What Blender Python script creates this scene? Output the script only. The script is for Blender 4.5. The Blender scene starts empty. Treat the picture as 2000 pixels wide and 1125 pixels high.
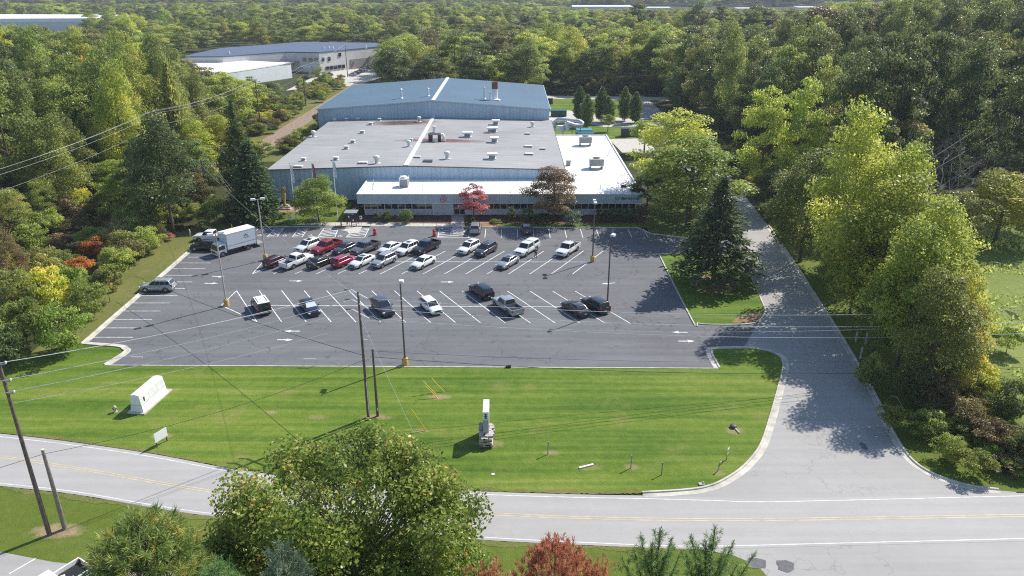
import bpy, bmesh, math, random
import numpy as np
from mathutils import Vector, Matrix

random.seed(7)
RNG = np.random.default_rng(11)
scene = bpy.context.scene
COL = scene.collection
R = math.radians

# ------------------------------------------------------------------ camera, world, sun, exposure
CAM_H, FOC, PITCH = 41.0, 1460.0, R(22.42)          # metres, pixels across a 2000 px wide frame
cam_d = bpy.data.cameras.new('camera'); cam = bpy.data.objects.new('camera', cam_d); COL.objects.link(cam)
cam_d.sensor_width = 36.0; cam_d.lens = 36.0 * FOC / 2000.0
cam_d.clip_start = 0.5; cam_d.clip_end = 12000
cam.location = (0, 0, CAM_H); cam.rotation_euler = (R(90) - PITCH, 0, 0)
scene.camera = cam
SUN_EL, SUN_DX, SUN_DY = R(44), 0.77, 0.64            # the sun stands behind the factory, to the right
world = bpy.data.worlds.new('World'); scene.world = world; world.use_nodes = True
wn = world.node_tree.nodes; wl = world.node_tree.links
sky = wn.new('ShaderNodeTexSky'); sky.sky_type = 'NISHITA'; sky.sun_disc = False
sky.sun_elevation = SUN_EL; sky.sun_rotation = math.atan2(SUN_DX, SUN_DY); sky.altitude = 600
sky.air_density = 1.0; sky.dust_density = 0.6; sky.ozone_density = 1.0
bg = wn['Background']; bg.inputs['Strength'].default_value = 0.13
wl.new(sky.outputs['Color'], bg.inputs['Color'])
sun_d = bpy.data.lights.new('sun', 'SUN'); sun_d.energy = 4.6; sun_d.angle = R(0.5); sun_d.color = (1.0, 0.95, 0.87)
sun = bpy.data.objects.new('sun', sun_d); COL.objects.link(sun)
ce = math.cos(SUN_EL)
sun.rotation_euler = Vector((-SUN_DX * ce, -SUN_DY * ce, -math.sin(SUN_EL))).to_track_quat('-Z', 'Y').to_euler()
sun.location = (60, 60, 90)
scene.view_settings.view_transform = 'Standard'; scene.view_settings.look = 'None'
scene.view_settings.exposure = 0.48; scene.view_settings.gamma = 1.0
scene.view_settings.use_curve_mapping = False
scene.render.engine = 'CYCLES'
scene.cycles.filter_width = 1.1; scene.cycles.use_denoising = False
scene.cycles.max_bounces = 6; scene.cycles.diffuse_bounces = 3; scene.cycles.glossy_bounces = 2
scene.cycles.transmission_bounces = 4; scene.cycles.transparent_max_bounces = 6; scene.cycles.volume_bounces = 0
scene.cycles.caustics_reflective = False; scene.cycles.caustics_refractive = False

# ------------------------------------------------------------------ survey: photo measurement -> metres on the site
SP, CP = math.sin(PITCH), math.cos(PITCH)
def ray(u, v):
    return (u - 1000.0), FOC * CP + (562.5 - v) * SP, -FOC * SP + (562.5 - v) * CP
def G(u, v, z=0.0):
    a, b, c = ray(u, v); t = (z - CAM_H) / c
    return (a * t, b * t)
def Z(v, y):                                           # height of a sight line over depth y
    a, b, c = ray(1000, v); return CAM_H + y * c / b
def Xa(u, v, y):
    a, b, c = ray(u, v); return a * y / b
def project(x, y, z):
    d = y * CP - (z - CAM_H) * SP
    return 1000 + FOC * x / d, 562.5 - FOC * (y * SP + (z - CAM_H) * CP) / d
def smooth(a, b, x):
    t = np.clip((x - a) / (b - a), 0, 1); return t * t * (3 - 2 * t)
def terr(x, y):
    h = 13.0 * smooth(70, 150, x) * smooth(150, 290, y) * (1 - 0.6 * smooth(420, 700, y))
    h = h + 5.0 * smooth(-85, -170, x) * smooth(110, 220, y) * (1 - smooth(330, 480, y))
    h = h - 1.2 * smooth(57, 68, x) * (1 - smooth(120, 150, y)) * smooth(40, 60, y)
    return h

# ------------------------------------------------------------------ naming
def tag(o, label=None, cat=None, group=None, kind=None):
    if label: o['label'] = label
    if cat: o['category'] = cat
    if group: o['group'] = group
    if kind: o['kind'] = kind
    return o
def thing(name, label, cat, loc=(0, 0, 0), rz=0.0, group=None):
    o = bpy.data.objects.new(name, None); COL.objects.link(o)
    o.empty_display_size = 0.3; o.location = loc; o.rotation_euler = (0, 0, rz)
    return tag(o, label, cat, group)
def copy_tree(o, parent=None):
    c = o.copy(); COL.objects.link(c)
    if parent is not None: c.parent = parent
    for ch in list(o.children): copy_tree(ch, c)
    return c

# ------------------------------------------------------------------ mesh builder
class MB:
    def __init__(s): s.v = []; s.f = []; s.m = []
    def add(s, vs, fs, m=0):
        n = len(s.v); s.v += [tuple(p) for p in vs]; s.f += [tuple(i + n for i in f) for f in fs]; s.m += [m] * len(fs); return s
    def box(s, c, d, m=0, rz=0.0, taper=1.0):
        x, y, z = d[0] / 2, d[1] / 2, d[2] / 2
        p = []
        for sz, k in ((-1, 1.0), (1, taper)):
            for sx, sy in ((-1, -1), (1, -1), (1, 1), (-1, 1)):
                a, b = sx * x * k, sy * y * k
                p.append((c[0] + a * math.cos(rz) - b * math.sin(rz), c[1] + a * math.sin(rz) + b * math.cos(rz), c[2] + sz * z))
        return s.add(p, [(3, 2, 1, 0), (4, 5, 6, 7), (0, 1, 5, 4), (1, 2, 6, 5), (2, 3, 7, 6), (3, 0, 4, 7)], m)
    def frustum(s, p0, p1, r0, r1, n=10, m=0, caps=True):
        a, b = Vector(p0), Vector(p1); d = (b - a).normalized()
        u = d.orthogonal().normalized(); w = d.cross(u)
        vs = []
        for c, r in ((a, r0), (b, r1)):
            for i in range(n):
                t = 2 * math.pi * i / n; vs.append(c + u * (r * math.cos(t)) + w * (r * math.sin(t)))
        fs = [(i, (i + 1) % n, n + (i + 1) % n, n + i) for i in range(n)]
        if caps: fs += [tuple(reversed(range(n))), tuple(range(n, 2 * n))]
        return s.add(vs, fs, m)
    def tube(s, pts, r, n=6, m=0, r1=None):
        pts = [Vector(p) for p in pts]; k = len(pts); vs = []
        u = None
        for i, p in enumerate(pts):
            d = (pts[min(i + 1, k - 1)] - pts[max(i - 1, 0)]).normalized()
            u = (d.orthogonal() if u is None else u - d * u.dot(d)).normalized(); w = d.cross(u)
            rr = r if r1 is None else r + (r1 - r) * i / (k - 1)
            for j in range(n):
                t = 2 * math.pi * j / n; vs.append(p + u * (rr * math.cos(t)) + w * (rr * math.sin(t)))
        fs = [(i * n + j, i * n + (j + 1) % n, (i + 1) * n + (j + 1) % n, (i + 1) * n + j) for i in range(k - 1) for j in range(n)]
        fs += [tuple(reversed(range(n))), tuple(range((k - 1) * n, k * n))]
        return s.add(vs, fs, m)
    def poly(s, pts, m=0): return s.add(pts, [tuple(range(len(pts)))], m)
    def prism(s, xy, z0, z1, m=0, mt=None):
        n = len(xy)
        a = sum(xy[i][0] * xy[(i + 1) % n][1] - xy[(i + 1) % n][0] * xy[i][1] for i in range(n))
        if a < 0: xy = xy[::-1]
        vs = [(x, y, z0) for x, y in xy] + [(x, y, z1) for x, y in xy]
        s.add(vs, [tuple(reversed(range(n)))] + [(i, (i + 1) % n, n + (i + 1) % n, n + i) for i in range(n)], m)
        return s.add([(x, y, z1) for x, y in xy], [tuple(range(n))], m if mt is None else mt)
    def lathe(s, prof, c=(0, 0, 0), n=14, m=0):
        vs = []
        for r, z in prof:
            for j in range(n):
                t = 2 * math.pi * j / n; vs.append((c[0] + r * math.cos(t), c[1] + r * math.sin(t), c[2] + z))
        k = len(prof)
        fs = [(i * n + j, i * n + (j + 1) % n, (i + 1) * n + (j + 1) % n, (i + 1) * n + j) for i in range(k - 1) for j in range(n)]
        fs += [tuple(reversed(range(n))), tuple(range((k - 1) * n, k * n))]
        return s.add(vs, fs, m)
    def build(s, name, mats, parent=None, smooth_a=None, bevel=0.0, loc=None):
        me = bpy.data.meshes.new(name); me.from_pydata([tuple(p) for p in s.v], [], s.f)
        mats = mats if isinstance(mats, (list, tuple)) else [mats]
        for x in mats: me.materials.append(x)
        me.polygons.foreach_set('material_index', s.m)
        if bevel > 0:
            bm = bmesh.new(); bm.from_mesh(me); bmesh.ops.remove_doubles(bm, verts=bm.verts, dist=1e-5)
            es = [e for e in bm.edges if len(e.link_faces) == 2 and e.calc_face_angle(0) > 0.5]
            bmesh.ops.bevel(bm, geom=es, offset=bevel, segments=2, affect='EDGES', profile=0.6, clamp_overlap=True)
            bm.to_mesh(me); bm.free()
        if smooth_a is not None:
            me.polygons.foreach_set('use_smooth', [True] * len(me.polygons))
            me.set_sharp_from_angle(angle=smooth_a)
        me.update()
        o = bpy.data.objects.new(name, me); COL.objects.link(o)
        if parent is not None: o.parent = parent
        if loc is not None: o.location = loc
        return o
def one(name, mb, mats, label, cat, group=None, **k):
    return tag(mb.build(name, mats, **k), label, cat, group)
def struct(name, mb, mats, **k): return tag(mb.build(name, mats, **k), kind='structure')

# ------------------------------------------------------------------ materials
def newmat(name):
    m = bpy.data.materials.new(name); m.use_nodes = True
    return m, m.node_tree.nodes, m.node_tree.links, m.node_tree.nodes['Principled BSDF']
def flat(name, c, rough=0.6, metal=0.0, spec=0.5, coat=0.0, noise=0.0, nscale=6.0, bump=0.0):
    m, n, l, b = newmat(name)
    b.inputs['Base Color'].default_value = (*c, 1); b.inputs['Roughness'].default_value = rough
    b.inputs['Metallic'].default_value = metal; b.inputs['Specular IOR Level'].default_value = spec
    b.inputs['Coat Weight'].default_value = coat
    if noise > 0 or bump > 0:
        tc = n.new('ShaderNodeTexCoord'); t = n.new('ShaderNodeTexNoise'); t.inputs['Scale'].default_value = nscale
        t.inputs['Detail'].default_value = 6; l.new(tc.outputs['Object'], t.inputs['Vector'])
        if noise > 0:
            mr = n.new('ShaderNodeMapRange'); mr.inputs[1].default_value = 0.3; mr.inputs[2].default_value = 0.7
            mr.inputs[3].default_value = 1 - noise; mr.inputs[4].default_value = 1 + noise
            l.new(t.outputs['Fac'], mr.inputs[0])
            mx = n.new('ShaderNodeVectorMath'); mx.operation = 'SCALE'; mx.inputs[0].default_value = c
            l.new(mr.outputs[0], mx.inputs['Scale']); l.new(mx.outputs[0], b.inputs['Base Color'])
        if bump > 0:
            bp = n.new('ShaderNodeBump'); bp.inputs['Strength'].default_value = bump; bp.inputs['Distance'].default_value = 0.05
            l.new(t.outputs['Fac'], bp.inputs['Height']); l.new(bp.outputs[0], b.inputs['Normal'])
    return m
def pos(n, l, scale=(1, 1, 1), rot=(0, 0, 0)):
    g = n.new('ShaderNodeNewGeometry'); mp = n.new('ShaderNodeMapping')
    mp.inputs['Scale'].default_value = scale; mp.inputs['Rotation'].default_value = rot
    l.new(g.outputs['Position'], mp.inputs['Vector']); return mp.outputs[0]
def noise(n, l, vec, scale, detail=5, rough=0.55, dist=0.0):
    t = n.new('ShaderNodeTexNoise'); t.inputs['Scale'].default_value = scale; t.inputs['Detail'].default_value = detail
    t.inputs['Roughness'].default_value = rough; t.inputs['Distortion'].default_value = dist
    l.new(vec, t.inputs['Vector']); return t.outputs['Fac']
def ramp(n, l, fac, stops):
    r = n.new('ShaderNodeValToRGB'); e = r.color_ramp.elements
    while len(e) < len(stops): e.new(0.5)
    for k, (p, c) in enumerate(stops):
        e[k].position = p; e[k].color = (*c, 1) if len(c) == 3 else c
    l.new(fac, r.inputs[0]); return r.outputs[0]
def mix(n, l, a, b, fac, mode='MIX'):
    x = n.new('ShaderNodeMix'); x.data_type = 'RGBA'; x.blend_type = mode
    for s, v in ((x.inputs[6], a), (x.inputs[7], b), (x.inputs[0], fac)):
        if isinstance(v, (int, float)): s.default_value = v
        elif isinstance(v, tuple): s.default_value = (*v, 1)
        else: l.new(v, s)
    return x.outputs[2]
def mathn(n, l, op, a, b=0.0):
    x = n.new('ShaderNodeMath'); x.operation = op
    for s, v in ((x.inputs[0], a), (x.inputs[1], b)):
        if isinstance(v, (int, float)): s.default_value = v
        else: l.new(v, s)
    return x.outputs[0]
def bumpn(n, l, b, h, strength, dist=0.05):
    bp = n.new('ShaderNodeBump'); bp.inputs['Strength'].default_value = strength; bp.inputs['Distance'].default_value = dist
    l.new(h, bp.inputs['Height']); l.new(bp.outputs[0], b.inputs['Normal'])

def grass_mat(name, cols, stripes=0.0, patch=None, clump=1.2, rough_bump=0.6, spots=()):
    m, n, l, b = newmat(name); p = pos(n, l)
    big = noise(n, l, p, 0.055, 4); mid = noise(n, l, p, clump, 6, 0.65); fine = noise(n, l, p, 7.0, 3, 0.7)
    f = mathn(n, l, 'ADD', mathn(n, l, 'MULTIPLY', big, 0.45), mathn(n, l, 'MULTIPLY', mid, 0.35))
    f = mathn(n, l, 'ADD', f, mathn(n, l, 'MULTIPLY', fine, 0.20))
    if stripes:
        st = noise(n, l, pos(n, l, (0.035, 1.15, 1), (0, 0, R(1.5))), 1.0, 3, 0.6)
        st2 = noise(n, l, pos(n, l, (0.02, 0.45, 1), (0, 0, R(-0.8))), 1.0, 2, 0.5)
        sd = mathn(n, l, 'SUBTRACT', mathn(n, l, 'ADD', st, mathn(n, l, 'MULTIPLY', st2, 0.8)), 0.9)
        f = mathn(n, l, 'ADD', f, mathn(n, l, 'MULTIPLY', sd, stripes))
    c = ramp(n, l, f, cols)
    if patch:
        pn = noise(n, l, p, 0.22, 5, 0.65); pf = ramp(n, l, pn, [(patch[1], (0, 0, 0)), (patch[1] + 0.14, (1, 1, 1))])
        c = mix(n, l, c, patch[0], mathn(n, l, 'MULTIPLY', pf, patch[2]))
    if spots:
        sp = n.new('ShaderNodeSeparateXYZ'); l.new(p, sp.inputs[0]); edge = mathn(n, l, 'MULTIPLY', mathn(n, l, 'SUBTRACT', noise(n, l, p, 1.6, 5, 0.7), 0.5), 2.2)
        for (x, y, rx, ry, k) in spots:
            dx = mathn(n, l, 'DIVIDE', mathn(n, l, 'SUBTRACT', sp.outputs[0], x), rx); dy = mathn(n, l, 'DIVIDE', mathn(n, l, 'SUBTRACT', sp.outputs[1], y), ry)
            d = mathn(n, l, 'ADD', mathn(n, l, 'ADD', mathn(n, l, 'MULTIPLY', dx, dx), mathn(n, l, 'MULTIPLY', dy, dy)), edge)
            c = mix(n, l, c, (0.34, 0.25, 0.15), mathn(n, l, 'MULTIPLY', ramp(n, l, d, [(0.15, (1, 1, 1)), (1.0, (0, 0, 0))]), k))
    l.new(c, b.inputs['Base Color']); b.inputs['Roughness'].default_value = 0.85; b.inputs['Specular IOR Level'].default_value = 0.15
    bumpn(n, l, b, mathn(n, l, 'ADD', mid, fine), rough_bump, 0.12)
    return m
def paved_mat(name, base, var=0.16, light=None, cracks=0.0, tracks=None, sy=1.0):
    m, n, l, b = newmat(name); p = pos(n, l)
    f = mathn(n, l, 'ADD', mathn(n, l, 'MULTIPLY', noise(n, l, p, 0.09, 5, 0.6), 0.55), mathn(n, l, 'MULTIPLY', noise(n, l, p, 1.1, 5, 0.7), 0.25))
    f = mathn(n, l, 'ADD', f, mathn(n, l, 'MULTIPLY', noise(n, l, p, 14, 2, 0.6), 0.2))
    lo = tuple(x * (1 - var) for x in base); hi = tuple(x * (1 + var) for x in base)
    c = ramp(n, l, f, [(0.30, lo), (0.70, hi)])
    st = noise(n, l, pos(n, l, (0.05, 1.2, 1)), 1.0, 4, 0.6)                       # wear along the lanes
    c = mix(n, l, c, ramp(n, l, st, [(0.3, tuple(x * (1 - var) for x in base)), (0.7, hi)]), 0.35)
    if light:
        pf = ramp(n, l, noise(n, l, p, 0.33, 6, 0.7), [(0.60, (0, 0, 0)), (0.80, (1, 1, 1))])
        c = mix(n, l, c, light, mathn(n, l, 'MULTIPLY', pf, 0.55))
    if name == 'sealed_asphalt':                                                   # oil drips in the bays, tyre wear along the aisles
        c = mix(n, l, c, tuple(x * .5 for x in base), mathn(n, l, 'MULTIPLY', ramp(n, l, noise(n, l, p, 0.75, 3, 0.5), [(0.63, (0, 0, 0)), (0.72, (1, 1, 1))]), 0.55))
        c = mix(n, l, c, tuple(x * 1.5 for x in base), mathn(n, l, 'MULTIPLY', ramp(n, l, noise(n, l, pos(n, l, (0.03, 0.28, 1)), 1.0, 4, 0.65), [(0.50, (0, 0, 0)), (0.68, (1, 1, 1))]), 0.45))
    if cracks:
        vo = n.new('ShaderNodeTexVoronoi'); vo.feature = 'DISTANCE_TO_EDGE'; vo.inputs['Scale'].default_value = 0.12
        wv = n.new('ShaderNodeVectorMath'); wv.operation = 'ADD'
        nz = n.new('ShaderNodeTexNoise'); nz.inputs['Scale'].default_value = 0.6; l.new(p, nz.inputs['Vector'])
        l.new(p, wv.inputs[0]); sc = n.new('ShaderNodeVectorMath'); sc.operation = 'SCALE'; sc.inputs['Scale'].default_value = 3.0
        l.new(nz.outputs['Color'], sc.inputs[0]); l.new(sc.outputs[0], wv.inputs[1]); l.new(wv.outputs[0], vo.inputs['Vector'])
        cf = ramp(n, l, vo.outputs['Distance'], [(0.0, (1, 1, 1)), (0.0085, (0, 0, 0))])
        gate = ramp(n, l, noise(n, l, p, 0.05, 3), [(0.42, (0, 0, 0)), (0.55, (1, 1, 1))])
        c = mix(n, l, c, tuple(x * 0.35 for x in base), mathn(n, l, 'MULTIPLY', mathn(n, l, 'MULTIPLY', cf, gate), cracks))
    l.new(c, b.inputs['Base Color']); b.inputs['Roughness'].default_value = 0.82; b.inputs['Specular IOR Level'].default_value = 0.25
    bumpn(n, l, b, noise(n, l, p, 18, 3), 0.25, 0.02)
    return m
def leaf_mat(name, stops, trans=0.50, spec=0.35, rnd=0.25, hue=0.012, val=0.28, gloss=0.42, leafy=True, gain=2.6):
    m, n, l, b = newmat(name); stops = [(p, tuple(min(.8, x * gain) for x in c)) for p, c in stops]
    at = n.new('ShaderNodeAttribute'); at.attribute_name = 'tint'
    oi = n.new('ShaderNodeObjectInfo')
    f = mathn(n, l, 'ADD', at.outputs['Fac'], mathn(n, l, 'MULTIPLY', mathn(n, l, 'SUBTRACT', oi.outputs['Random'], 0.5), rnd))
    c = ramp(n, l, f, stops)
    hs = n.new('ShaderNodeHueSaturation')
    r2 = mathn(n, l, 'FRACT', mathn(n, l, 'MULTIPLY', oi.outputs['Random'], 17.31))
    r3 = mathn(n, l, 'FRACT', mathn(n, l, 'MULTIPLY', oi.outputs['Random'], 71.7))
    l.new(mathn(n, l, 'ADD', 0.5, mathn(n, l, 'MULTIPLY', mathn(n, l, 'SUBTRACT', r2, 0.5), hue * 2)), hs.inputs['Hue'])
    l.new(mathn(n, l, 'ADD', 1.0, mathn(n, l, 'MULTIPLY', mathn(n, l, 'SUBTRACT', r3, 0.5), val * 2)), hs.inputs['Value'])
    l.new(c, hs.inputs['Color']); c = hs.outputs[0]
    l.new(c, b.inputs['Base Color']); b.inputs['Roughness'].default_value = gloss; b.inputs['Specular IOR Level'].default_value = spec
    tr = n.new('ShaderNodeBsdfTranslucent')
    tc = mix(n, l, c, (1.0, 0.95, 0.35), 0.18) if leafy else c
    l.new(tc, tr.inputs['Color'])
    ms = n.new('ShaderNodeMixShader'); ms.inputs[0].default_value = trans
    l.new(b.outputs[0], ms.inputs[1]); l.new(tr.outputs[0], ms.inputs[2])
    l.new(ms.outputs[0], n['Material Output'].inputs['Surface'])
    return m
def rib_mat(name, c, axis=0, pitch=0.35, depth=0.6, rough=0.45, spec=0.4, streak=0.12):
    m, n, l, b = newmat(name)
    tc = n.new('ShaderNodeTexCoord'); sp = n.new('ShaderNodeSeparateXYZ'); l.new(tc.outputs['Object'], sp.inputs[0])
    w = mathn(n, l, 'SINE', mathn(n, l, 'MULTIPLY', sp.outputs[axis], 2 * math.pi / pitch))
    sh = mathn(n, l, 'MINIMUM', w, 0.2)
    sc = [0.6, 0.6, 0.6]; sc[axis] = 1.5; sc[2] = 0.08 if axis != 2 else 1
    mp = n.new('ShaderNodeMapping'); mp.inputs['Scale'].default_value = sc; l.new(tc.outputs['Object'], mp.inputs['Vector'])
    f = noise(n, l, mp.outputs[0], 1.0, 5, 0.65)
    col = ramp(n, l, f, [(0.3, tuple(x * (1 - streak) for x in c)), (0.7, tuple(min(1, x * (1 + streak)) for x in c))])
    seam = ramp(n, l, w, [(0.93, (1, 1, 1)), (1.0, (0.72, 0.72, 0.74))])
    col = mix(n, l, col, seam, 1.0, 'MULTIPLY')
    l.new(col, b.inputs['Base Color']); b.inputs['Roughness'].default_value = rough; b.inputs['Specular IOR Level'].default_value = spec
    bumpn(n, l, b, sh, depth, 0.04)
    return m
def roof_mat(name, c, var=0.15, seam_y=1.0, rust=(), stain=0.35, rough=0.7, seam_dark=0.82):
    m, n, l, b = newmat(name); p = pos(n, l)
    f = mathn(n, l, 'ADD', mathn(n, l, 'MULTIPLY', noise(n, l, p, 0.08, 5, 0.6), 0.5), mathn(n, l, 'MULTIPLY', noise(n, l, pos(n, l, (0.12, 1.6, 1)), 1.0, 5, 0.7), 0.5))
    col = ramp(n, l, f, [(0.32, tuple(x * (1 - var) for x in c)), (0.68, tuple(min(1, x * (1 + var)) for x in c))])
    sp = n.new('ShaderNodeSeparateXYZ'); l.new(p, sp.inputs[0])
    if seam_y:
        w = mathn(n, l, 'FRACT', mathn(n, l, 'DIVIDE', sp.outputs[1], seam_y))
        sm = ramp(n, l, w, [(0.0, (seam_dark,) * 3), (0.09, (1, 1, 1)), (0.93, (1, 1, 1)), (1.0, (seam_dark,) * 3)])
        gate = ramp(n, l, noise(n, l, pos(n, l, (0.03, 0.9, 1)), 1.0, 2), [(0.4, (0, 0, 0)), (0.62, (1, 1, 1))])
        col = mix(n, l, col, mix(n, l, col, sm, 1.0, 'MULTIPLY'), gate)
    for (x, y, rx, ry, rc, k) in rust:
        dx = mathn(n, l, 'DIVIDE', mathn(n, l, 'SUBTRACT', sp.outputs[0], x), rx); dy = mathn(n, l, 'DIVIDE', mathn(n, l, 'SUBTRACT', sp.outputs[1], y), ry)
        d = mathn(n, l, 'ADD', mathn(n, l, 'MULTIPLY', dx, dx), mathn(n, l, 'MULTIPLY', dy, dy))
        d = mathn(n, l, 'ADD', d, mathn(n, l, 'MULTIPLY', mathn(n, l, 'SUBTRACT', noise(n, l, p, 0.7, 5, 0.7), 0.5), 1.3))
        col = mix(n, l, col, rc, mathn(n, l, 'MULTIPLY', ramp(n, l, d, [(0.15, (1, 1, 1)), (1.0, (0, 0, 0))]), k))
    l.new(col, b.inputs['Base Color']); b.inputs['Roughness'].default_value = rough; b.inputs['Specular IOR Level'].default_value = 0.3
    return m

M = {}
SPOTS = [(*G(u, v), rx, ry, k) for u, v, rx, ry, k in [(858, 776, 1.5, .6, .8), (824, 842, 1.1, .5, .5), (735, 815, 1.8, .6, .7), (315, 852, 1.2, .6, .8), (255, 804, 1.6, .5, .5), (332, 762, 1.2, .4, .7), (530, 806, .7, .35, .7), (955, 868, 1.7, .8, .5), (1434, 842, 1.1, .8, .6), (620, 815, 1.4, .5, .4), (1078, 885, .9, .5, .5), (1234, 912, .9, .5, .5), (1150, 914, 1.5, .5, .4), (1405, 925, .7, .5, .5)]]
M['lawn'] = grass_mat('mown_grass', [(0.20, (0.036, 0.084, 0.009)), (0.42, (0.086, 0.150, 0.016)), (0.58, (0.142, 0.204, 0.026)), (0.76, (0.25, 0.255, 0.07))], stripes=0.60, patch=((0.26, 0.22, 0.085), 0.57, 0.4), spots=SPOTS)
M['lawn_b'] = grass_mat('rough_mown_grass', [(0.25, (0.055, 0.090, 0.012)), (0.5, (0.115, 0.155, 0.022)), (0.75, (0.22, 0.21, 0.06))], patch=((0.22, 0.16, 0.075), 0.58, 0.6), spots=[(*G(113, 1037), 2.4, 1.0, .9)])
M['verge'] = grass_mat('dry_verge', [(0.25, (0.07, 0.10, 0.018)), (0.48, (0.14, 0.155, 0.04)), (0.75, (0.27, 0.22, 0.09))], patch=((0.27, 0.17, 0.09), 0.58, 0.6))
M['meadow'] = grass_mat('meadow_grass', [(0.25, (0.06, 0.095, 0.015)), (0.45, (0.15, 0.20, 0.035)), (0.62, (0.23, 0.27, 0.07)), (0.8, (0.32, 0.34, 0.14))], clump=0.9, rough_bump=1.0)
M['ground'] = grass_mat('woodland_floor', [(0.25, (0.022, 0.030, 0.010)), (0.5, (0.045, 0.055, 0.016)), (0.75, (0.085, 0.075, 0.03))], patch=((0.12, 0.08, 0.045), 0.55, 0.7))
M['asphalt'] = paved_mat('sealed_asphalt', (0.140, 0.141, 0.147), 0.26, light=(0.25, 0.245, 0.24), cracks=0.75)
M['road'] = paved_mat('worn_road', (0.375, 0.36, 0.345), 0.16, light=(0.43, 0.415, 0.395), cracks=0.10)
M['drive'] = paved_mat('drive_asphalt', (0.35, 0.338, 0.322), 0.17, light=(0.44, 0.415, 0.385), cracks=0.30)
M['concrete'] = flat('concrete', (0.50, 0.47, 0.42), 0.85, noise=0.2, nscale=1.5)
M['kerb'] = flat('kerb_concrete', (0.50, 0.47, 0.41), 0.85, noise=0.28, nscale=0.9)
M['white_paint'] = flat('white_paint', (0.70, 0.70, 0.70), 0.75, noise=0.32, nscale=2.2)
M['edge_paint'] = flat('worn_edge_paint', (0.58, 0.575, 0.57), 0.75, noise=0.2, nscale=1.5)
M['yellow_paint'] = flat('yellow_paint', (0.53, 0.44, 0.27), 0.75, noise=0.2, nscale=1.0)
M['mulch'] = flat('mulch', (0.11, 0.052, 0.034), 0.95, noise=0.4, nscale=2.5, bump=0.6)
M['straw'] = flat('pine_straw', (0.26, 0.16, 0.08), 0.95, noise=0.4, nscale=2.0, bump=0.6)
M['soil'] = flat('bare_soil', (0.30, 0.20, 0.12), 0.95, noise=0.3, nscale=2.0, bump=0.4)
M['gravel'] = flat('gravel', (0.27, 0.195, 0.15), 0.95, noise=0.35, nscale=1.4, bump=0.6)
M['patch'] = flat('road_patch', (0.12, 0.12, 0.125), 0.85, noise=0.2, nscale=3)
M['wood'] = flat('weathered_pole', (0.14, 0.105, 0.085), 0.9, noise=0.3, nscale=4, bump=0.4)
M['wood_grey'] = flat('grey_pole', (0.25, 0.22, 0.18), 0.9, noise=0.25, nscale=4, bump=0.4)
M['bark'] = flat('bark', (0.105, 0.080, 0.060), 0.95, noise=0.35, nscale=5, bump=0.7)
M['bark_pale'] = flat('pale_dead_bark', (0.21, 0.175, 0.165), 0.9, noise=0.25, nscale=4)
M['steel'] = flat('galvanised_steel', (0.55, 0.56, 0.57), 0.4, metal=0.6, noise=0.12, nscale=2)
M['post'] = flat('bronze_post', (0.12, 0.105, 0.095), 0.5, metal=0.2)
M['post_pale'] = flat('painted_post', (0.46, 0.41, 0.36), 0.5)
M['yellow_base'] = flat('yellow_concrete', (0.56, 0.36, 0.10), 0.8, noise=0.25, nscale=2.0)
M['white'] = flat('white_enamel', (0.78, 0.78, 0.77), 0.45, noise=0.05, nscale=2)
M['offwhite'] = flat('off_white_metal', (0.66, 0.66, 0.63), 0.5, noise=0.12, nscale=1.5)
M['black'] = flat('black_metal', (0.018, 0.018, 0.02), 0.5)
M['dark'] = flat('dark_grey_metal', (0.06, 0.06, 0.065), 0.6)
M['grey'] = flat('grey_metal', (0.27, 0.27, 0.27), 0.55, noise=0.15, nscale=3)
M['wire'] = flat('aluminium_wire', (0.62, 0.62, 0.62), 0.4, metal=0.3)
M['cable'] = flat('black_cable', (0.03, 0.03, 0.032), 0.6)
M['rubber'] = flat('tyre_rubber', (0.018, 0.018, 0.019), 0.85)
M['rim'] = flat('alloy_rim', (0.50, 0.50, 0.52), 0.3, metal=0.8)
M['glass'] = flat('tinted_glass', (0.016, 0.022, 0.028), 0.04, spec=0.9)
M['lens'] = flat('lamp_lens', (0.62, 0.64, 0.66), 0.12, spec=0.6)
M['tail'] = flat('tail_lamp', (0.30, 0.012, 0.012), 0.15)
M['sunshade'] = flat('windscreen_shade', (0.55, 0.60, 0.62), 0.4)
M['red'] = flat('red_plastic', (0.52, 0.018, 0.03), 0.45)
M['orange'] = flat('orange_plastic', (0.55, 0.14, 0.03), 0.5)
M['yellow'] = flat('yellow_guard', (0.66, 0.46, 0.02), 0.5)
M['stone'] = flat('ledge_stone', (0.30, 0.24, 0.21), 0.9, noise=0.35, nscale=2.5, bump=0.8)
M['stone_pale'] = flat('pale_stone', (0.46, 0.41, 0.37), 0.9, noise=0.25, nscale=2.5, bump=0.6)
M['carved'] = flat('carved_wood', (0.50, 0.28, 0.11), 0.7, noise=0.2, nscale=3)
M['wall_blue'] = rib_mat('blue_wall_sheet', (0.40, 0.52, 0.62), 0, 0.9, 0.7)
M['wall_blue_y'] = rib_mat('blue_side_sheet', (0.40, 0.52, 0.62), 1, 0.9, 0.7)
M['fascia'] = rib_mat('fascia_sheet', (0.42, 0.49, 0.53), 0, 0.42, 0.7, streak=0.10)
M['fascia_y'] = rib_mat('fascia_side_sheet', (0.42, 0.49, 0.53), 1, 0.42, 0.7, streak=0.10)
M['office_wall'] = flat('painted_block', (0.56, 0.58, 0.61), 0.8, noise=0.12, nscale=1.0)
M['trim'] = flat('white_trim', (0.72, 0.72, 0.71), 0.5)
M['trim_dark'] = flat('dark_flashing', (0.06, 0.065, 0.07), 0.6)
M['white_roof'] = roof_mat('white_membrane', (0.84, 0.83, 0.81), 0.04, 0)
M['emblem'] = flat('red_emblem', (0.40, 0.10, 0.12), 0.5)
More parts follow.
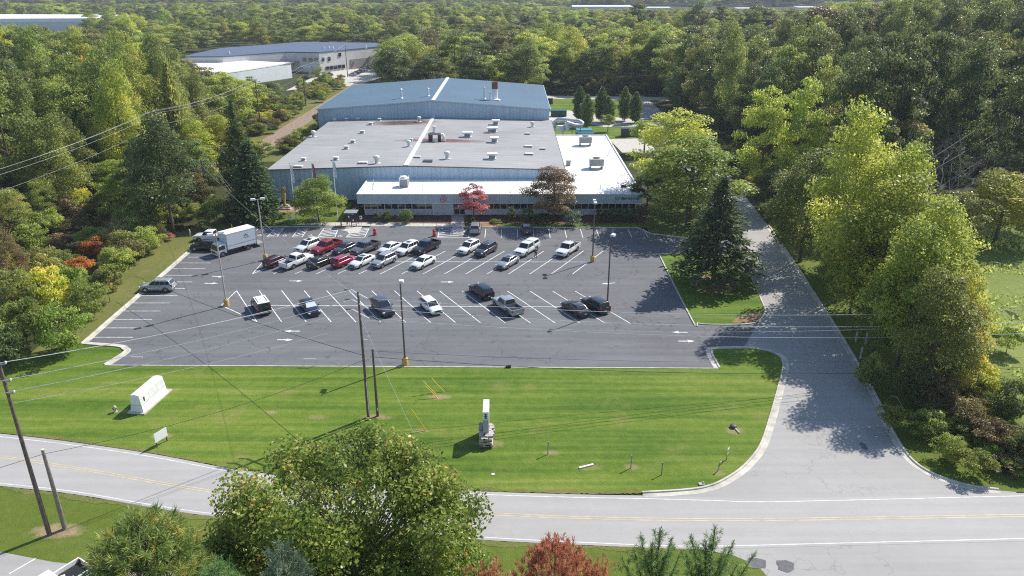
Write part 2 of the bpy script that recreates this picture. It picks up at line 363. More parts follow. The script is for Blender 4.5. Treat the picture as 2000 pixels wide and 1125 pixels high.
M['letter'] = flat('dark_letters', (0.035, 0.05, 0.09), 0.5)
M['far_roof_blue'] = roof_mat('far_blue_roof', (0.10, 0.13, 0.19), 0.12, 6.0)
M['far_wall'] = flat('far_pale_wall', (0.56, 0.55, 0.53), 0.8, noise=0.06, nscale=0.3)
M['far_white'] = flat('far_white_wall', (0.62, 0.66, 0.66), 0.7, noise=0.05, nscale=0.3)
M['teal'] = flat('teal_canopy', (0.05, 0.30, 0.38), 0.5)
M['teal_dark'] = flat('dark_teal_canopy', (0.02, 0.10, 0.15), 0.5)
M['green_bin'] = flat('green_dumpster', (0.015, 0.075, 0.06), 0.6, noise=0.2, nscale=1)
M['skin'] = flat('skin', (0.42, 0.25, 0.17), 0.6)
M['cloth_a'] = flat('checked_shirt', (0.07, 0.07, 0.12), 0.9, noise=0.5, nscale=9)
M['cloth_b'] = flat('dark_trousers', (0.03, 0.032, 0.045), 0.9)
M['hair'] = flat('dark_hair', (0.03, 0.02, 0.015), 0.8)

# ------------------------------------------------------------------ ground, roads, lot
def spline(p, k=6, closed=False):
    p = [Vector((*q, 0)) if len(q) == 2 else Vector(q) for q in p]; out = []; n = len(p)
    for i in range(n - 1):
        a, b, c, d = p[max(i - 1, 0)], p[i], p[i + 1], p[min(i + 2, n - 1)]
        for j in range(k):
            t = j / k
            out.append(0.5 * ((2 * b) + (c - a) * t + (2 * a - 5 * b + 4 * c - d) * t * t + (3 * b - a - 3 * c + d) * t ** 3))
    out.append(p[-1]); return [(q.x, q.y) for q in out]
def gp(px): return [G(u, v) for u, v in px]
def strip(mb, pts, w, z, m=0, off=0.0):
    n = len(pts); L = []
    for i, p in enumerate(pts):
        a, b = pts[max(i - 1, 0)], pts[min(i + 1, n - 1)]
        d = Vector((b[0] - a[0], b[1] - a[1])).normalized(); nx, ny = -d.y, d.x
        L.append([(p[0] + nx * (off + s * w / 2), p[1] + ny * (off + s * w / 2), z) for s in (1, -1)])
    for i in range(n - 1): mb.add([L[i][0], L[i][1], L[i + 1][1], L[i + 1][0]], [(0, 1, 2, 3)], m)
def sheet(name, xy, z, mat, thick=0.0):
    bm = bmesh.new(); vs = [bm.verts.new((x, y, z)) for x, y in xy]; f = bm.faces.new(vs); f.normal_update()
    if f.normal.z < 0: f.normal_flip()
    bmesh.ops.triangulate(bm, faces=[f])
    me = bpy.data.meshes.new(name); bm.to_mesh(me); bm.free(); me.materials.append(mat)
    o = bpy.data.objects.new(name, me); COL.objects.link(o); return tag(o, kind='structure')
def grow(a, b, s, k):
    o = [a]
    while o[-1] < b: o.append(o[-1] + s); s *= k
    return o
gx = grow(0, 5200, 6, 1.0); gx = [6 * i for i in range(40)] + grow(240, 5200, 9, 1.16)
gx = sorted(set([-x for x in gx] + gx)); gy = [-80 + 6 * i for i in range(90)] + grow(460, 7500, 9, 1.14)
X_, Y_ = np.meshgrid(gx, gy); Z_ = terr(X_, Y_) - 0.05
vs = np.stack([X_, Y_, Z_], -1).reshape(-1, 3).tolist(); nx_ = len(gx)
fs = [(j * nx_ + i, j * nx_ + i + 1, (j + 1) * nx_ + i + 1, (j + 1) * nx_ + i) for j in range(len(gy) - 1) for i in range(nx_ - 1)]
gm = MB(); gm.add(vs, fs); struct('ground', gm, M['ground'], smooth_a=R(60))

road_top = [(-120, 834), (0, 847), (130, 862), (300, 887), (450, 915), (600, 934), (890, 957), (1100, 965), (1255, 968), (1400, 972), (1520, 974), (1985, 963), (2200, 960)]
road_bot = [(2200, 1052), (2000, 1057), (1600, 1067), (1350, 1072), (1150, 1065), (970, 1056), (700, 1037), (380, 1004), (150, 966), (0, 949), (-120, 934)]
rt = spline(gp(road_top)); rb = spline(gp(road_bot))
sheet('main_road', rt + rb, 0.012, M['road'])
lot_px = [(160, 672), (383, 478), (430, 462), (487, 443.5), (1245, 445.5), (1272, 457), (1330, 464), (1440, 462), (1450, 497), (1487, 590), (1475, 640), (1450, 684), (1400, 682), (1388, 687), (1404, 719.5), (205, 713), (243, 689), (240, 681), (228, 677)]
sheet('parking_lot', gp(lot_px), 0.014, M['asphalt'])
drive_r = spline(gp([(1500, 440), (1555, 520), (1600, 590), (1640, 652), (1700, 755), (1740, 838), (1768, 885), (1800, 915), (1850, 938), (1910, 953), (1985, 961)]))
drive_l = spline(gp([(1255, 964), (1370, 955), (1430, 930), (1470, 895), (1495, 850), (1526, 740), (1530, 706), (1513, 690), (1470, 681), (1400, 681)]))
drive = [(41.5, 292), (50.5, 292), (50, 230), (49, 165)] + drive_r + [G(1985, 985), G(1255, 985)] + drive_l[:-6] + gp([(1450, 684), (1475, 640), (1492, 612), (1487, 590), (1450, 497), (1440, 462)]) + [(39.5, 150), (40.5, 170), (41, 230)]
sheet('driveway', drive, 0.010, M['drive'])
sheet('back_lane', [(8, 285), (60, 279), (110, 290), (110, 297), (60, 288), (8, 293)], 0.016, M['concrete'])
sheet('service_yard', gp([(1062, 222), (1100, 214), (1175, 226), (1240, 233), (1248, 247), (1180, 248), (1130, 238), (1090, 240), (1062, 250)]), 0.012, M['concrete'])
sheet('concrete_pad', gp([(1190, 272), (1262, 270), (1285, 298), (1215, 298)]), 0.012, M['concrete'])
sheet('back_lawn', [(11, 200), (41, 200), (41, 284), (9, 284), (9, 262)], 0.004, M['lawn'])
sheet('rail_bed', [(-69.5, 180), (-63.5, 180), (-62.5, 330), (-67.5, 330)], 0.02, M['gravel'])
sheet('rail_verge', [(-78, 180), (-55, 180), (-54, 330), (-74, 330)], 0.008, M['verge'])
sheet('far_yard', [(-100, 300), (-66, 322), (-52, 372), (-62, 425), (-95, 372), (-100, 345)], 0.012, M['concrete'])
lawn_px = [(-90, 838), (0, 846), (130, 861), (300, 886), (450, 914), (600, 933), (890, 956), (1100, 964), (1255, 964)]
lawn = gp(lawn_px) + drive_l + gp([(1388, 687), (1404, 719.5), (205, 713), (243, 689), (240, 681), (228, 677), (160, 672), (90, 690), (-150, 720)])
sheet('front_lawn', lawn, 0.03, M['lawn'])
isl = spline(gp([(1288, 497), (1352, 624), (1362, 631), (1385, 634), (1462, 633), (1486, 622), (1493, 606), (1486, 588), (1448, 499)]), 4)
sheet('lawn_island', isl, 0.05, M['lawn'])
sheet('island_mulch', spline(gp([(1345, 553), (1362, 540), (1400, 536), (1432, 546), (1438, 562), (1410, 574), (1370, 568), (1345, 553)]), 4), 0.06, M['straw'])
sheet('island_soil', spline(gp([(1428, 630), (1442, 620), (1466, 613), (1490, 608), (1490, 618), (1480, 625), (1462, 631), (1428, 630)]), 3), 0.058, M['straw'])
sheet('lot_verge', gp([(160, 671), (383, 477), (430, 461), (487, 442.5), (487, 425), (380, 440), (300, 480), (165, 600), (60, 690)]), 0.02, M['verge'])
sheet('bank_grass', gp([(487, 443), (478, 425), (520, 405), (690, 395), (662, 443.5)]), 0.022, M['lawn_b'])
sheet('planting_bed', gp([(700, 437), (662, 436), (690, 420), (885, 420), (885, 437)]), 0.026, M['mulch'])
sheet('front_walk', gp([(563, 439.5), (640, 434.5), (880, 436.5), (880, 442.3), (640, 441)]), 0.034, M['concrete'])
sheet('entrance_walk', gp([(884, 420), (905, 420), (908, 444), (880, 444)]), 0.036, M['concrete'])
sheet('shaded_bed', gp([(905, 420), (1262, 418), (1262, 438), (905, 438)]), 0.026, M['mulch'])
sheet('facade_grass', gp([(905, 437), (1262, 436.5), (1268, 446), (905, 443.5)]), 0.03, M['lawn_b'])
sheet('straw_patch', spline(gp([(938, 433), (968, 431), (985, 436), (968, 442), (940, 442.5), (938, 433)]), 3), 0.036, M['straw'])
sheet('tree_ground', gp([(1262, 400), (1440, 400), (1440, 461), (1330, 462), (1268, 455), (1262, 440)]), 0.02, M['lawn_b'])
sheet('statue_soil', spline(gp([(540, 412), (552, 405), (580, 404), (600, 408), (585, 414), (555, 415), (540, 412)]), 3), 0.03, M['soil'])
sheet('lawn_path', gp([(672, 418), (700, 400), (712, 400), (690, 420)]), 0.034, M['concrete'])
near = gp([(-120, 936), (0, 950), (150, 967), (380, 1005), (700, 1038), (970, 1057), (1150, 1066), (1350, 1073), (1430, 1084), (1480, 1104), (1502, 1130)]) + [(14, 20), (-60, 20)]
sheet('near_verge', near, 0.002, M['lawn_b'])
sheet('near_yard', gp([(-200, 1050), (0, 1078), (104, 1098), (300, 1118), (460, 1130)]) + [(-18, 22), (-70, 22)], 0.016, M['drive'])
sheet('side_road', gp([(1350, 1070), (1600, 1064), (2200, 1050)]) + [(60, 24), (15, 24)] + gp([(1502, 1130), (1480, 1104), (1430, 1084)]), 0.004, M['drive'])
sheet('right_verge', drive_r + [G(2150, 960), (72, 60), (52, 74), (49, 90), (51, 130), (58, 150)], 0.018, M['lawn_b'])
mx = []
for j in range(24):
    for i in range(24): mx.append((51 + i * 3.4, 58 + j * 3.4))
mb = MB(); vs = [(x, y, float(terr(x, y)) + 0.25 * math.sin(x * .9 + y * .35) * math.sin(y * .7) * 0.5 + 0.06) for x, y in mx]
mb.add(vs, [(j * 24 + i, j * 24 + i + 1, (j + 1) * 24 + i + 1, (j + 1) * 24 + i) for j in range(23) for i in range(23)])
struct('meadow', mb, M['meadow'], smooth_a=R(80))
for (u, v, rx, ry) in [(1687, 872, .35, .8), (1478, 1100, .9, .7), (1535, 1106, .8, .7)]:
    x, y = G(u, v); k = 14
    sheet('tar_patch', [(x + rx * math.cos(2 * math.pi * j / k) * random.uniform(.7, 1.1), y + ry * math.sin(2 * math.pi * j / k) * random.uniform(.7, 1.1)) for j in range(k)], 0.0125 + 0.01, M['patch'])

def kerb(name, pts, side=1, gutter=0.5, h=0.14, w=0.18):
    mb = MB(); n = len(pts); ring = []
    for i, p in enumerate(pts):
        a, b = pts[max(i - 1, 0)], pts[min(i + 1, n - 1)]
        d = Vector((b[0] - a[0], b[1] - a[1])).normalized(); q = (-d.y * side, d.x * side)      # q points to the paved side
        prof = [(-w, -0.05), (-w, h), (-0.02, h), (0.0, h - 0.02), (0.02, 0.026), (gutter, 0.021), (gutter, -0.05)]
        ring.append([(p[0] + q[0] * o, p[1] + q[1] * o, z) for o, z in prof])
    k = 7
    vs = [q for r in ring for q in r]; fs = []
    for i in range(n - 1):
        for j in range(k - 1): fs.append((i * k + j, i * k + j + 1, (i + 1) * k + j + 1, (i + 1) * k + j))
    fs += [tuple(range(k)), tuple(reversed(range((n - 1) * k, n * k)))]
    mb.add(vs, fs); o = struct(name, mb, M['kerb'])
    bm = bmesh.new(); bm.from_mesh(o.data); bmesh.ops.recalc_face_normals(bm, faces=bm.faces); bm.to_mesh(o.data); bm.free()
kerb('kerb', gp([(160, 672), (383, 478), (430, 462), (487, 443.5)]), -1, 0.55)
kerb('kerb', spline(gp([(160, 672), (228, 677), (241, 682), (243, 689), (205, 713)]), 5), 1, 0.6)
kerb('kerb', gp([(487, 443.5), (655, 443.5)]), -1, 0.1); kerb('kerb', gp([(722, 443.8), (880, 444)]), -1, 0.1); kerb('kerb', gp([(908, 444), (1245, 445.5), (1272, 457), (1330, 464), (1432, 462)]), -1, 0.1)
kerb('kerb', gp([(205, 713.4), (1404, 719.6)]), 1, 0.12, 0.08, 0.15)
kerb('kerb', spline(gp([(1404, 719.5), (1388, 687), (1400, 681.5), (1470, 680.5), (1513, 690), (1530, 706), (1526, 740), (1495, 850), (1470, 895), (1430, 930), (1370, 955), (1255, 964)]), 6), 1, 0.55)
kerb('kerb', isl + [isl[0]], 1, 0.25)
kerb('kerb', drive_r[:-3], -1, 0.5)

def ragged(name, pts, side, mat, z, w0, w1):
    m = MB(); L = []; n = len(pts); w = (w0 + w1) / 2
    fine = [(pts[i][0] + (pts[i + 1][0] - pts[i][0]) * j / 6, pts[i][1] + (pts[i + 1][1] - pts[i][1]) * j / 6) for i in range(n - 1) for j in range(6)]
    for i, p in enumerate(fine):
        q, r = fine[max(i - 1, 0)], fine[min(i + 1, len(fine) - 1)]; d = Vector((r[0] - q[0], r[1] - q[1])).normalized()
        w = min(w1, max(w0, w + random.uniform(-.12, .12))); o = random.uniform(-.08, .05)
        L.append([(p[0] - d.y * side * k, p[1] + d.x * side * k, z) for k in (o, o + w)])
    for i in range(len(L) - 1): m.add([L[i][0], L[i][1], L[i + 1][1], L[i + 1][0]], [(0, 1, 2, 3) if side < 0 else (3, 2, 1, 0)])
    o = struct(name, m, mat); bm = bmesh.new(); bm.from_mesh(o.data)
    for f in bm.faces:
        f.normal_update()
        if f.normal.z < 0: f.normal_flip()
    bm.to_mesh(o.data); bm.free()
ragged('dry_grass_edge', spline(gp(lawn_px)), 1, M['verge'], 0.037, .12, .6)
ragged('dry_grass_edge', spline(gp([(u, v + 1) for u, v in road_bot[3:]])), 1, M['verge'], 0.019, .15, .7)
ragged('dry_grass_edge', gp([(205, 714), (600, 716), (1000, 718), (1400, 720.5)]), -1, M['verge'], 0.037, .05, .25)
# painted markings
pm = MB(); ZM = 0.021
def line(a, b, w=0.12, z=ZM, m=0): strip(pm, [G(*a), G(*b)], w, z, m)
for v, u0, u1 in [(658.9, 181, 260), (640.7, 203, 279), (623.9, 222, 297), (607.7, 241, 314), (592, 259, 331), (577.8, 274, 346.5), (563.9, 289, 361), (550.8, 304, 375.5), (537.7, 322, 388.5), (525.2, 338, 401), (513.8, 352, 412), (502.4, 367, 424)]: line((u0, v), (u1, v))
x0, y0 = G(868.8, 535.3); x1, y1 = G(948, 490.3); dx, dy = x1 - x0, y1 - y0; step = (G(1118.5, 535.3)[0] - G(534.7, 534.4)[0]) / 14
for k in range(15):
    x = G(534.7, 534.4)[0] + k * step
    strip(pm, [(x, y0), (x + dx, y0 + dy)], 0.12, ZM)
strip(pm, [G(576, 511), G(1160, 512)], 0.12, ZM + .001)
line((493, 535), (516, 509)); line((493, 535), (534, 518), z=ZM + .001)
low = [(506, 567.5, 550, 628.8)]
xa, ya = G(506, 567.5); xb, yb = G(550, 628.8); xe, _ = G(1124, 571)
stp = (xe - xa) / 14
for k in range(15): strip(pm, [(xa + k * stp, ya - .02 * k), (xb + k * stp, yb - .03 * k)], 0.12, ZM)
strip(pm, [G(484, 596.5), G(1172, 600)], 0.12, ZM + .001)
line((462, 568), (433, 596)); line((433, 597), (501, 628), z=ZM + .001); line((462, 568), (502, 629), z=ZM + .002)
for k in range(12):
    u0 = 918 + 30.8 * k; line((u0, 447.7), (u0 + (u0 - 1000) * 17 / 490 * 0 + (u0 - 1000) * 0.0365 * 1.0, 464.4))
def hatch(q, n, m=0):
    P = [Vector((*G(*p), 0)) for p in q]
    for i in range(4): strip(pm, [tuple(P[i].xy), tuple(P[(i + 1) % 4].xy)], 0.13, ZM + .002)
    for k in range(1, n + 1):
        t = k / (n + 1); a = P[0].lerp(P[1], max(0, t - .12)); b = P[3].lerp(P[2], min(1, t + .12)); strip(pm, [tuple(a.xy), tuple(b.xy)], 0.22, ZM)
hatch([(521.5, 463), (537.8, 446), (554, 446), (541, 463)], 4); hatch([(571, 463), (584, 446), (602, 446), (590, 463)], 4)
hatch([(620.6, 463.5), (633, 446), (661, 446), (654, 464)], 5); hatch([(676, 463.5), (691, 449), (721, 446), (712, 464)], 4)
hatch([(855, 464), (858, 447), (884, 447), (918, 464)], 4)
line((488, 463), (505, 446)); line((478, 462), (488, 449))
def arrow(u, v, sx, bend=0.0):
    x, y = G(u, v); L = 1.0
    sh = [(-L, -.10), (.15, -.10 + bend), (.15, -.36 + bend), (L, bend), (.15, .36 + bend), (.15, .10 + bend), (-L, .10)]
    pm.poly([(x + sx * a, y + b * (1 if sx > 0 else -1) * -1 * -1, ZM + .003) for a, b in sh] if sx > 0 else [(x - a, y - b, ZM + .003) for a, b in sh])
for a in [(413, 553.6, 1), (427, 539.5, 1, -.25), (578, 549, 1), (874, 551, 1), (1188, 552.6, -1, .3), (570, 647, -1), (557, 664, 1), (1328, 649, -1), (1341, 666.5, 1)]: arrow(*a)
for (u, v) in [(508, 459.5), (557, 460), (607, 460), (665, 461)]:
    x, y = G(u, v)
    for k in range(10):
        a = math.pi * (0.55 + 1.25 * k / 9); b = math.pi * (0.55 + 1.25 * (k + 1) / 9)
        strip(pm, [(x + .34 * math.cos(a), y - .1 + .34 * math.sin(a)), (x + .34 * math.cos(b), y - .1 + .34 * math.sin(b))], .12, ZM + .001)
    strip(pm, [(x, y + .5), (x, y), (x + .3, y - .02)], .13, ZM + .003)
def offpath(px): return spline(gp(px))
strip(pm, spline(gp([(u, v + 6) for u, v in road_top])), 0.11, 0.017, 2)
strip(pm, spline(gp([(u, v - 5) for u, v in road_bot])), 0.11, 0.017, 2)
yl = spline(gp([(-120, 880), (0, 892), (150, 915), (430, 962), (700, 987), (940, 1003), (1200, 1013), (1500, 1015), (2000, 1007), (2200, 1004)]))
for o in (-0.13, 0.13): strip(pm, yl, 0.10, 0.0175, 1, o)
line((18, 1121), (70, 1091), z=.022)
struct('painted_markings', pm, [M['white_paint'], M['yellow_paint'], M['edge_paint']])
rp = MB(); x, y = G(688, 455)
q = gp([(661, 449), (676, 443), (707, 443.4), (701, 455.5), (680, 456.5), (679, 453)])
rp.prism(q, 0.012, 0.06); tag(struct('kerb_ramp', rp, M['concrete']))
rp = MB(); rp.prism(gp([(884, 444), (905, 444), (909, 454.5), (880, 455)]), 0.012, 0.06); struct('kerb_ramp', rp, M['concrete'])

# ------------------------------------------------------------------ the factory and its office wing
def Yat(v, z): return G(1000, v, z)[1]
YO = Yat(419.5, 0); YF = YO - 1.5; ZFB = Z(397.5, YF); ZFT = Z(379.5, YF)
XL, XR = Xa(697, 388, YF), Xa(1255, 384, YF); ZR = ZFT - 0.12
YM = Yat(350, ZR); YOB = Yat(264.5, ZR)
ZE = Z(332.5, YM); ZRG = Z(325, YM); MXL, MXR = Xa(525, 333, YM), Xa(1101, 331, YM); MXC = Xa(793, 325, YM)
YU = (Yat(235.5, ZE) + Yat(231, ZRG)) / 2
UZE = Z(214.5, YU); UZR = Z(197.5, YU); UXL, UXR = Xa(620, 214, YU), Xa(1073, 213, YU); UXC = Xa(846, 197, YU); YB = Yat(153.5, UZR)
rust = [(Xa(850, 270, Yat(271, ZRG)) + 1.5, Yat(277, ZRG - .2), 11, 2.6, (0.15, 0.055, 0.045), 0.95), (Xa(785, 240, Yat(243, ZRG)), Yat(242, ZRG - .3), 10, 4.5, (0.085, 0.04, 0.035), 0.95)]
M['low_roof'] = roof_mat('grey_roll_roof', (0.325, 0.320, 0.314), 0.26, 1.6, rust=rust, seam_dark=0.72)
M['up_roof'] = roof_mat('blue_grey_roof', (0.095, 0.155, 0.215), 0.10, 1.0, seam_dark=0.9)
def gable(xl, xc, xr, y0, y1, ze, zr, ov=0.25, th=0.22):
    mb = MB()
    for a, b, za, zb in ((xl - ov, xc, ze - ov * .02, zr), (xc, xr + ov, zr, ze - ov * .02)):
        p = [(a, y0 - ov, za), (b, y0 - ov, zb), (b, y1 + ov, zb), (a, y1 + ov, za)]
        q = [(x, y, z + th) for x, y, z in p]
        mb.add(p + q, [(3, 2, 1, 0), (4, 5, 6, 7), (0, 1, 5, 4), (2, 3, 7, 6), (3, 0, 4, 7), (1, 2, 6, 5)])
    return mb
def gwall(xl, xc, xr, y, ze, zr, z0=0.0):
    mb = MB(); mb.add([(xl, y, z0), (xr, y, z0), (xr, y, ze), (xc, y, zr), (xl, y, ze)], [(0, 1, 2, 3, 4)]); return mb
fac = thing('factory_building', 'large blue metal factory with grey lower gable roof and blue raised rear roof', 'factory', (0, 0, 0))
w = gwall(MXL, MXC, MXR, YM, ZE, ZRG); w.build('front_wall', M['wall_blue'], fac)
sw = MB(); sw.add([(MXL, YM, 0), (MXL, YM, ZE), (MXL, YU, ZE), (MXL, YU, 0)], [(0, 1, 2, 3)]); sw.build('side_wall', M['wall_blue_y'], fac); sw = MB(); sw.add([(MXR, YM, 0), (MXR, YU, 0), (MXR, YU, ZE), (MXR, YM, ZE)], [(0, 1, 2, 3)])
sw.build('side_wall', M['wall_blue_y'], fac)
gwall(UXL, UXC, UXR, YU, UZE, UZR).build('raised_front_wall', M['wall_blue'], fac)
sw = MB(); sw.add([(UXL, YU, 0), (UXL, YU, UZE), (UXL, YB, UZE), (UXL, YB, 0)], [(0, 1, 2, 3)]); sw.add([(UXR, YU, 0), (UXR, YB, 0), (UXR, YB, UZE), (UXR, YU, UZE)], [(0, 1, 2, 3)])
sw.add([(UXL, YB, 0), (UXL, YB, UZE), (UXC, YB, UZR), (UXR, YB, UZE), (UXR, YB, 0)], [(0, 1, 2, 3, 4)])
sw.build('raised_side_wall', M['wall_blue_y'], fac)
lr = gable(MXL, MXC, MXR, YM, YU - 0.3, ZE, ZRG).build('low_roof', M['low_roof'], fac)
ur = gable(UXL, UXC, UXR, YU, YB, UZE, UZR).build('raised_roof', M['up_roof'], fac)
mb = MB(); mb.box((MXC, (YM + YU) / 2 - .1, ZRG + .28), (0.85, YU - YM + .2, 0.14)); mb.build('ridge_cap', M['white'], lr)
mb = MB(); mb.box((UXC, (YB + YU) / 2, UZR + .28), (0.95, YB - YU + .7, 0.14)); mb.build('ridge_cap', M['white'], ur)
mb = MB()
for a, b, za, zb in ((MXL, MXC, ZE, ZRG), (MXC, MXR, ZRG, ZE)): mb.tube([(a, YM - .32, za + .12), (b, YM - .32, zb + .12)], 0.09, 4)
mb.tube([(MXL - .32, YM - .2, ZE + .1), (MXL - .32, YU - .5, ZE + .1)], 0.12, 5); mb.tube([(MXR + .3, YM - .2, ZE + .12), (MXR + .3, YU - .5, ZE + .12)], 0.12, 5)
mb.build('eave_trim', M['trim_dark'], lr)
mb = MB()
for a, b, za, zb in ((UXL, UXC, UZE, UZR), (UXC, UXR, UZR, UZE)): mb.tube([(a, YU - .3, za + .1), (b, YU - .3, zb + .1)], 0.10, 4)
mb.tube([(UXR + .3, YU - .2, UZE + .1), (UXR + .3, YB, UZE + .1)], 0.12, 5)
mb.build('eave_trim', M['wall_blue'], ur)
for u, v_, sz in ((585, 352, .6), (646, 352, .6), (594, 374, .4)): mb = MB(); mb.box((Xa(u, v_, YM), YM - .25, Z(v_, YM)), (sz, .5, .28), taper=.8); mb.build('wall_lamp', M['grey'], fac)
mb = MB(); mb.box((Xa(612, 240, YU - 6), YU - 7, 1.6), (3.4, 5.0, 3.2)); mb.build('side_shed', M['dark'], fac)
mb = MB(); mb.prism([(MXL, YU - 3), (MXL - 3.5, YU - 3), (MXL - 3.5, YU - 12), (MXL, YU - 12)], 2.4, 2.6); mb.build('lean_to_roof', M['grey'], fac)

off = thing('office_building', 'low office wing with bright white flat roof and pale ribbed fascia', 'office', (0, 0, 0))
XW = MXR + 0.02                                        # the wing runs back along the factory's right side
roof_xy = [(XL + .12, YF + .12), (XR - .12, YF + .12), (XR - .12, YOB - .12), (XW + .1, YOB - .12), (XW + .1, YM - .05), (XL + .12, YM - .05)]
mb = MB(); mb.prism(roof_xy, ZR - .3, ZR); orf = mb.build('flat_roof', M['white_roof'], off)
mb = MB(); mb.box(((XL + XR) / 2, YF + .05, (ZFB + ZFT) / 2), (XR - XL, .12, ZFT - ZFB)); mb.build('front_fascia', M['fascia'], off)
mb = MB(); mb.box((XR - .06, (YF + YOB) / 2 + .06, (ZFB + ZFT) / 2), (.12, YOB - YF - .1, ZFT - ZFB)); mb.build('side_fascia', M['fascia_y'], off); mb = MB(); mb.box((XL + .06, (YF + YM) / 2 + .06, (ZFB + ZFT) / 2), (.12, YM - YF - .2, ZFT - ZFB)); mb.build('side_fascia', M['fascia_y'], off)
mb = MB(); mb.box(((XL + XR) / 2, YF + .04, ZFT + .03), (XR - XL + .1, .26, .08)); mb.box((XR - .09, (YF + YOB) / 2 + .2, ZFT + .031), (.34, YOB - YF - .1, .09)); mb.box((XL + .08, (YF + YM) / 2 + .1, ZFT + .031), (.24, YM - YF - .3, .09)); mb.box(((XW + XR) / 2, YOB - .05, ZFT + .03), (XR - XW - .3, .25, .1)); mb.build('parapet_cap', M['trim'], orf)
mb = MB(); mb.box(((XL + XR) / 2, YF - .02, ZFB + .05), (XR - XL + .02, .05, .12)); mb.build('drip_edge', M['trim'], off)
mb = MB(); mb.box(((XL + XR) / 2, (YF + YO) / 2 + .1, ZFB + .02), (XR - XL - .3, 1.5, .06)); mb.build('soffit', M['offwhite'], off)
WXL, WXR = Xa(712, 415, YO), Xa(1241, 410, YO)
WZ0, WZ1 = Z(408.5, YO), ZFB
def wallseg(x0, x1, z0, z1, name='wall'):
    mb = MB(); mb.box(((x0 + x1) / 2, YO + .15, (z0 + z1) / 2), (x1 - x0, .3, z1 - z0)); return mb.build(name, M['office_wall'], off)
mb = MB(); mb.box((WXL + .15, (YO + YM) / 2 + .2, ZFB / 2), (.3, YM - YO - .45, ZFB)); mb.build('end_wall', M['office_wall'], off); mb = MB(); mb.box((WXR - .15, (YO + YOB) / 2 + .2, ZFB / 2), (.3, YOB - YO - .45, ZFB)); mb.build('end_wall', M['office_wall'], off); mb = MB(); mb.box(((XW + XR) / 2, YOB - .5, ZFB / 2), (XR - XW - 1, .3, ZFB)); mb.build('end_wall', M['office_wall'], off)
XD0, XD1, XD2 = Xa(845, 410, YO), Xa(886, 410, YO), Xa(910, 410, YO)
wallseg(WXL, XD0, 0, WZ0); wallseg(XD2, WXR, 0, WZ0)
mb = MB(); mb.box(((XD0 + XD1) / 2, YO, ZFB / 2), (XD1 - XD0, .6, ZFB - .02)); mb.build('entrance_wall', M['office_wall'], off)
mb = MB(); mb.box(((WXL + XD0) / 2, YO - .06, WZ0 + .04), (XD0 - WXL + .1, .16, .10)); mb.box(((WXR + XD2) / 2, YO - .06, WZ0 + .04), (WXR - XD2 + .1, .16, .10)); mb.build('window_sill', M['trim'], off)
def bays(x0, x1, n):
    s = (x1 - x0) / n
    for k in range(n):
        x = x0 + s * (k + .5); h = WZ1 - WZ0 - .09
        f = MB()
        for sx in (-1, 1): f.box((x + sx * (s / 2 - .03), YO + .05, WZ0 + .09 + h / 2), (.095, .14, h))
        f.box((x, YO + .05, WZ1 - .04), (s - .195, .13, .06))
        wo = f.build('window', M['trim'], off)
        g = MB(); g.box((x, YO + .10, WZ0 + .09 + h / 2), (s - .195, .03, h - .07)); g.build('pane', M['glass'], wo)
        if random.random() < .35:
            b = MB(); bh = h * random.uniform(.3, .8); b.box((x, YO + .17, WZ1 - .06 - bh / 2), (s - .14, .02, bh)); b.build('blind', M['offwhite'], wo)
bays(WXL, XD0, 10); bays(XD2 + .1, WXR, 25)
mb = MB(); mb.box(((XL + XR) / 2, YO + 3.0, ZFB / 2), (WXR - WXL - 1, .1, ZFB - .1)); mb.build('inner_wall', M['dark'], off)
d = MB(); xm = (XD1 + XD2) / 2; dw = XD2 - XD1
for x in (XD1 + .08, xm, XD2 - .08): d.box((x, YO + .05, ZFB / 2), (.09, .14, ZFB - .04))
for z in (.06, 2.15, ZFB - .08): d.box((xm, YO + .05, z), (dw - .16, .12, .08))
dob = d.build('entrance_door', M['trim'], off); g = MB(); g.box((xm, YO + .09, ZFB / 2), (dw - .2, .03, ZFB - .2)); g.build('pane', M['glass'], dob)
g = MB(); g.box((xm + .18, YO - .05, 1.1), (.04, .05, .5)); g.build('handle', M['steel'], dob)
mb = MB()
for x in (XD1 - .1, XD2 + .05): mb.tube([(x, YF - 2.4, 0), (x, YF - 2.4, 2.3)], .05, 6)
mb.tube([(XD1 - .1, YF - 2.4, 2.3), (XD2 + .05, YF - 2.4, 2.3)], .05, 6)
one('entrance_post_frame', mb, M['grey'], 'slim grey post frame over the walk to the office door', 'frame')
# sign lettering and the red emblem on the fascia
def letters(txt, x, y, z, h, mat, name, parent=None, rx=R(90), rz=0, ext=0.03):
    cu = bpy.data.curves.new(name, 'FONT'); cu.body = txt; cu.size = h; cu.extrude = ext; cu.align_x = 'CENTER'; cu.shear = 0.12
    t = bpy.data.objects.new('tmp', cu); COL.objects.link(t)
    me = bpy.data.meshes.new_from_object(t); bpy.data.objects.remove(t); me.materials.clear(); me.materials.append(mat)
    o = bpy.data.objects.new(name, me); COL.objects.link(o); o.location = (x, y, z); o.rotation_euler = (rx, 0, rz)
    if parent is not None: o.parent = parent
    return o
letters('CUTRI', Xa(1211, 387, YF), YF - .05, Z(389.8, YF), 0.66, M['letter'], 'sign_lettering', off); letters('RAMSAVNE', Xa(1231, 387, YF), YF - .05, Z(389.8, YF), 0.62, M['letter'], 'sign_lettering', off)
em = MB(); ex = Xa(866, 389, YF); ez = Z(389.5, YF); ey = YF - .04
for k in range(16):
    a, b = 2 * math.pi * k / 16, 2 * math.pi * (k + 1) / 16
    em.add([(ex + r * math.cos(t), yy, ez + r * math.sin(t)) for yy in (ey, ey + .04) for t, r in ((a, .62), (b, .62), (b, .48), (a, .48))], [(3, 2, 1, 0), (0, 1, 5, 4), (2, 3, 7, 6)])
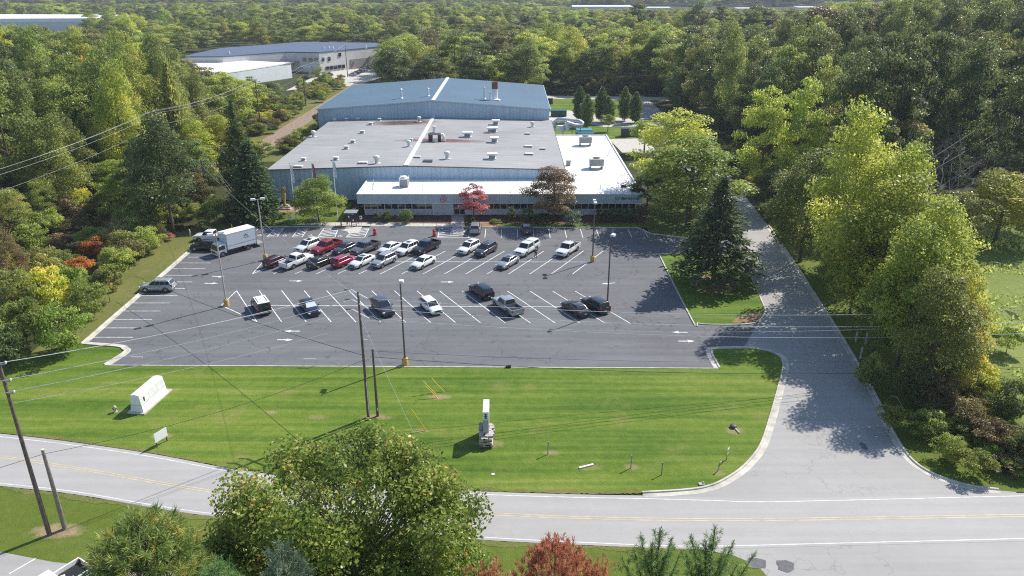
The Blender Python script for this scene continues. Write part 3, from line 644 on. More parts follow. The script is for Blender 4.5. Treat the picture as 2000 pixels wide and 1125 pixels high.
em.box((ex - .1, ey + .02, ez + .12), (.55, .04, .14)); em.box((ex + .1, ey + .02, ez - .12), (.55, .04, .14)); em.box((ex, ey + .02, ez), (.14, .038, .5))
em.box((ex - .45, ey + .02, ez - .72), (.5, .04, .14)); em.box((ex + .45, ey + .02, ez - .72), (.5, .04, .14)); em.box((ex, ey + .02, ez + .74), (.8, .04, .10))
em.build('emblem', M['emblem'], off)

# ------------------------------------------------------------------ things standing on the roofs
def on_roof(u, v, kind):
    z = ZRG
    for _ in range(8):
        x, y = G(u, v, z)
        if kind == 'low': z = (ZRG + (ZE - ZRG) * abs(x - MXC) / ((MXC - MXL) if x < MXC else (MXR - MXC))) + .22
        elif kind == 'up': z = (UZR + (UZE - UZR) * abs(x - UXC) / ((UXC - UXL) if x < UXC else (UXR - UXC))) + .22
        else: z = ZR
    return x, y, z
def skylight_vent(label, p, s=1.0, group=None):
    s *= .8           # squat hooded roof ventilator
    t = thing('roof_vent', label, 'vent', p, 0, group)
    m = MB(); m.box((0, 0, .06), (1.5 * s, 1.2 * s, .12)); m.build('kerb_base', M['offwhite'], t)
    m = MB(); m.box((0, 0, .30), (.95 * s, .8 * s, .40)); m.build('throat', M['grey'], t)
    m = MB(); m.box((0, 0, .58), (1.45 * s, 1.15 * s, .20), taper=.86); m.build('hood', M['white'], t, bevel=.03)
    return t
def box_fan(label, p, s=1.0, group=None):
    t = thing('exhaust_fan', label, 'fan', p, 0, group)
    m = MB(); m.box((0, 0, .45), (1.1 * s, 1.0 * s, .9)); m.build('housing', M['grey'], t)
    m = MB(); m.box((0.05, 0, 1.06), (1.9 * s, 1.5 * s, .34)); m.build('hood', M['white'], t, bevel=.04)
    m = MB(); m.box((0, 0, .07), (1.5 * s, 1.35 * s, .14)); m.build('kerb_base', M['offwhite'], t)
    return t
def turbine(label, p, s=1.0, group=None):
    t = thing('turbine_vent', label, 'vent', p, 0, group)
    m = MB(); m.lathe([(.38 * s, 0), (.34 * s, .5 * s), (.34 * s, .8 * s)], n=12); m.build('stem', M['steel'], t, smooth_a=R(40))
    m = MB(); m.lathe([(.36 * s, .8 * s), (.55 * s, .95 * s), (.62 * s, 1.2 * s), (.5 * s, 1.45 * s), (.2 * s, 1.58 * s)], n=16); m.build('turbine_head', M['offwhite'], t)
    m = MB(); m.box((0, 0, .05), (1.3 * s, 1.1 * s, .1)); m.build('kerb_base', M['offwhite'], t)
    return t
def hatch_lid(label, p, s=1.0, group=None, mat='offwhite'):
    t = thing('roof_hatch', label, 'hatch', p, 0, group)
    m = MB(); m.box((0, 0, .12), (1.7 * s, 1.1 * s, .24)); m.build('frame', M['grey'], t)
    m = MB(); m.box((0, 0, .30), (1.8 * s, 1.2 * s, .10), taper=.9); m.build('lid', M[mat], t, bevel=.02)
    return t
GV = 'vents scattered over the grey factory roof'
for u, v, tx in [(654, 236.5, 'first along the blue wall from its corner'), (677, 235.5, 'second along the blue wall from its corner'), (699.5, 234.8, 'third along the blue wall from its corner'), (741, 236, 'by blue wall left of dark stain')]:
    skylight_vent('small white hooded vent on grey roof, ' + tx, on_roof(u, v, 'low'), .8, GV)
for u, v, tx, s in [(723.5, 244, 'below the dark roof stain', 1.0), (707.5, 260, 'mid left slope, above a matching pair', 1.0), (689, 279, 'centre of left slope beside a thin pipe', 1.0), (676.5, 291, 'left slope, directly below the centre one', .95), (593, 314, 'near the front left roof corner', .9), (656, 312.5, 'near front eave behind the flagpoles', 1.0), (802.7, 276, 'left of ridge cap, rear of a close pair', .7)]:
    skylight_vent('white hooded vent on grey roof, ' + tx, on_roof(u, v, 'low'), s, GV)
for u, v, tx, s in [(913, 267.5, 'right slope between rusty stack and vent column', 1.25), (968, 243.5, 'farthest back in right slope column', 1.1), (964, 258, 'second from back', 1.1), (965.3, 278, 'middle of right slope column', 1.05), (961, 310.5, 'nearest the front eave on right slope', 1.1)]:
    box_fan('grey exhaust fan with wide white hood, ' + tx, on_roof(u, v, 'low'), s, 'hooded exhaust fans on the right slope')
box_fan('dark low fan box beside the second white hood', on_roof(957, 259, 'low'), .8)
for u, v, tx, s in [(612.5, 267.5, 'far left of the grey roof', 1.0), (736, 319, 'left slope close to front eave', 1.05), (798.7, 286, 'just left of ridge cap, front of a close pair', .9), (873.3, 310.5, 'right slope close to front eave', 1.05), (1040, 248, 'far back near the right roof edge', .9), (818.7, 238, 'by the blue wall inside the dark stain', .9)]:
    turbine('round headed metal vent, ' + tx, on_roof(u, v, 'low'), s, 'turbine vents on the grey roof')
for u, v, tx, s in [(582.7, 326.5, 'at the very front left corner', 1.0), (709, 319, 'left of the front turbine vent', 1.1), (814.7, 308, 'right of ridge cap near front', .8), (836, 316, 'dark, between ridge cap and front turbine', 1.1), (1030, 262.5, 'with conduit trailing left, rear right slope', .7), (1031.5, 287, 'right slope, upper of two pale ones', 1.0), (1060, 292, 'small, nearest the white roof', .7), (1033, 302, 'right slope, lower of two pale ones', 1.05)]:
    hatch_lid('low flat hatch on grey roof, ' + tx, on_roof(u, v, 'low'), s, 'flat hatches on the grey roof', 'dark' if 'dark' in tx else 'offwhite')
p = on_roof(850.7, 276, 'low'); t = thing('rusty_dust_collector', 'rust stained cluster of ducts and fan beside the ridge cap', 'dust collector', p)
m = MB(); m.box((-1.1, 0, .9), (.9, 1.0, 1.8)); m.box((.9, .1, .9), (.7, .9, 1.8)); m.build('leg_casing', flat('rusty_steel', (0.09, 0.045, 0.035), .8, noise=.4), t)
m = MB(); m.box((0, 0, 1.75), (2.6, 1.1, .5)); m.build('cross_duct', M['grey'], t, bevel=.05)
m = MB(); m.lathe([(.35, 2.0), (.35, 3.0), (.5, 3.1), (.5, 3.4), (.1, 3.5)], c=(-.2, .2, 0), n=12); m.build('stack', M['offwhite'], t, smooth_a=R(40))
m = MB(); m.tube([(1.0, 0, 1.6), (1.7, 0, 1.5), (1.95, 0, .9), (1.95, 0, .1)], .32, 10); m.build('elbow_duct', M['white'], t, smooth_a=R(60))
m = MB(); m.box((.1, -.6, .35), (1.0, .7, .7)); m.build('motor_box', M['offwhite'], t)
def stack_pipe(u, v, vtop, r, label, cap='cone', mat='white', kind='up', rusty=False):
    x, y, z = on_roof(u, v, kind); h = Z(vtop, y) - z
    t = thing('roof_stack', label, 'stack', (x, y, z), 0, 'pipes rising from the blue roof')
    m = MB(); m.lathe([(r * 2.2, 0), (r * 2.0, .08), (r * 1.25, .28), (r, .3), (r, h * .86)], n=12); m.build('pipe', M[mat], t, smooth_a=R(50))
    m = MB()
    if cap == 'cone': m.lathe([(r * 1.7, h * .84), (r * 1.7, h * .88), (r * .2, h)], n=12)
    else: m.lathe([(r * 1.12, h * .62), (r * 1.15, h), (r * .85, h), (r * .85, h * .95)], n=14)
    m.build('cap', flat('rusty_cap', (0.20, 0.07, 0.05), .8, noise=.4) if rusty else M['steel'], t, smooth_a=R(50))
stack_pipe(784, 192, 172, .28, 'white pipe with cone cap, leftmost on the blue roof')
stack_pipe(836.5, 187.5, 171, .26, 'white cone capped pipe just left of the ridge cap')
stack_pipe(966.7, 195, 160, .75, 'thick white stack with rusty rim on blue roof', 'open', rusty=True)
stack_pipe(946, 193, 169, .22, 'tall thin rust marked pipe left of thick white stack', mat='offwhite')
stack_pipe(957.3, 194, 179, .30, 'short white pipe at the foot of thick stack')
p = on_roof(957, 195.5, 'up'); m = MB(); m.box((p[0], p[1], p[2] + .05), (5.0, 1.3, .14)); one('flashing_pad', m, M['white'], 'white flashing pad under the group of roof stacks', 'flashing')
def ac(u, v, label, w=3.0, d=2.2, h=1.5, leg=.7):
    x, y, z = on_roof(u, v, 'flat'); t = thing('air_conditioner', label, 'air conditioner', (x, y, z), 0, 'air conditioners on the white roof')
    m = MB(); m.box((0, 0, leg + h / 2), (w, d, h)); m.build('casing', M['offwhite'], t, bevel=.04)
    m = MB()
    for k in range(6): m.box((-w / 2 + (k + .5) * w / 6, -d / 2 - .02, leg + h * .5), (w / 8, .05, h * .78))
    m.box((0, -d / 2 - .012, leg + h * .5), (w * .97, .02, h * .86)); m.build('grille', M['grey'], t)
    m = MB(); m.lathe([(.75, leg + h), (.75, leg + h + .12), (.6, leg + h + .14)], n=16); m.build('fan_shroud', M['dark'], t)
    m = MB()
    for sx in (-1, 1): m.box((sx * w * .4, 0, leg / 2), (.2, d, leg))
    m.build('skid', M['grey'], t)
ac(1142.7, 284, 'grey air conditioner on raised skid, farther back on the white roof'); ac(1164, 329, 'grey air conditioner on raised skid, nearer the front of white wing')
t = None
x, y, z = on_roof(790, 364, 'flat'); t = thing('cooling_unit', 'tall white cooling unit on the white roof behind the flagpoles', 'cooling unit', (x, y, z))
m = MB(); m.box((0, 0, .75), (1.5, 1.5, 1.5)); m.build('coil_body', M['grey'], t); m = MB()
for sx in (-1, 1):
    for sy in (-1, 1): m.box((sx * .8, sy * .8, .95), (.14, .14, 1.9))
m.box((0, 0, 1.6), (1.66, 1.66, .16)); m.build('frame', M['white'], t); m = MB(); m.lathe([(.6, 1.68), (.6, 2.0), (.5, 2.0)], n=14); m.build('fan_shroud', M['white'], t)
x, y, z = on_roof(1110, 323, 'flat'); m = MB(); m.box((x, y, z + .45), (.9, .8, .9)); m.box((x, y, z + .95), (1.1, 1.0, .12)); one('roof_curb_box', m, M['grey'], 'small dark grey box beside the grey roof edge on white roof', 'vent box')
for u, v, tx in [(998, 375.5, 'middle of the front roof strip'), (1172.5, 371, 'front of the right wing'), (728, 371, 'left end of the front roof strip'), (826, 371, 'right of the cooling unit'), (1188, 304, 'near the right parapet'), (730, 360, 'by the left rear corner'), (1196, 286, 'rear, beside the right parapet'), (1182, 275, 'rear right corner')]:
    x, y, z = on_roof(u, v, 'flat'); t = thing('vent_pipe', 'thin vent pipe on white roof, ' + tx, 'pipe', (x, y, z), 0, 'thin pipes on the white roof')
    m = MB(); m.lathe([(.28, 0), (.22, .06), (.07, .12), (.06, 1.0)], n=8); m.build('pipe', M['steel'], t)
for k, u in enumerate((1216, 1221.5)):
    x, y, z = on_roof(u, 365.5, 'flat'); m = MB(); m.lathe([(.22, 0), (.34, .1), (.36, .3), (.2, .42)], c=(x, y, z)); one('roof_drain', m, M['black'], 'black domed drain on leaf strewn roof corner, ' + ('left' if k == 0 else 'right') + ' of two', 'drain', 'black domed drains at the roof corner')
lf = MB()
for k in range(240):
    u = random.gauss(1226, 16); v = random.gauss(352, 18); x, y, z = on_roof(u, v, 'flat')
    if x > XR - .3 or y < YF + .3: continue
    a = random.uniform(0, 6.28); s = random.uniform(.08, .2)
    lf.add([(x + s * math.cos(a + q), y + s * math.sin(a + q), ZR + .012 + .00005 * k) for q in (0, 1.5, 3.1, 4.7)], [(0, 1, 2, 3)])
tag(lf.build('fallen_leaves', M['straw']), 'brown leaves scattered in the right corner of white roof', 'leaves', kind='stuff')
# service side behind the wing
t = thing('duct_work', 'loop of pale metal ducts beside the factory side wall', 'ducts', (0, 0, 0)); YD = 203
def at(u, v, y): return (Xa(u, v, y), y, Z(v, y))
m = MB(); m.tube([at(1083, 250, YD), at(1081, 240, YD), at(1090, 234, YD), at(1112, 235.5, YD), at(1131, 237, YD - .5), at(1137.5, 241, YD - 1), at(1135, 246, YD - 1.5), at(1122, 245, YD - 2), at(1106, 240, YD - 2)], .62, 12); m.build('duct', M['steel'], t, smooth_a=R(60))
m = MB(); m.tube([at(1108, 254, YD - 2), at(1107, 246, YD - 2), at(1108, 240, YD - 2)], .7, 12); m.tube([at(1096, 256, YD - 2), at(1096, 245, YD - 2)], 1.0, 14); m.build('riser', M['offwhite'], t, smooth_a=R(60))
m = MB()
for u in (1084, 1100, 1118, 1134): a = at(u, 240, YD - 1); m.box((a[0], a[1], a[2] / 2 - .3), (.18, .18, a[2]))
m.build('support_leg', M['grey'], t)
for k, (v, yy, mt) in enumerate([(253.5, 208, 'teal'), (260, 201, 'teal_dark')]):
    x0, x1 = Xa(1126 - k * 2, v, yy), Xa(1156 + k * 4, v, yy); z = Z(v, yy)
    t = thing('canopy_roof', ('bright teal' if k == 0 else 'dark teal') + ' canopy roof behind the white wing' + (', farther one' if k == 0 else ', nearer one'), 'canopy', (0, 0, 0))
    m = MB(); m.box(((x0 + x1) / 2, yy, z), (x1 - x0, 2.6, .25)); m.build('canopy', M[mt], t)
    m = MB(); m.box(((x0 + x1) / 2, yy + 1.4, z + .16), (x1 - x0 + .2, .35, .14)); m.build('edge_strip', M['teal' if k else 'white'], t)
    m = MB()
    for x in (x0 + .2, x1 - .2):
        for s in (-1, 1): m.box((x, yy + s * 1.1, z / 2 - .07), (.15, .15, z - .15))
    m.build('post', M['grey'], t)
x, y = G(1091, 227); t = thing('dumpster', 'dark green open dumpster beyond the duct work', 'dumpster', (x, y, 0)); m = MB()
m.box((0, 0, 1.0), (5.0, 2.3, 1.7)); m.build('bin', M['green_bin'], t); m = MB()
for k in range(5): m.box((-2 + k, -1.2, 1.0), (.14, .12, 1.6))
m.build('rib', M['green_bin'], t); m = MB(); m.box((0, 0, 1.92), (5.2, 2.5, .14)); m.build('rim', M['teal_dark'], t)
x, y = G(1074, 203); m = MB(); m.box((x, y, .9), (2.0, 1.6, 1.8), taper=.95); m.box((x, y, 1.88), (2.2, 1.8, .16)); one('rubbish_bin', m, M['dark'], 'dark rubbish bin at the edge of back lawn', 'bin')
x, y = G(1222, 266); m = MB(); m.box((x, y, 1.1), (2.6, 2.0, 2.2)); m.box((x, y, 2.28), (2.8, 2.2, .14)); m.box((x + 2.6, y, .5), (2.0, 1.4, 1.0)); one('utility_cabinet', m, M['dark'], 'dark utility cabinet by the pad right of the wing', 'cabinet')

# ------------------------------------------------------------------ far buildings
def farbuilding(name, label, cat, xy, h, wall, roof, lip=.5):
    t = thing(name, label, cat, (0, 0, 0)); m = MB()
    n = len(xy); a = sum(xy[i][0] * xy[(i + 1) % n][1] - xy[(i + 1) % n][0] * xy[i][1] for i in range(n))
    if a < 0: xy = xy[::-1]
    cx = sum(p[0] for p in xy) / n; cy = sum(p[1] for p in xy) / n
    z0 = float(terr(cx, cy)) - 2
    for i in range(n): m.add([(*xy[i], z0), (*xy[(i + 1) % n], z0), (*xy[(i + 1) % n], h), (*xy[i], h)], [(0, 1, 2, 3)])
    m.build('wall', M[wall], t)
    m = MB(); m.prism([(cx + (p[0] - cx) * 1.006, cy + (p[1] - cy) * 1.006) for p in xy], h, h + lip); m.build('roof', M[roof], t)
    return t
def px(u, v, z): return G(u, v, z)
H1 = 9.0
A_, N_, D_ = px(622.7, 104, H1), px(558, 103, H1), px(357, 112, H1); B_ = px(748, 91.5, H1); C_ = px(740, 85.5, H1); E_ = px(590, 83.5, H1); F_ = px(430, 96, H1)
bp = farbuilding('distribution_building', 'long pale building with dark blue flat roof beyond the woods', 'warehouse', [D_, px(435, 112, H1), N_, A_, B_, C_, E_, F_], H1, 'far_wall', 'far_roof_blue')
def wallpt(P, Q, t, z, o=.15):
    d = Vector((Q[0] - P[0], Q[1] - P[1])); n = Vector((d.y, -d.x)).normalized()
    return (P[0] + d.x * t + n.x * o, P[1] + d.y * t + n.y * o, z), math.atan2(d.y, d.x)
for P, Q, ts, z, sz in [(N_, A_, (.55, .74, .9), 6.0, (1.6, 1.7)), (A_, B_, (.05, .14), 6.0, (1.4, 1.7)), (A_, B_, (.30,), 7.4, (1.6, 1.6))]:
    for tt in ts:
        p, a = wallpt(P, Q, tt, z); m = MB(); m.box(p, (sz[0], .3, sz[1]), rz=a); m.build('window', M['glass'], bp)
for tt in (.10, .16, .22, .28, .34): p, a = wallpt(A_, B_, tt, 1.8); m = MB(); m.box(p, (2.0, .3, 1.6), rz=a); m.build('window', M['glass'], bp)
p, a = wallpt(A_, B_, .75, 2.4); m = MB(); m.box(p, (26, .35, 4.5), rz=a); m.build('lower_cladding', flat('brown_cladding', (.26, .24, .22), .8), bp)
for tt in (.50, .68, .85): p, a = wallpt(N_, A_, tt, 1.9); m = MB(); m.box(p, (3.0, .3, 3.6), rz=a); m.build('dock_door', M['offwhite'], bp)
p, a = wallpt(px(470, 112, H1), N_, .8, 5.0, 3.0); m = MB(); m.box(p, (24, 6, .5), rz=a); m.build('loading_canopy', M['grey'], bp)
for u, v in ((448, 106), (632, 95), (643, 95.5), (650, 95), (715, 94)): x, y = G(u, v, H1 + .5); m = MB(); m.box((x, y, H1 + 1), (.6, .6, 1.4)); m.build('roof_vent', M['white'], bp)
wh = farbuilding('white_warehouse', 'white roofed warehouse in front of the blue roofed building', 'warehouse', [px(360, 114, 6.5), px(568, 124, 6.5), px(465, 140, 6.5), px(380, 152, 6.5), px(330, 140, 6.5)], 6.5, 'far_white', 'white_roof', .3)
m = MB(); q = [px(568, 124, 6.5), px(380, 152, 6.5)]; m.tube([(q[0][0], q[0][1], 6.6), (q[1][0], q[1][1], 6.6)], .35, 4); m.build('gutter', M['grey'], wh)
w2 = farbuilding('far_shed', 'long white shed roof among trees in the upper left corner', 'shed', [(-560, 650), (-352, 668), (-352, 735), (-590, 750)], 8.0, 'far_white', 'white_roof', 3.0)
house = farbuilding('small_house', 'small white building beside the end of the blue roof', 'house', [px(728, 82, 5), px(752, 82, 5), (-88, 500), (-104, 500)], 5.0, 'far_white', 'far_roof_blue', 1.2)
for k, (u0, u1, v, dpt, hh, c) in enumerate([(1118, 1236, 13.5, 50, 8, 'far_white'), (1262, 1310, 15.5, 30, 7, 'far_white'), (1322, 1350, 5, 30, 9, 'white_roof'), (1375, 1392, 7, 25, 9, 'far_wall'), (1408, 1424, 6, 20, 9, 'far_wall'), (1440, 1470, 17, 25, 7, 'far_white'), (1515, 1550, 10, 30, 7, 'far_roof_blue'), (1560, 1600, 15, 30, 8, 'far_white'), (905, 990, 1, 40, 8, 'far_wall')]):
    y = G(1000, v, hh)[1]; x0, x1 = Xa(u0, v, y), Xa(u1, v, y)
    farbuilding('distant_building', ['long low white warehouse on the horizon', 'white building right of the long horizon warehouse', 'bright white house block on the hazy horizon', 'small pale block right of the bright horizon house', 'small pale house second right of bright horizon house', 'low white building below the hazy horizon houses', 'distant dark roofed building near the tall brown tree', 'white roofed building half hidden behind brown tree', 'pale distant block left of the long horizon warehouse'][k], 'building', [(x0, y), (x1, y), (x1 + 3, y + dpt), (x0 + 3, y + dpt)], hh, c, 'white_roof' if c != 'far_roof_blue' else 'far_roof_blue')

# ------------------------------------------------------------------ vehicles (front along +x, origin on the ground under the middle)
PAINT = {}
def paint(name, c, metal=0.0, rough=0.28):
    if name not in PAINT: PAINT[name] = flat('car_paint_' + name, c, rough, metal, coat=0.7)
    return PAINT[name]
def loft_body(st, W, zc=.24):
    """st: (x, width factor, z top, z shoulder); closed mirrored shell"""
    mb = MB(); rings = []
    for x, k, zt, zs in st:
        w = W / 2 * k
        half = [(0, zc), (w * .86, zc), (w * .96, zc + .10), (w, .52 if zt > .7 else zc + .2), (w * .985, zs - .06), (w * .90, zt - .01), (w * .5, zt + .015), (0, zt + .022)]
        r = [(x, y, z) for y, z in half] + [(x, -y, z) for y, z in reversed(half[1:-1])]
        rings.append(r)
    n = len(rings[0]); vs = [p for r in rings for p in r]; fs = []
    for i in range(len(rings) - 1):
        for j in range(n): fs.append((i * n + j, (i + 1) * n + j, (i + 1) * n + (j + 1) % n, i * n + (j + 1) % n))
    fs += [tuple(range(n)), tuple(reversed(range((len(rings) - 1) * n, len(rings) * n)))]
    mb.add(vs, fs); return mb
def quad_on(p, a0, a1, b0, b1, off):
    """sub-quad of quad p (bl, br, tr, tl), pushed outward by off"""
    P = [Vector(q) for q in p]; nrm = (P[1] - P[0]).cross(P[3] - P[0]).normalized()
    f = lambda s, t: (P[0].lerp(P[1], s)).lerp(P[3].lerp(P[2], s), t) + nrm * off
    return [f(a0, b0), f(a1, b0), f(a1, b1), f(a0, b1)]
def panel(name, q, mat, parent, th=.02):
    P = [Vector(x) for x in q]; nrm = (P[1] - P[0]).cross(P[3] - P[0]).normalized()
    m = MB(); m.add(P + [x - nrm * th for x in P], [(0, 1, 2, 3), (7, 6, 5, 4), (0, 4, 5, 1), (1, 5, 6, 2), (2, 6, 7, 3), (3, 7, 4, 0)]); return m.build(name, mat, parent)
BODY = M['offwhite']                                       # stand-in slot, replaced per vehicle
def wheels(t, xs, W, r=.34, dual=False):
    for x in xs:
        for s in (-1, 1):
            m = MB(); y = s * (W / 2 - .11)
            m.lathe([(r * .62, -.115), (r * .95, -.115), (r, -.08), (r, .08), (r * .95, .115), (r * .62, .115)], n=20)
            wv = m.build('wheel', M['rubber'], t, smooth_a=R(40)); wv.rotation_euler = (R(90), 0, 0); wv.location = (x, y, r)
            m = MB(); m.lathe([(r * .64, -.10), (r * .64, .10)], n=20)
            for k in range(5):
                a = 2 * math.pi * k / 5
                for q in (-1, 1): m.box((r * .36 * math.cos(a), r * .36 * math.sin(a), q * .11), (r * .62, r * .16, .02), rz=a)
            m.build('rim', M['rim'], wv)
            m = MB(); k = 14; yy = s * (W / 2 + .006); pts = []
            for j in range(k + 1): a = math.pi * j / k; pts.append((x + (r + .07) * math.cos(a), yy, r + (r + .07) * math.sin(a)))
            pts += [(x - r - .07, yy, .22), (x + r + .07, yy, .22)]
            m.add(pts + [(p[0], p[1] - s * .03, p[2]) for p in pts], [tuple(range(len(pts))) if s < 0 else tuple(reversed(range(len(pts))))])
            m.build('wheel_arch', M['black'], t)
def car_cabin(t, W, rb, rt_, ft, fb, zb, H, kb=.88, kt=.70, split=(), paintm=None, rear_in=True, glassy=True):
    """rb rear base x, rt rear top x, ft front top x, fb front base x"""
    wb, wt = W / 2 * kb, W / 2 * kt
    B = [(rb, -wb, zb), (fb, -wb * .97, zb), (fb, wb * .97, zb), (rb, wb, zb)]
    T = [(rt_, -wt, H - .03), (ft, -wt, H - .02), (ft, wt, H - .02), (rt_, wt, H - .03)]
    m = MB(); m.add(B + T, [(3, 2, 1, 0), (4, 5, 6, 7), (0, 1, 5, 4), (1, 2, 6, 5), (2, 3, 7, 6), (3, 0, 4, 7)])
    m.build('cabin', BODY, t, bevel=.07, smooth_a=R(50))
    panel('windscreen', quad_on([B[1], B[2], T[2], T[1]], .05, .95, .10, .93, .010), M['glass'], t)
    if rear_in: panel('rear_window', quad_on([B[3], B[0], T[0], T[3]], .08, .92, .22, .90, .010), M['glass'], t)
    ed = [0.035] + list(split) + [.965]
    for i in range(len(ed) - 1):
        a, b = ed[i] + (.012 if i else .03), ed[i + 1] - .012
        panel('side_window', quad_on([B[0], B[1], T[1], T[0]], a, b, .14, .88, .010), M['glass'], t)
        panel('side_window', quad_on([B[2], B[3], T[3], T[2]], 1 - b, 1 - a, .14, .88, .010), M['glass'], t)
def lights(t, L, W, zf, zr, tall=False, xf=0.0, xr=0.0):
    for s in (-1, 1):
        m = MB(); m.box((L / 2 - .10 - xf, s * W * .385, zf), (.20, W * .16, .13), rz=-s * .35); m.build('headlight', M['lens'], t, bevel=.02)
        m = MB(); m.box((-L / 2 + .09 + xr, s * W * .40, zr), (.16, W * .13, .34 if tall else .15), rz=s * .25); m.build('taillight', M['tail'], t, bevel=.02)
    m = MB(); m.box((L / 2 - .02 - xf, 0, zf - .10), (.06, W * .48, .20)); m.build('grille', M['black'], t)
    m = MB(); m.box((L / 2 - .04 - xf, 0, .36), (.08, W * .8, .14)); m.build('front_bumper', M['dark'], t)
    m = MB(); m.box((-L / 2 + .03 + xr, 0, .40), (.08, W * .8, .14)); m.build('rear_bumper', M['dark'], t)
    m = MB(); m.box((-L / 2 - .005 + xr, 0, .62), (.02, .32, .16)); m.build('number_plate', M['offwhite'], t)
def mirrors(t, x, W, z):
    for s in (-1, 1):
        m = MB(); m.box((x, s * (W / 2 + .08), z), (.12, .22, .15)); m.build('mirror', BODY, t, bevel=.03)
def roofbits(t, kind, x0, x1, W, H):
    if kind == 'sunroof':
        m = MB(); m.box(((x0 + x1) / 2 + .25, 0, H - .015), (.75, W * .42, .03)); m.build('sunroof', M['glass'], t)
    if kind in ('rack', 'rails'):
        m = MB()
        for s in (-1, 1): m.box(((x0 + x1) / 2, s * W * .30, H + .05), (x1 - x0 - .3, .05, .05))
        if kind == 'rack':
            for k in range(4): m.box((x0 + .3 + (x1 - x0 - .6) * k / 3, 0, H + .10), (.10, W * .66, .06))
        for s in (-1, 1):
            for q in (.2, .8): m.box((x0 + (x1 - x0) * q, s * W * .30, H + .0), (.07, .05, .08))
        m.build('roof_rack', M['steel'], t)
PROTO = {}
def proto(kind):
    if kind in PROTO: return PROTO[kind]
    if kind == 'sedan_s':
        PROTO[kind] = copy_tree(proto('sedan')); roofbits(PROTO[kind], 'sunroof', -1.15, .25, 1.84, 1.46); return PROTO[kind]
    t = thing('parked_car', None, 'car', (0, -400, 0))
    if kind == 'sedan':
        L, W, H = 4.75, 1.84, 1.46
        loft_body([(-2.37, .78, .72, .66), (-2.32, .86, .95, .86), (-2.0, .96, 1.04, .93), (-1.3, 1, 1.04, .95), (0, 1, 1.0, .94), (.95, 1, .99, .92), (1.7, .98, .90, .83), (2.15, .92, .78, .72), (2.33, .80, .66, .60), (2.37, .74, .55, .5)], W).build('body', BODY, t, smooth_a=R(55))
        car_cabin(t, W, -1.95, -1.15, .25, 1.15, .96, H, split=(.36, .66))
        wheels(t, (-1.42, 1.42), W, .33); lights(t, L, W, .66, .86); mirrors(t, .75, W, 1.02)
    elif kind in ('hatch', 'suv', 'suv_s', 'suv_r', 'suv_k'):
        big = kind != 'hatch'; L, W, H = (4.7, 1.9, 1.70) if big else (4.3, 1.8, 1.52); b = L / 2; hb = 1.08 if big else 1.0
        loft_body([(-b, .82, .75, .7), (-b + .04, .92, hb - .05, .9), (-b + .5, .99, hb, hb - .07), (0, 1, hb, hb - .06), (.85, 1, hb - .01, hb - .08), (b - .7, .98, hb - .09, hb - .16), (b - .2, .93, hb - .2, hb - .26), (b - .03, .82, .78, .7), (b, .76, .6, .55)], W, .26).build('body', BODY, t, smooth_a=R(55))
        car_cabin(t, W, -b + .06, -b + .42, .30, 1.12, hb - .03, H, .90, .73, split=(.24, .50, .74))
        wheels(t, (-b + .95, b - .93), W, .37 if big else .33); lights(t, L, W, .80 if big else .72, .98, True, 0, .0); mirrors(t, .78, W, hb + .05)
        if kind == 'suv_s': roofbits(t, 'sunroof', -1.6, .3, W, H)
        if kind == 'suv_r': roofbits(t, 'rails', -1.8, .3, W, H)
        if kind == 'suv_k': roofbits(t, 'rack', -1.8, .3, W, H)
    elif kind == 'offroad':
        L, W, H = 4.5, 1.88, 1.86; b = L / 2
        loft_body([(-b, .93, .85, .8), (-b + .03, .97, 1.12, 1.05), (0, 1, 1.13, 1.06), (.9, 1, 1.12, 1.05), (b - .3, .96, 1.05, .98), (b - .04, .93, .98, .9), (b, .88, .7, .62)], W, .34).build('body', BODY, t, smooth_a=R(40))
        car_cabin(t, W, -b + .02, -b + .14, .55, .95, 1.10, H - .06, .94, .86, split=(.30, .64))
        m = MB(); m.box((-.75, 0, H - .04), (2.7, W * .84, .10)); m.build('roof_panel', M['white'], t, bevel=.04)
        wheels(t, (-b + .85, b - .8), W, .39); lights(t, L, W, .88, .95, True); mirrors(t, .7, W, 1.2)
        m = MB(); m.lathe([(.36, -.11), (.38, 0), (.36, .11), (.2, .12)], n=18); o = m.build('spare_wheel', M['rubber'], t, smooth_a=R(50)); o.rotation_euler = (0, R(90), 0); o.location = (-b - .12, -.15, 1.02)
        roofbits(t, 'rails', -1.9, .4, W, H)
    elif kind in ('pickup', 'pickup_cap', 'pickup_long'):
        L, W, H = 5.7, 1.98, 1.88; b = L / 2
        loft_body([(-b, .93, .70, .64), (-b + .05, .97, .80, .74), (-.86, .98, .80, .74), (-.80, 1, 1.14, 1.05), (.9, 1, 1.14, 1.05), (1.3, .99, 1.16, 1.06), (b - .35, .96, 1.08, .98), (b - .06, .92, .98, .88), (b, .86, .65, .58)], W, .36).build('body', BODY, t, smooth_a=R(45))
        car_cabin(t, W, -.80, -.66, .72, 1.35, 1.10, H, .90, .76, split=(.42, .72))
        m = MB()
        for s in (-1, 1): m.box(((-b - .80) / 2 + .02, s * (W / 2 - .07), .94), (b - .84, .12, .52))
        m.build('bed_side', BODY, t, bevel=.03)
        m = MB(); m.box((-b + .06, 0, .93), (.10, W - .28, .50)); m.build('tailgate', BODY, t, bevel=.02)
        m = MB(); m.box(((-b - .8) / 2 + .05, 0, .83), (b - 1.0, W - .3, .03)); m.build('bed_liner', M['black'], t)
        wheels(t, (-b + 1.25, b - 1.05), W, .40); lights(t, L, W, .92, .98, True); mirrors(t, .95, W, 1.22)
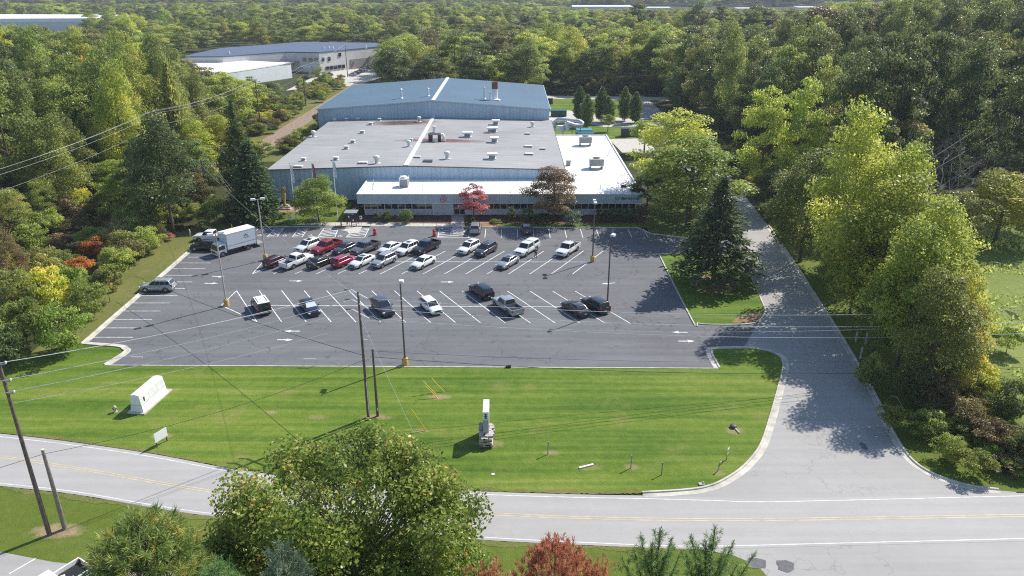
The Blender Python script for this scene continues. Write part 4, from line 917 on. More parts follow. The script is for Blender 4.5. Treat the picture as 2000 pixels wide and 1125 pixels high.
        if kind == 'pickup_cap':
            m = MB(); x0, x1 = -b + .05, -.84; m.add([(x0, -.9, 1.18), (x1, -.9, 1.18), (x1, .9, 1.18), (x0, .9, 1.18), (x0 + .22, -.74, 1.86), (x1, -.76, 1.90), (x1, .76, 1.90), (x0 + .22, .74, 1.86)], [(3, 2, 1, 0), (4, 5, 6, 7), (0, 1, 5, 4), (1, 2, 6, 5), (2, 3, 7, 6), (3, 0, 4, 7)]); cp = m.build('bed_cap', BODY, t, bevel=.05, smooth_a=R(50))
            panel('cap_window', quad_on([(x0, -.9, 1.18), (x1, -.9, 1.18), (x1, -.76, 1.9), (x0 + .22, -.74, 1.86)], .1, .92, .25, .82, .01), M['glass'], cp)
            panel('cap_window', quad_on([(x1, .9, 1.18), (x0, .9, 1.18), (x0 + .22, .74, 1.86), (x1, .76, 1.9)], .08, .9, .25, .82, .01), M['glass'], cp)
            panel('cap_window', quad_on([(x0, .9, 1.18), (x0, -.9, 1.18), (x0 + .22, -.74, 1.86), (x0 + .22, .74, 1.86)], .12, .88, .2, .85, .01), M['glass'], cp)
    PROTO[kind] = t; return t
FIRST = set()
def recolour(t, mat):
    for o in list(t.children) + [g for c in t.children for g in c.children]:
        if o.type == 'MESH':
            for s in o.material_slots:
                if s.material == BODY and o.name.split('.')[0] != 'number_plate': s.link = 'OBJECT'; s.material = mat
def place(kind, u, v, ang, col, label, group='cars parked in the lot', cat='car', z=0.016, name='parked_car', zpix=.0):
    p = proto(kind); t = copy_tree(p); t.name = name
    x, y = G(u, v, zpix); t.location = (x, y, z); t.rotation_euler = (0, 0, R(ang)); tag(t, label, cat, group); recolour(t, col)
    return t
WHITE = paint('white', (.78, .78, .77)); PEARL = paint('pearl', (.70, .71, .70)); SILV = paint('silver', (.42, .43, .45), .5); GREY = paint('grey', (.13, .135, .145), .4); PGREY = paint('pale_grey', (.33, .35, .37), .3)
BLK = paint('black', (.012, .012, .014)); NAVY = paint('navy', (.016, .025, .055), .2); MAR = paint('maroon', (.055, .010, .018), .2); RED = paint('red', (.33, .012, .03), .1); CRIM = paint('crimson', (.36, .010, .045), .1); SLATE = paint('slate', (.055, .062, .08), .3); PLUM = paint('plum', (.075, .068, .085), .4); LGREY = paint('light_grey', (.40, .43, .45), .3); CHAR = paint('charcoal', (.035, .035, .04), .3)
UP, DN = 59.5, 239.5                                       # nose away from the camera / towards it in the centre rows
PG = 'pickup trucks parked in the lot'
place('hatch', 541, 517, UP, MAR, 'dark maroon hatchback at the left end of the front centre row')
place('pickup', 580, 517.5, UP, WHITE, 'white pickup showing its open tailgate end, next to the maroon hatchback', PG, 'pickup')
place('sedan', 627, 518, UP, BLK, 'black sedan, tail to the front, between white pickup and crimson hatchback')
place('hatch', 672, 516.5, UP, CRIM, 'crimson hatchback with its dark rear window to the front')
place('sedan_s', 708, 517, DN, WHITE, 'white sedan with dark sunroof, just right of the crimson hatchback')
place('suv_r', 750, 516.5, DN, SILV, 'silver crossover with roof rails, last of the packed front row')
place('sedan', 827, 519, DN, WHITE, 'white sedan alone in the front centre row below the black pickup')
place('suv_s', 602, 487.5, DN, PEARL, 'white crossover with sunroof, leftmost of the rear centre row')
place('pickup', 639, 490, DN, RED, 'bright red crew cab pickup in the rear centre row', PG, 'pickup')
place('sedan', 675, 491.5, DN, SLATE, 'blue grey sedan squeezed between red pickup and dark pickup')
place('pickup', 714, 492, DN, GREY, 'dark grey pickup with long open bed, right of the blue grey sedan', PG, 'pickup')
place('sedan', 762, 491.5, DN, PEARL, 'plain white sedan behind the silver crossover')
place('suv_s', 796, 493, DN, WHITE, 'white crossover with sunroof beside the black pickup')
place('pickup', 833, 490, DN, BLK, 'black crew cab pickup with open bed, rear centre row', PG, 'pickup')
place('suv_s', 916, 491, DN, WHITE, 'white full size crossover with dark roof glass beside dark grey crossover')
place('suv_s', 948.5, 495, DN, SLATE, 'dark grey crossover parked right beside the white full size one')
place('sedan_s', 992, 518.5, DN, SILV, 'silver grey sedan with sunroof alone below the capped pickup')
place('pickup_cap', 1029, 493.5, DN, PEARL, 'white pickup with a windowed bed cap, person beside it', PG, 'pickup')
place('pickup', 1109, 494, DN, PEARL, 'silver white pickup with open bed, rightmost of the centre rows', PG, 'pickup')
place('suv', 929, 452, 88, SILV, 'pale crossover nosed to the kerb in the shade of the red tree')
place('hatch', 1028, 453, 92, SLATE, 'small bluish hatchback in shade under the rusty brown tree')
LN, LS = 120.5, 300.5                                      # lower row: nose away / towards
place('offroad', 511, 606, LN, CHAR, 'boxy dark off-roader with white roof and spare wheel on the back')
place('sedan', 606, 607.5, LS, NAVY, 'navy sedan with a pale sunshade behind its windscreen')
place('suv', 748.5, 608.5, LS, PLUM, 'plum grey crossover beside the utility pole top')
place('hatch', 842, 606, LS, WHITE, 'white hatchback with dark grille alone in the lower row')
place('suv', 940, 576, LN, BLK, 'black crossover tail out at the upper end of the lower row')
place('pickup', 991, 606, LN, PGREY, 'grey pickup with black bed, tailgate towards the lawn', PG, 'pickup')
place('sedan', 1123, 609.5, LN, CHAR, 'charcoal sedan left of the black crossover by the lamp post')
place('suv', 1162, 603.5, LN, BLK, 'black crossover against the yellow lamp base at the row end')
place('suv_k', 310, 567, 181, LGREY, 'light grey crossover with roof rack alone by the left kerb')
place('suv', 402, 488, 176, BLK, 'black crossover in front of the box truck by the left kerb')
place('pickup', 414, 470, 176, WHITE, 'white pickup half hidden behind the black crossover and box truck', PG, 'pickup')
for c in list(scene.objects):                              # the navy sedan's sunshade
    if c.get('label', '').startswith('navy sedan'):
        for k in c.children:
            if k.name.startswith('windscreen'): k.material_slots[0].link = 'OBJECT'; k.material_slots[0].material = M['sunshade']; k['label'] = 'windscreen with pale sunshade'
FARC = 'cars in the far yard'
for i, (u, v, c, tx) in enumerate([(689, 148.5, SILV, 'silver car, nearest of the far row'), (696, 145, NAVY, 'dark blue car second in the far row'), (704, 141.5, SLATE, 'grey blue car third in the far row'), (711, 138.5, WHITE, 'white car in the middle of the far row'), (718, 135.5, BLK, 'black car near the end of the far row'), (725, 133, CRIM, 'dark red car, end of the far row by the trees'), (731, 130.5, BLK, 'black car half under the trees past the far row'), (598, 154, CHAR, 'lone dark car by the white warehouse corner')]):
    place('hatch', u, v, 150, c, tx + (' beyond the factory' if i < 7 else ''), FARC)
# white work truck at the lower left corner
place('pickup', 100, 1170, 238, WHITE, 'white work pickup with cluttered bed in the lower left corner', PG, 'pickup')
x, y = G(128, 1140, .9)
m = MB()
for k in range(14): m.box((x + random.uniform(-.55, .55), y + random.uniform(-.7, .5), .95 + random.uniform(0, .15)), (random.uniform(.2, .5), random.uniform(.15, .4), random.uniform(.1, .3)), rz=random.uniform(0, 3))
one('bagged_waste', m, M['offwhite'], 'heap of pale bags in the bed of the white work pickup', 'bags')

# box truck
def box_truck(u, v, ang):
    x, y = G(u, v); t = thing('box_truck', 'white box truck with tail lift parked askew beside the lamp post', 'truck', (x, y, .016), R(ang))
    m = MB(); m.box((0, 0, .80), (7.2, .9, .22)); m.build('chassis', M['black'], t)
    m = MB(); m.box((-.95, 0, 2.25), (5.2, 2.35, 2.55)); bx = m.build('cargo_box', paint('box', (.62, .66, .69), 0, .45), t, bevel=.03)
    m = MB(); m.box((-.95, 0, 3.54), (5.24, 2.39, .08)); m.build('box_roof', M['white'], bx)
    m = MB()
    for s in (-1, 1): m.box((-.95, s * 1.18, 1.62), (5.2, .02, .10)); m.box((-.95, s * 1.18, 1.02), (5.24, .03, .08))
    for s in (-1, 1):
        for q in (-3.54, 1.64): m.box((q, s * 1.165, 2.25), (.08, .06, 2.55))
    m.build('box_trim', M['steel'], bx)
    for s in (-1, 1):
        m = MB(); y0 = s * 1.182
        for k, (h, dx) in enumerate(((.30, 0), (.46, .26), (.34, .52))): m.add([(-2.1 + dx * s, y0, 2.5), (-1.98 + dx * s, y0, 2.5), (-1.86 + dx * s, y0, 2.5 + h), (-1.98 + dx * s, y0, 2.5 + h)], [(0, 1, 2, 3) if s < 0 else (3, 2, 1, 0)])
        for k in range(5): m.box((-2.2 + k * .2, y0, 2.32), (.13, .012, .10))
        m.build('logo', M['letter'], bx)
    m = MB(); c = [(1.75, 1.0), (3.35, 1.0), (3.45, 1.35), (3.40, 1.55), (3.05, 2.35), (2.85, 2.48), (1.75, 2.48), (1.75, 1.0)][:-1]
    vs = [(a, -1.05, b - .45) for a, b in c] + [(a, 1.05, b - .45) for a, b in c]; n = len(c)
    m.add(vs, [tuple(range(n)), tuple(reversed(range(n, 2 * n)))] + [(i, n + i, n + (i + 1) % n, (i + 1) % n) for i in range(n)])
    cb = m.build('cab', M['white'], t, bevel=.05, smooth_a=R(50))
    panel('windscreen', quad_on([(3.40, -1.05, 1.12), (3.40, 1.05, 1.12), (3.05, 1.05, 1.92), (3.05, -1.05, 1.92)], .06, .94, .04, .92, .012), M['glass'], cb)
    for s in (-1, 1):
        q = [(2.05, s * 1.062, 1.2), (3.2, s * 1.062, 1.2), (2.95, s * 1.062, 1.85), (2.05, s * 1.062, 1.85)]
        m = MB(); m.add(q, [(0, 1, 2, 3) if s < 0 else (3, 2, 1, 0)]); m.build('side_window', M['glass'], cb)
        m = MB(); m.box((3.42, s * .8, .80), (.08, .3, .2)); m.build('headlight', M['lens'], cb)
        m = MB(); m.box((3.2, s * 1.25, 1.6), (.10, .18, .4)); m.build('mirror', M['black'], cb)
    m = MB(); m.box((3.45, 0, .50), (.12, 2.0, .25)); m.build('bumper', M['offwhite'], t)
    wheels(t, (-1.9, 2.55), 2.15, .42)
    m = MB(); m.box((-4.25, 0, .55), (1.3, 2.1, .08)); m.build('tail_lift', M['grey'], t)
    m = MB()
    for s in (-1, 1): m.box((-3.62, s * .8, .8), (.12, .12, .8))
    m.build('lift_arm', M['black'], t)
    return t
box_truck(458, 491.5, 229)
for k in PROTO.values():                                   # the builders' first copies are not part of the place
    def rm(o):
        for c in list(o.children): rm(c)
        bpy.data.objects.remove(o)
    rm(k)

# ------------------------------------------------------------------ vegetation
def unit(a): return a / np.maximum(np.linalg.norm(a, axis=1, keepdims=True), 1e-9)
def leaf_mesh(name, c, nrm, ln, wd, tint, up=None):
    """one rhombic leaf (or needle spray) per row of c"""
    n = len(c); rnd = unit(RNG.normal(size=(n, 3)))
    if up is None: t = unit(np.cross(nrm, rnd))
    else: t = unit(up)
    b = unit(np.cross(nrm, t))
    ln = np.broadcast_to(ln, (n,))[:, None] * .5; wd = np.broadcast_to(wd, (n,))[:, None] * .5
    fold = nrm * wd * .35
    v = np.stack([c - t * ln, c + b * wd + fold, c + t * ln, c - b * wd + fold], 1).reshape(-1, 3)
    me = bpy.data.meshes.new(name); me.vertices.add(4 * n); me.loops.add(4 * n); me.polygons.add(n)
    me.vertices.foreach_set('co', v.astype(np.float32).ravel()); me.loops.foreach_set('vertex_index', np.arange(4 * n, dtype=np.int32))
    me.polygons.foreach_set('loop_start', np.arange(0, 4 * n, 4, dtype=np.int32))
    at = me.attributes.new('tint', 'FLOAT', 'POINT'); at.data.foreach_set('value', np.repeat(tint, 4).astype(np.float32))
    me.update(calc_edges=True); return me
def clumps_broad(R0, z0, z1, n, shape='round', lean=0.0):
    """clump centres through a crown: x, y, z, radius"""
    out = []; zc, hz = (z0 + z1) / 2, (z1 - z0) / 2
    while len(out) < n:
        d = unit(RNG.normal(size=(1, 3)))[0]; r = RNG.uniform(.35, 1.0) ** .55
        x, y, q = d * r
        if q < -.55 and RNG.random() < .6: continue
        k = 1.0
        if shape == 'oval': k = (1 - .35 * max(q, 0)) 
        if shape == 'egg': k = 1.0 - .45 * (q + 1) / 2 + .12
        if shape == 'vase': k = .62 + .38 * (q + 1) / 2
        jitter = RNG.uniform(.78, 1.16)
        out.append((x * R0 * k * jitter + lean * q, y * R0 * k * jitter, zc + q * hz * RNG.uniform(.9, 1.07), RNG.uniform(.22, .36) * R0 * (.8 if r > .9 else 1)))
    return np.array(out)
def crown_broad(name, R0, z0, z1, n_cl, n_leaf, size, shape='round', droop=0.0, spiky=0.0):
    cl = clumps_broad(R0, z0, z1, n_cl, shape)
    w = cl[:, 3] ** 2; idx = RNG.choice(len(cl), n_leaf, p=w / w.sum())
    d = unit(RNG.normal(size=(n_leaf, 3))); d[:, 2] = np.where(d[:, 2] < -.25, -d[:, 2] * .6, d[:, 2]); d = unit(d)
    rr = cl[idx, 3] * RNG.uniform(.25, 1.12, n_leaf) ** .6
    sq = np.array([1.15, 1.15, .72 + spiky])
    c = cl[idx, :3] + d * rr[:, None] * sq
    c[:, 2] -= droop * np.hypot(c[:, 0], c[:, 1]) * .2
    nrm = unit(d * .55 + RNG.normal(size=(n_leaf, 3)) * .55 + np.array([0, 0, .55]))
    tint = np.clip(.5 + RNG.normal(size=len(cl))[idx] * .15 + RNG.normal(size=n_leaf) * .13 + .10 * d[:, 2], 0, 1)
    s = size * RNG.uniform(.65, 1.3, n_leaf)
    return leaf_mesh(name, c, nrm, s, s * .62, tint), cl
def trunk_mesh(name, cl, r, h, n_limb=9, lean=0.0):
    m = MB(); top = h
    m.tube([(0, 0, -.6), (.04, .02, h * .18), (.1 + lean * .3, -.05, h * .42), (lean * .8, .08, h * .70), (lean, 0, h * .9)], r, 9, r1=r * .22)
    for k in RNG.choice(len(cl), min(n_limb, len(cl)), replace=False):
        x, y, z, _ = cl[k]; zb = min(z * .55 + .12 * h, h * .75); a = np.array([lean * zb / h, 0, zb]); b = np.array([x, y, z]); mid = (a + b) / 2 + np.array([0, 0, -.06 * h])
        m.tube([a, mid, b], r * .34, 5, r1=r * .06)
    me = bpy.data.meshes.new(name); me.from_pydata([tuple(map(float, p)) for p in m.v], [], m.f); me.polygons.foreach_set('use_smooth', [True] * len(me.polygons)); me.materials.append(M['bark']); return me
def crown_conifer(name, R0, z0, z1, whorls, per, leaf, wd, style='spruce', dens=16):
    C, N, U, T = [], [], [], []; tips = []
    for i in range(whorls):
        f = i / (whorls - 1); z = z0 + (z1 - z0) * f
        Lr = R0 * ((1 - f) ** .85 * .95 + .05) * (1.0 if style != 'pine' else (.55 + .45 * math.sin(math.pi * min(1, f * 1.1 + .18))))
        if style == 'column': Lr = R0 * (min(1, (1 - f) * 1.7) ** .8 * .96 + .02) * (.75 + .25 * min(1, f * 5))
        for j in range(per):
            a = 2 * math.pi * (j + RNG.uniform(-.35, .35)) / per + i * 1.9; L = Lr * RNG.uniform(.70, 1.12)
            if style == 'pine' and RNG.random() < .12: continue
            slope = {'spruce': -.28, 'pine': .22, 'column': .9}[style] + RNG.uniform(-.14, .14)
            dr = np.array([math.cos(a), math.sin(a), slope]); tips.append((*(dr * L + np.array([0, 0, z])), .3))
            k = max(3, int(dens * L / R0))
            t = RNG.uniform(.12, 1.0, k) ** .7; side = np.array([-math.sin(a), math.cos(a), 0])
            sp = RNG.normal(size=k) * .30 * L * (1 - t * .45) * .62
            base = np.array([0, 0, z]) + dr[None] * (t * L)[:, None] + side[None] * sp[:, None]
            base[:, 2] += RNG.normal(size=k) * .14 * (1 if style != 'pine' else 2.0) + (0.12 * L * t ** 2 if style == 'pine' else -.10 * L * t ** 2)
            q = 3 if style != 'pine' else 4
            for _ in range(q):
                C.append(base + RNG.normal(size=(k, 3)) * leaf * .32)
                uv = unit(dr[None] * .8 + side[None] * np.sign(sp)[:, None] * .5 + RNG.normal(size=(k, 3)) * (.45 if style != 'pine' else .75) + np.array([0, 0, .25 if style != 'spruce' else -.15]))
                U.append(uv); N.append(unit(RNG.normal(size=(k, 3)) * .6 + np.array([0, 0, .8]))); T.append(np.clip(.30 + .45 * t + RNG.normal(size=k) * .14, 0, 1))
    C, N, U, T = map(np.concatenate, (C, N, U, T)); s = leaf * RNG.uniform(.7, 1.3, len(C))
    return leaf_mesh(name, C, N, s, s * wd, T, U), np.array(tips)

LM = {}
LM['green'] = leaf_mat('leaf_green', [(.15, (.028, .046, .008)), (.5, (.076, .102, .016)), (.85, (.160, .176, .036))])
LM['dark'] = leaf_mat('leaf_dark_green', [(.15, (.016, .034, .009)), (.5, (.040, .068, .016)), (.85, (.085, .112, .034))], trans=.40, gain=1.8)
LM['lime'] = leaf_mat('leaf_yellow_green', [(.12, (.060, .090, .010)), (.5, (.148, .172, .019)), (.85, (.265, .265, .048))], trans=.54)
LM['bright'] = leaf_mat('leaf_bright_green', [(.15, (.045, .075, .010)), (.5, (.108, .148, .020)), (.85, (.195, .225, .048))], trans=.52)
LM['olive'] = leaf_mat('leaf_olive', [(.12, (.036, .048, .010)), (.5, (.088, .108, .021)), (.86, (.175, .180, .045)), (.99, (.20, .13, .04))])
LM['gold'] = leaf_mat('leaf_gold', [(.1, (.055, .075, .010)), (.45, (.135, .160, .018)), (.8, (.25, .245, .032)), (1.0, (.30, .17, .03))], trans=.52)
LM['tan'] = leaf_mat('leaf_tan', [(.1, (.045, .050, .016)), (.5, (.125, .105, .042)), (.9, (.21, .14, .065))], gain=1.3)
LM['rust'] = leaf_mat('leaf_rust', [(.1, (.035, .032, .013)), (.45, (.10, .062, .026)), (.75, (.165, .095, .045)), (.97, (.30, .24, .12))], trans=.3, gain=1.35, val=.05)
LM['red'] = leaf_mat('leaf_red', [(.1, (.08, .022, .026)), (.5, (.25, .068, .072)), (.9, (.42, .18, .16))], trans=.35, leafy=False, val=.05)
LM['scarlet'] = leaf_mat('leaf_scarlet', [(.1, (.09, .05, .014)), (.5, (.25, .088, .022)), (.9, (.34, .17, .045))], leafy=False, gain=2.0)
LM['pine'] = leaf_mat('needle_green', [(.1, (.022, .042, .012)), (.5, (.066, .104, .028)), (.9, (.160, .195, .052))], trans=.3, gloss=.5, spec=.2, leafy=False, gain=1.7)
LM['spruce'] = leaf_mat('needle_dark', [(.1, (.010, .022, .008)), (.5, (.028, .050, .018)), (.9, (.070, .098, .034))], trans=.2, gloss=.6, spec=.12, leafy=False, gain=1.6)
LM['blue'] = leaf_mat('needle_blue', [(.1, (.025, .045, .024)), (.5, (.085, .125, .075)), (.9, (.18, .225, .14))], trans=.25, leafy=False, gain=1.8)
LM['pine_y'] = leaf_mat('needle_yellowing', [(.08, (.05, .080, .016)), (.40, (.135, .185, .05)), (.72, (.24, .26, .08)), (.97, (.40, .23, .05))], trans=.5, leafy=False, val=0, hue=0, rnd=0, gain=2.1)
LM['pine_light'] = leaf_mat('needle_light', [(.1, (.035, .070, .02)), (.5, (.09, .145, .045)), (.9, (.19, .245, .08))], trans=.45, leafy=False, val=0, rnd=0, gain=2.3)
LM['cedar'] = leaf_mat('cedar_green', [(.1, (.018, .034, .012)), (.5, (.045, .072, .022)), (.9, (.11, .14, .045))], trans=.3, leafy=False, gain=2.5)
LM['rustneedle'] = leaf_mat('needle_rust', [(.1, (.09, .036, .020)), (.5, (.25, .10, .055)), (.9, (.36, .19, .11))], trans=.4, leafy=False, val=.05, gain=2.3)
LM['maple'] = leaf_mat('leaf_maple', [(.06, (.028, .058, .009)), (.40, (.080, .126, .015)), (.66, (.160, .200, .032)), (.88, (.30, .31, .09)), (.995, (.36, .12, .035))], trans=.48, gloss=.36, spec=.35, val=0, hue=0, rnd=0, gain=1.85)
CR = {}
def reg(key, crown, cl, r, h, n_limb=9, lean=0.0): CR[key] = (crown, trunk_mesh(key + '_trunk', cl, r, h, n_limb, lean), h)
# crowns are modelled at about 5 m radius and 16 m height, then sized per tree
for key, shp, n, lf, sz, z0 in [('round_a', 'round', 46, 9000, .40, 4.5), ('round_b', 'round', 30, 7600, .44, 4.0), ('oval_a', 'oval', 44, 9000, .38, 3.2), ('oval_b', 'egg', 36, 8000, .42, 2.6), ('loose_a', 'vase', 26, 6000, .40, 5.0), ('loose_b', 'oval', 22, 5200, .44, 5.5)]:
    c, cl = crown_broad('crown_' + key, 5.0, z0, 16.0, n, lf, sz, shp); reg(key, c, cl, .30, 15)
c, cl = crown_broad('crown_fine', 5.0, 2.2, 16.0, 70, 15000, .27, 'egg'); reg('fine', c, cl, .26, 15)
c, cl = crown_broad('crown_full', 5.0, 1.8, 16.0, 60, 12500, .34, 'oval'); reg('full', c, cl, .30, 15, 12)
c, cl = crown_broad('crown_belt', 5.0, .5, 16.0, 72, 15000, .32, 'egg', spiky=.4); reg('belt', c, cl, .24, 15, 12)
c, cl = crown_broad('crown_small', 5.0, 3.6, 16.0, 34, 4200, .72, 'vase', droop=.3); reg('small', c, cl, .34, 14, 12)
c, cl = crown_conifer('crown_spruce', 4.0, 1.6, 16.3, 26, 9, .72, .30, 'spruce', 17); reg('spruce', c, cl, .26, 16, 40)
c, cl = crown_conifer('crown_openspruce', 4.2, 3.0, 16.3, 20, 9, .62, .30, 'spruce', 19); reg('openspruce', c, cl, .22, 16, 46)
c, cl = crown_conifer('crown_pine', 4.6, 2.6, 16.3, 19, 8, .62, .24, 'pine', 30); reg('pine', c, cl, .28, 16, 50)
c, cl = crown_conifer('crown_column', 4.0, .5, 16.4, 30, 12, .85, .40, 'column', 10); reg('column', c, cl, .34, 14, 0 + 4)
for key, n, lf, sz in [('bush_a', 34, 4600, .25), ('bush_b', 26, 3800, .28), ('bush_c', 44, 5200, .23)]:
    c, cl = crown_broad('crown_' + key, 2.6, .3, 3.6, n, lf, sz, 'round'); reg(key, c, cl, .07, 3.0, 6)
DIM = {k: 5.6 for k in CR}; DIM.update(spruce=4.0, openspruce=4.1, pine=4.4, column=3.6, bush_a=3.0, bush_b=3.0, bush_c=3.0)
HGT = {k: 16.3 for k in CR}; HGT.update(bush_a=3.9, bush_b=3.9, bush_c=3.9)
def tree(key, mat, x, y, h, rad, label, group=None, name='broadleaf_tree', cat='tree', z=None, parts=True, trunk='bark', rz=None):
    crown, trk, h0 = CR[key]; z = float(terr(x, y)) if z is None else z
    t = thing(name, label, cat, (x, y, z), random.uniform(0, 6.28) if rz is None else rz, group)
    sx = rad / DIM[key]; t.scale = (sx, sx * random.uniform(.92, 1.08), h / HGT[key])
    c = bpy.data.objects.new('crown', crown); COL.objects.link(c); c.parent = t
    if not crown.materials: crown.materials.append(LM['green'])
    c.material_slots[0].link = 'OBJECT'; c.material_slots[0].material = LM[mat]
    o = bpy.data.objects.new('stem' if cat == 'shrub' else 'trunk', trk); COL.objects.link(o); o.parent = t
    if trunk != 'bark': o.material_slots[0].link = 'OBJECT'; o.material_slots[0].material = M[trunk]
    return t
def hero(key, mat, u, v, vtop, wpx, label, name='broadleaf_tree', group=None, cat='tree', trunk='bark'):
    x, y = G(u, v); h = Z(vtop, y); rad = abs(Xa(u + wpx / 2, (v + vtop) / 2, y) - Xa(u - wpx / 2, (v + vtop) / 2, y)) / 2
    occupied.append((x, y, rad * .8)); return tree(key, mat, x, y, h, rad, label, group, name, cat, trunk=trunk)
occupied = []
hero('openspruce', 'spruce', 1393, 552, 352, 192, 'dark spruce on the mulched lawn island beside the drive', 'spruce_tree')
hero('full', 'bright', 1343, 442, 262, 225, 'big bright green tree between office end and drive, bare trunk showing')
hero('full', 'lime', 1315, 405, 210, 180, 'broad yellow green tree behind the big bright one at office end')
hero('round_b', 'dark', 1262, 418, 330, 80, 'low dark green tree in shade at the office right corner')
hero('round_a', 'bright', 1258, 300, 232, 66, 'small bright green tree by the concrete pad behind the wing')
hero('oval_b', 'red', 926, 436, 358, 68, 'small red leaved maple in front of the office door', 'red_maple')
hero('full', 'rust', 1081, 436, 322, 116, 'rusty brown tree in front of the office windows')
hero('belt', 'bright', 622, 432, 346, 110, 'round bright green tree behind the three flagpoles')
hero('spruce', 'spruce', 500, 430, 282, 132, 'tall dark spruce at the left corner of the factory', 'spruce_tree')
hero('pine', 'pine', 478, 395, 200, 104, 'tall soft green pine behind the dark corner spruce', 'pine_tree')
hero('belt', 'dark', 340, 460, 228, 160, 'tall dark tree with glossy leaves at the wood edge behind the lot')
hero('full', 'dark', 300, 430, 262, 110, 'dark tree just left of the glossy leaved one at wood edge')
for u, v, vt, tx in [(1131, 236, 171, 'leftmost of the far trio pair'), (1146, 247, 187, 'front of the leftmost pair'), (1174, 238, 173, 'back of the middle pair'), (1187, 240, 190, 'front of the middle pair'), (1219, 236, 172, 'back of the right pair'), (1240, 240, 182, 'rightmost of all six')]:
    hero('column', 'cedar', u, v, vt, 27, 'dark cone shaped arborvitae on back lawn, ' + tx, 'arborvitae', 'arborvitae on the back lawn')
hero('round_a', 'green', 1187, 258, 222, 36, 'small young tree on back lawn in front of the arborvitae')
hero('oval_a', 'green', 626, 174, 130, 36, 'lone young tree beside the old rail bed behind the factory')
# belt along the right of the drive
RB = 'trees along the right side of the drive'
hero('belt', 'olive', 1562, 512, 292, 175, 'dull olive tree leaning over the drive, slender dark trunk')
hero('belt', 'lime', 1632, 588, 212, 215, 'tallest yellow green tree beside the drive')
hero('belt', 'lime', 1715, 600, 288, 170, 'yellow green tree just behind and right of the tallest one')
hero('belt', 'gold', 1700, 640, 345, 235, 'olive tree with bronze tinted top beside the drive')
hero('belt', 'gold', 1785, 692, 392, 205, 'golden leaved tree nearest the meadow edge')
hero('belt', 'lime', 1750, 722, 438, 195, 'olive green tree over the wooden posts by the drive')
hero('belt', 'gold', 1850, 755, 540, 125, 'small golden tree at the meadow edge above the creek brush')
hero('belt', 'bright', 1622, 560, 425, 120, 'low green tree hanging over the drive kerb')
hero('belt', 'green', 1660, 612, 480, 120, 'low green tree, second along the drive kerb')
hero('belt', 'bright', 1705, 690, 560, 120, 'low olive tree by the shaded drive kerb')
hero('belt', 'gold', 1800, 640, 400, 170, 'olive tree behind the golden one at the meadow edge')
hero('belt', 'green', 1700, 520, 300, 150, 'green tree filling in behind the tallest drive tree')
hero('belt', 'olive', 1800, 778, 535, 185, 'olive gold tree over the creek end of the drive')
hero('belt', 'green', 1600, 470, 300, 150, 'green tree at the drive edge behind the dull olive one')
hero('oval_a', 'lime', 1545, 400, 155, 110, 'tall slim yellow green tree above the bend of the drive')
hero('full', 'lime', 1480, 390, 165, 110, 'tall yellow green tree left of the slim one above the drive bend')
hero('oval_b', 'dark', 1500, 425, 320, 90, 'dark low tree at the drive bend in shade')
hero('belt', 'gold', 1945, 462, 325, 200, 'spreading golden green tree at the top of the meadow')
hero('loose_b', 'olive', 1850, 520, 350, 120, 'thin olive tree in front of the bare dead tree')
for i, (u, v, vt, w, mt, tx) in enumerate([(1735, 905 - 60, 790, 70, 'olive', 'olive bush right of the drive shadow'), (1800, 850, 800, 80, 'green', 'green bush beside the creek brush'), (1850, 900, 850, 70, 'bright', 'bright low bush at the drive mouth'), (1900, 930, 880, 80, 'green', 'green bush near the road corner'), (1820, 800, 730, 90, 'tan', 'pale brown brush heap by the creek'), (1870, 840, 775, 100, 'tan', 'mauve brown brush in the creek hollow'), (1930, 880, 820, 90, 'rust', 'reddish brush at the right frame edge'), (1900, 780, 700, 90, 'gold', 'golden bush hanging over the creek'), (1965, 830, 740, 90, 'dark', 'dark bush below the meadow'), (1990, 910, 840, 70, 'dark', 'dark bush at the meadow corner by the road'), (1700, 760, 690, 70, 'olive', 'straggly bush by the low wooden post'), (1780, 790, 700, 80, 'dark', 'dark leafy bush under the golden trees'), (1965, 690, 640, 70, 'bright', 'weedy clump inside the meadow')]):
    hero(['bush_a', 'bush_b', 'bush_c'][i % 3], mt, u, v, vt, w, tx, 'shrub', 'brush right of the drive', 'shrub')
CK = [('tan', 'mauve brown brush'), ('rust', 'reddish brush'), ('olive', 'olive brush'), ('green', 'green brush'), ('bright', 'bright leafy brush'), ('gold', 'yellowing brush')]
for k in range(58):
    f = random.random(); g = random.random()
    lu, lv = (1765 + 215 * f, 770 + 170 * f ** .8); ru, rv = (1850 + 170 * f, 690 + 200 * f)
    u, v = lu + (ru - lu) * g, lv + (rv - lv) * g; mt, tx = random.choices(CK, (4, 2, 3, 3, 2, 2))[0]; x, y = G(u, v)
    tree('bush_' + random.choice('abc'), mt, x, y, random.uniform(1.2, 2.9), random.uniform(1.1, 2.0), tx + ' in the creek hollow, ' + ('near the road corner' if f > .6 else 'middle stretch' if f > .3 else 'below the drive trees'), 'brush right of the drive', 'shrub', 'shrub')
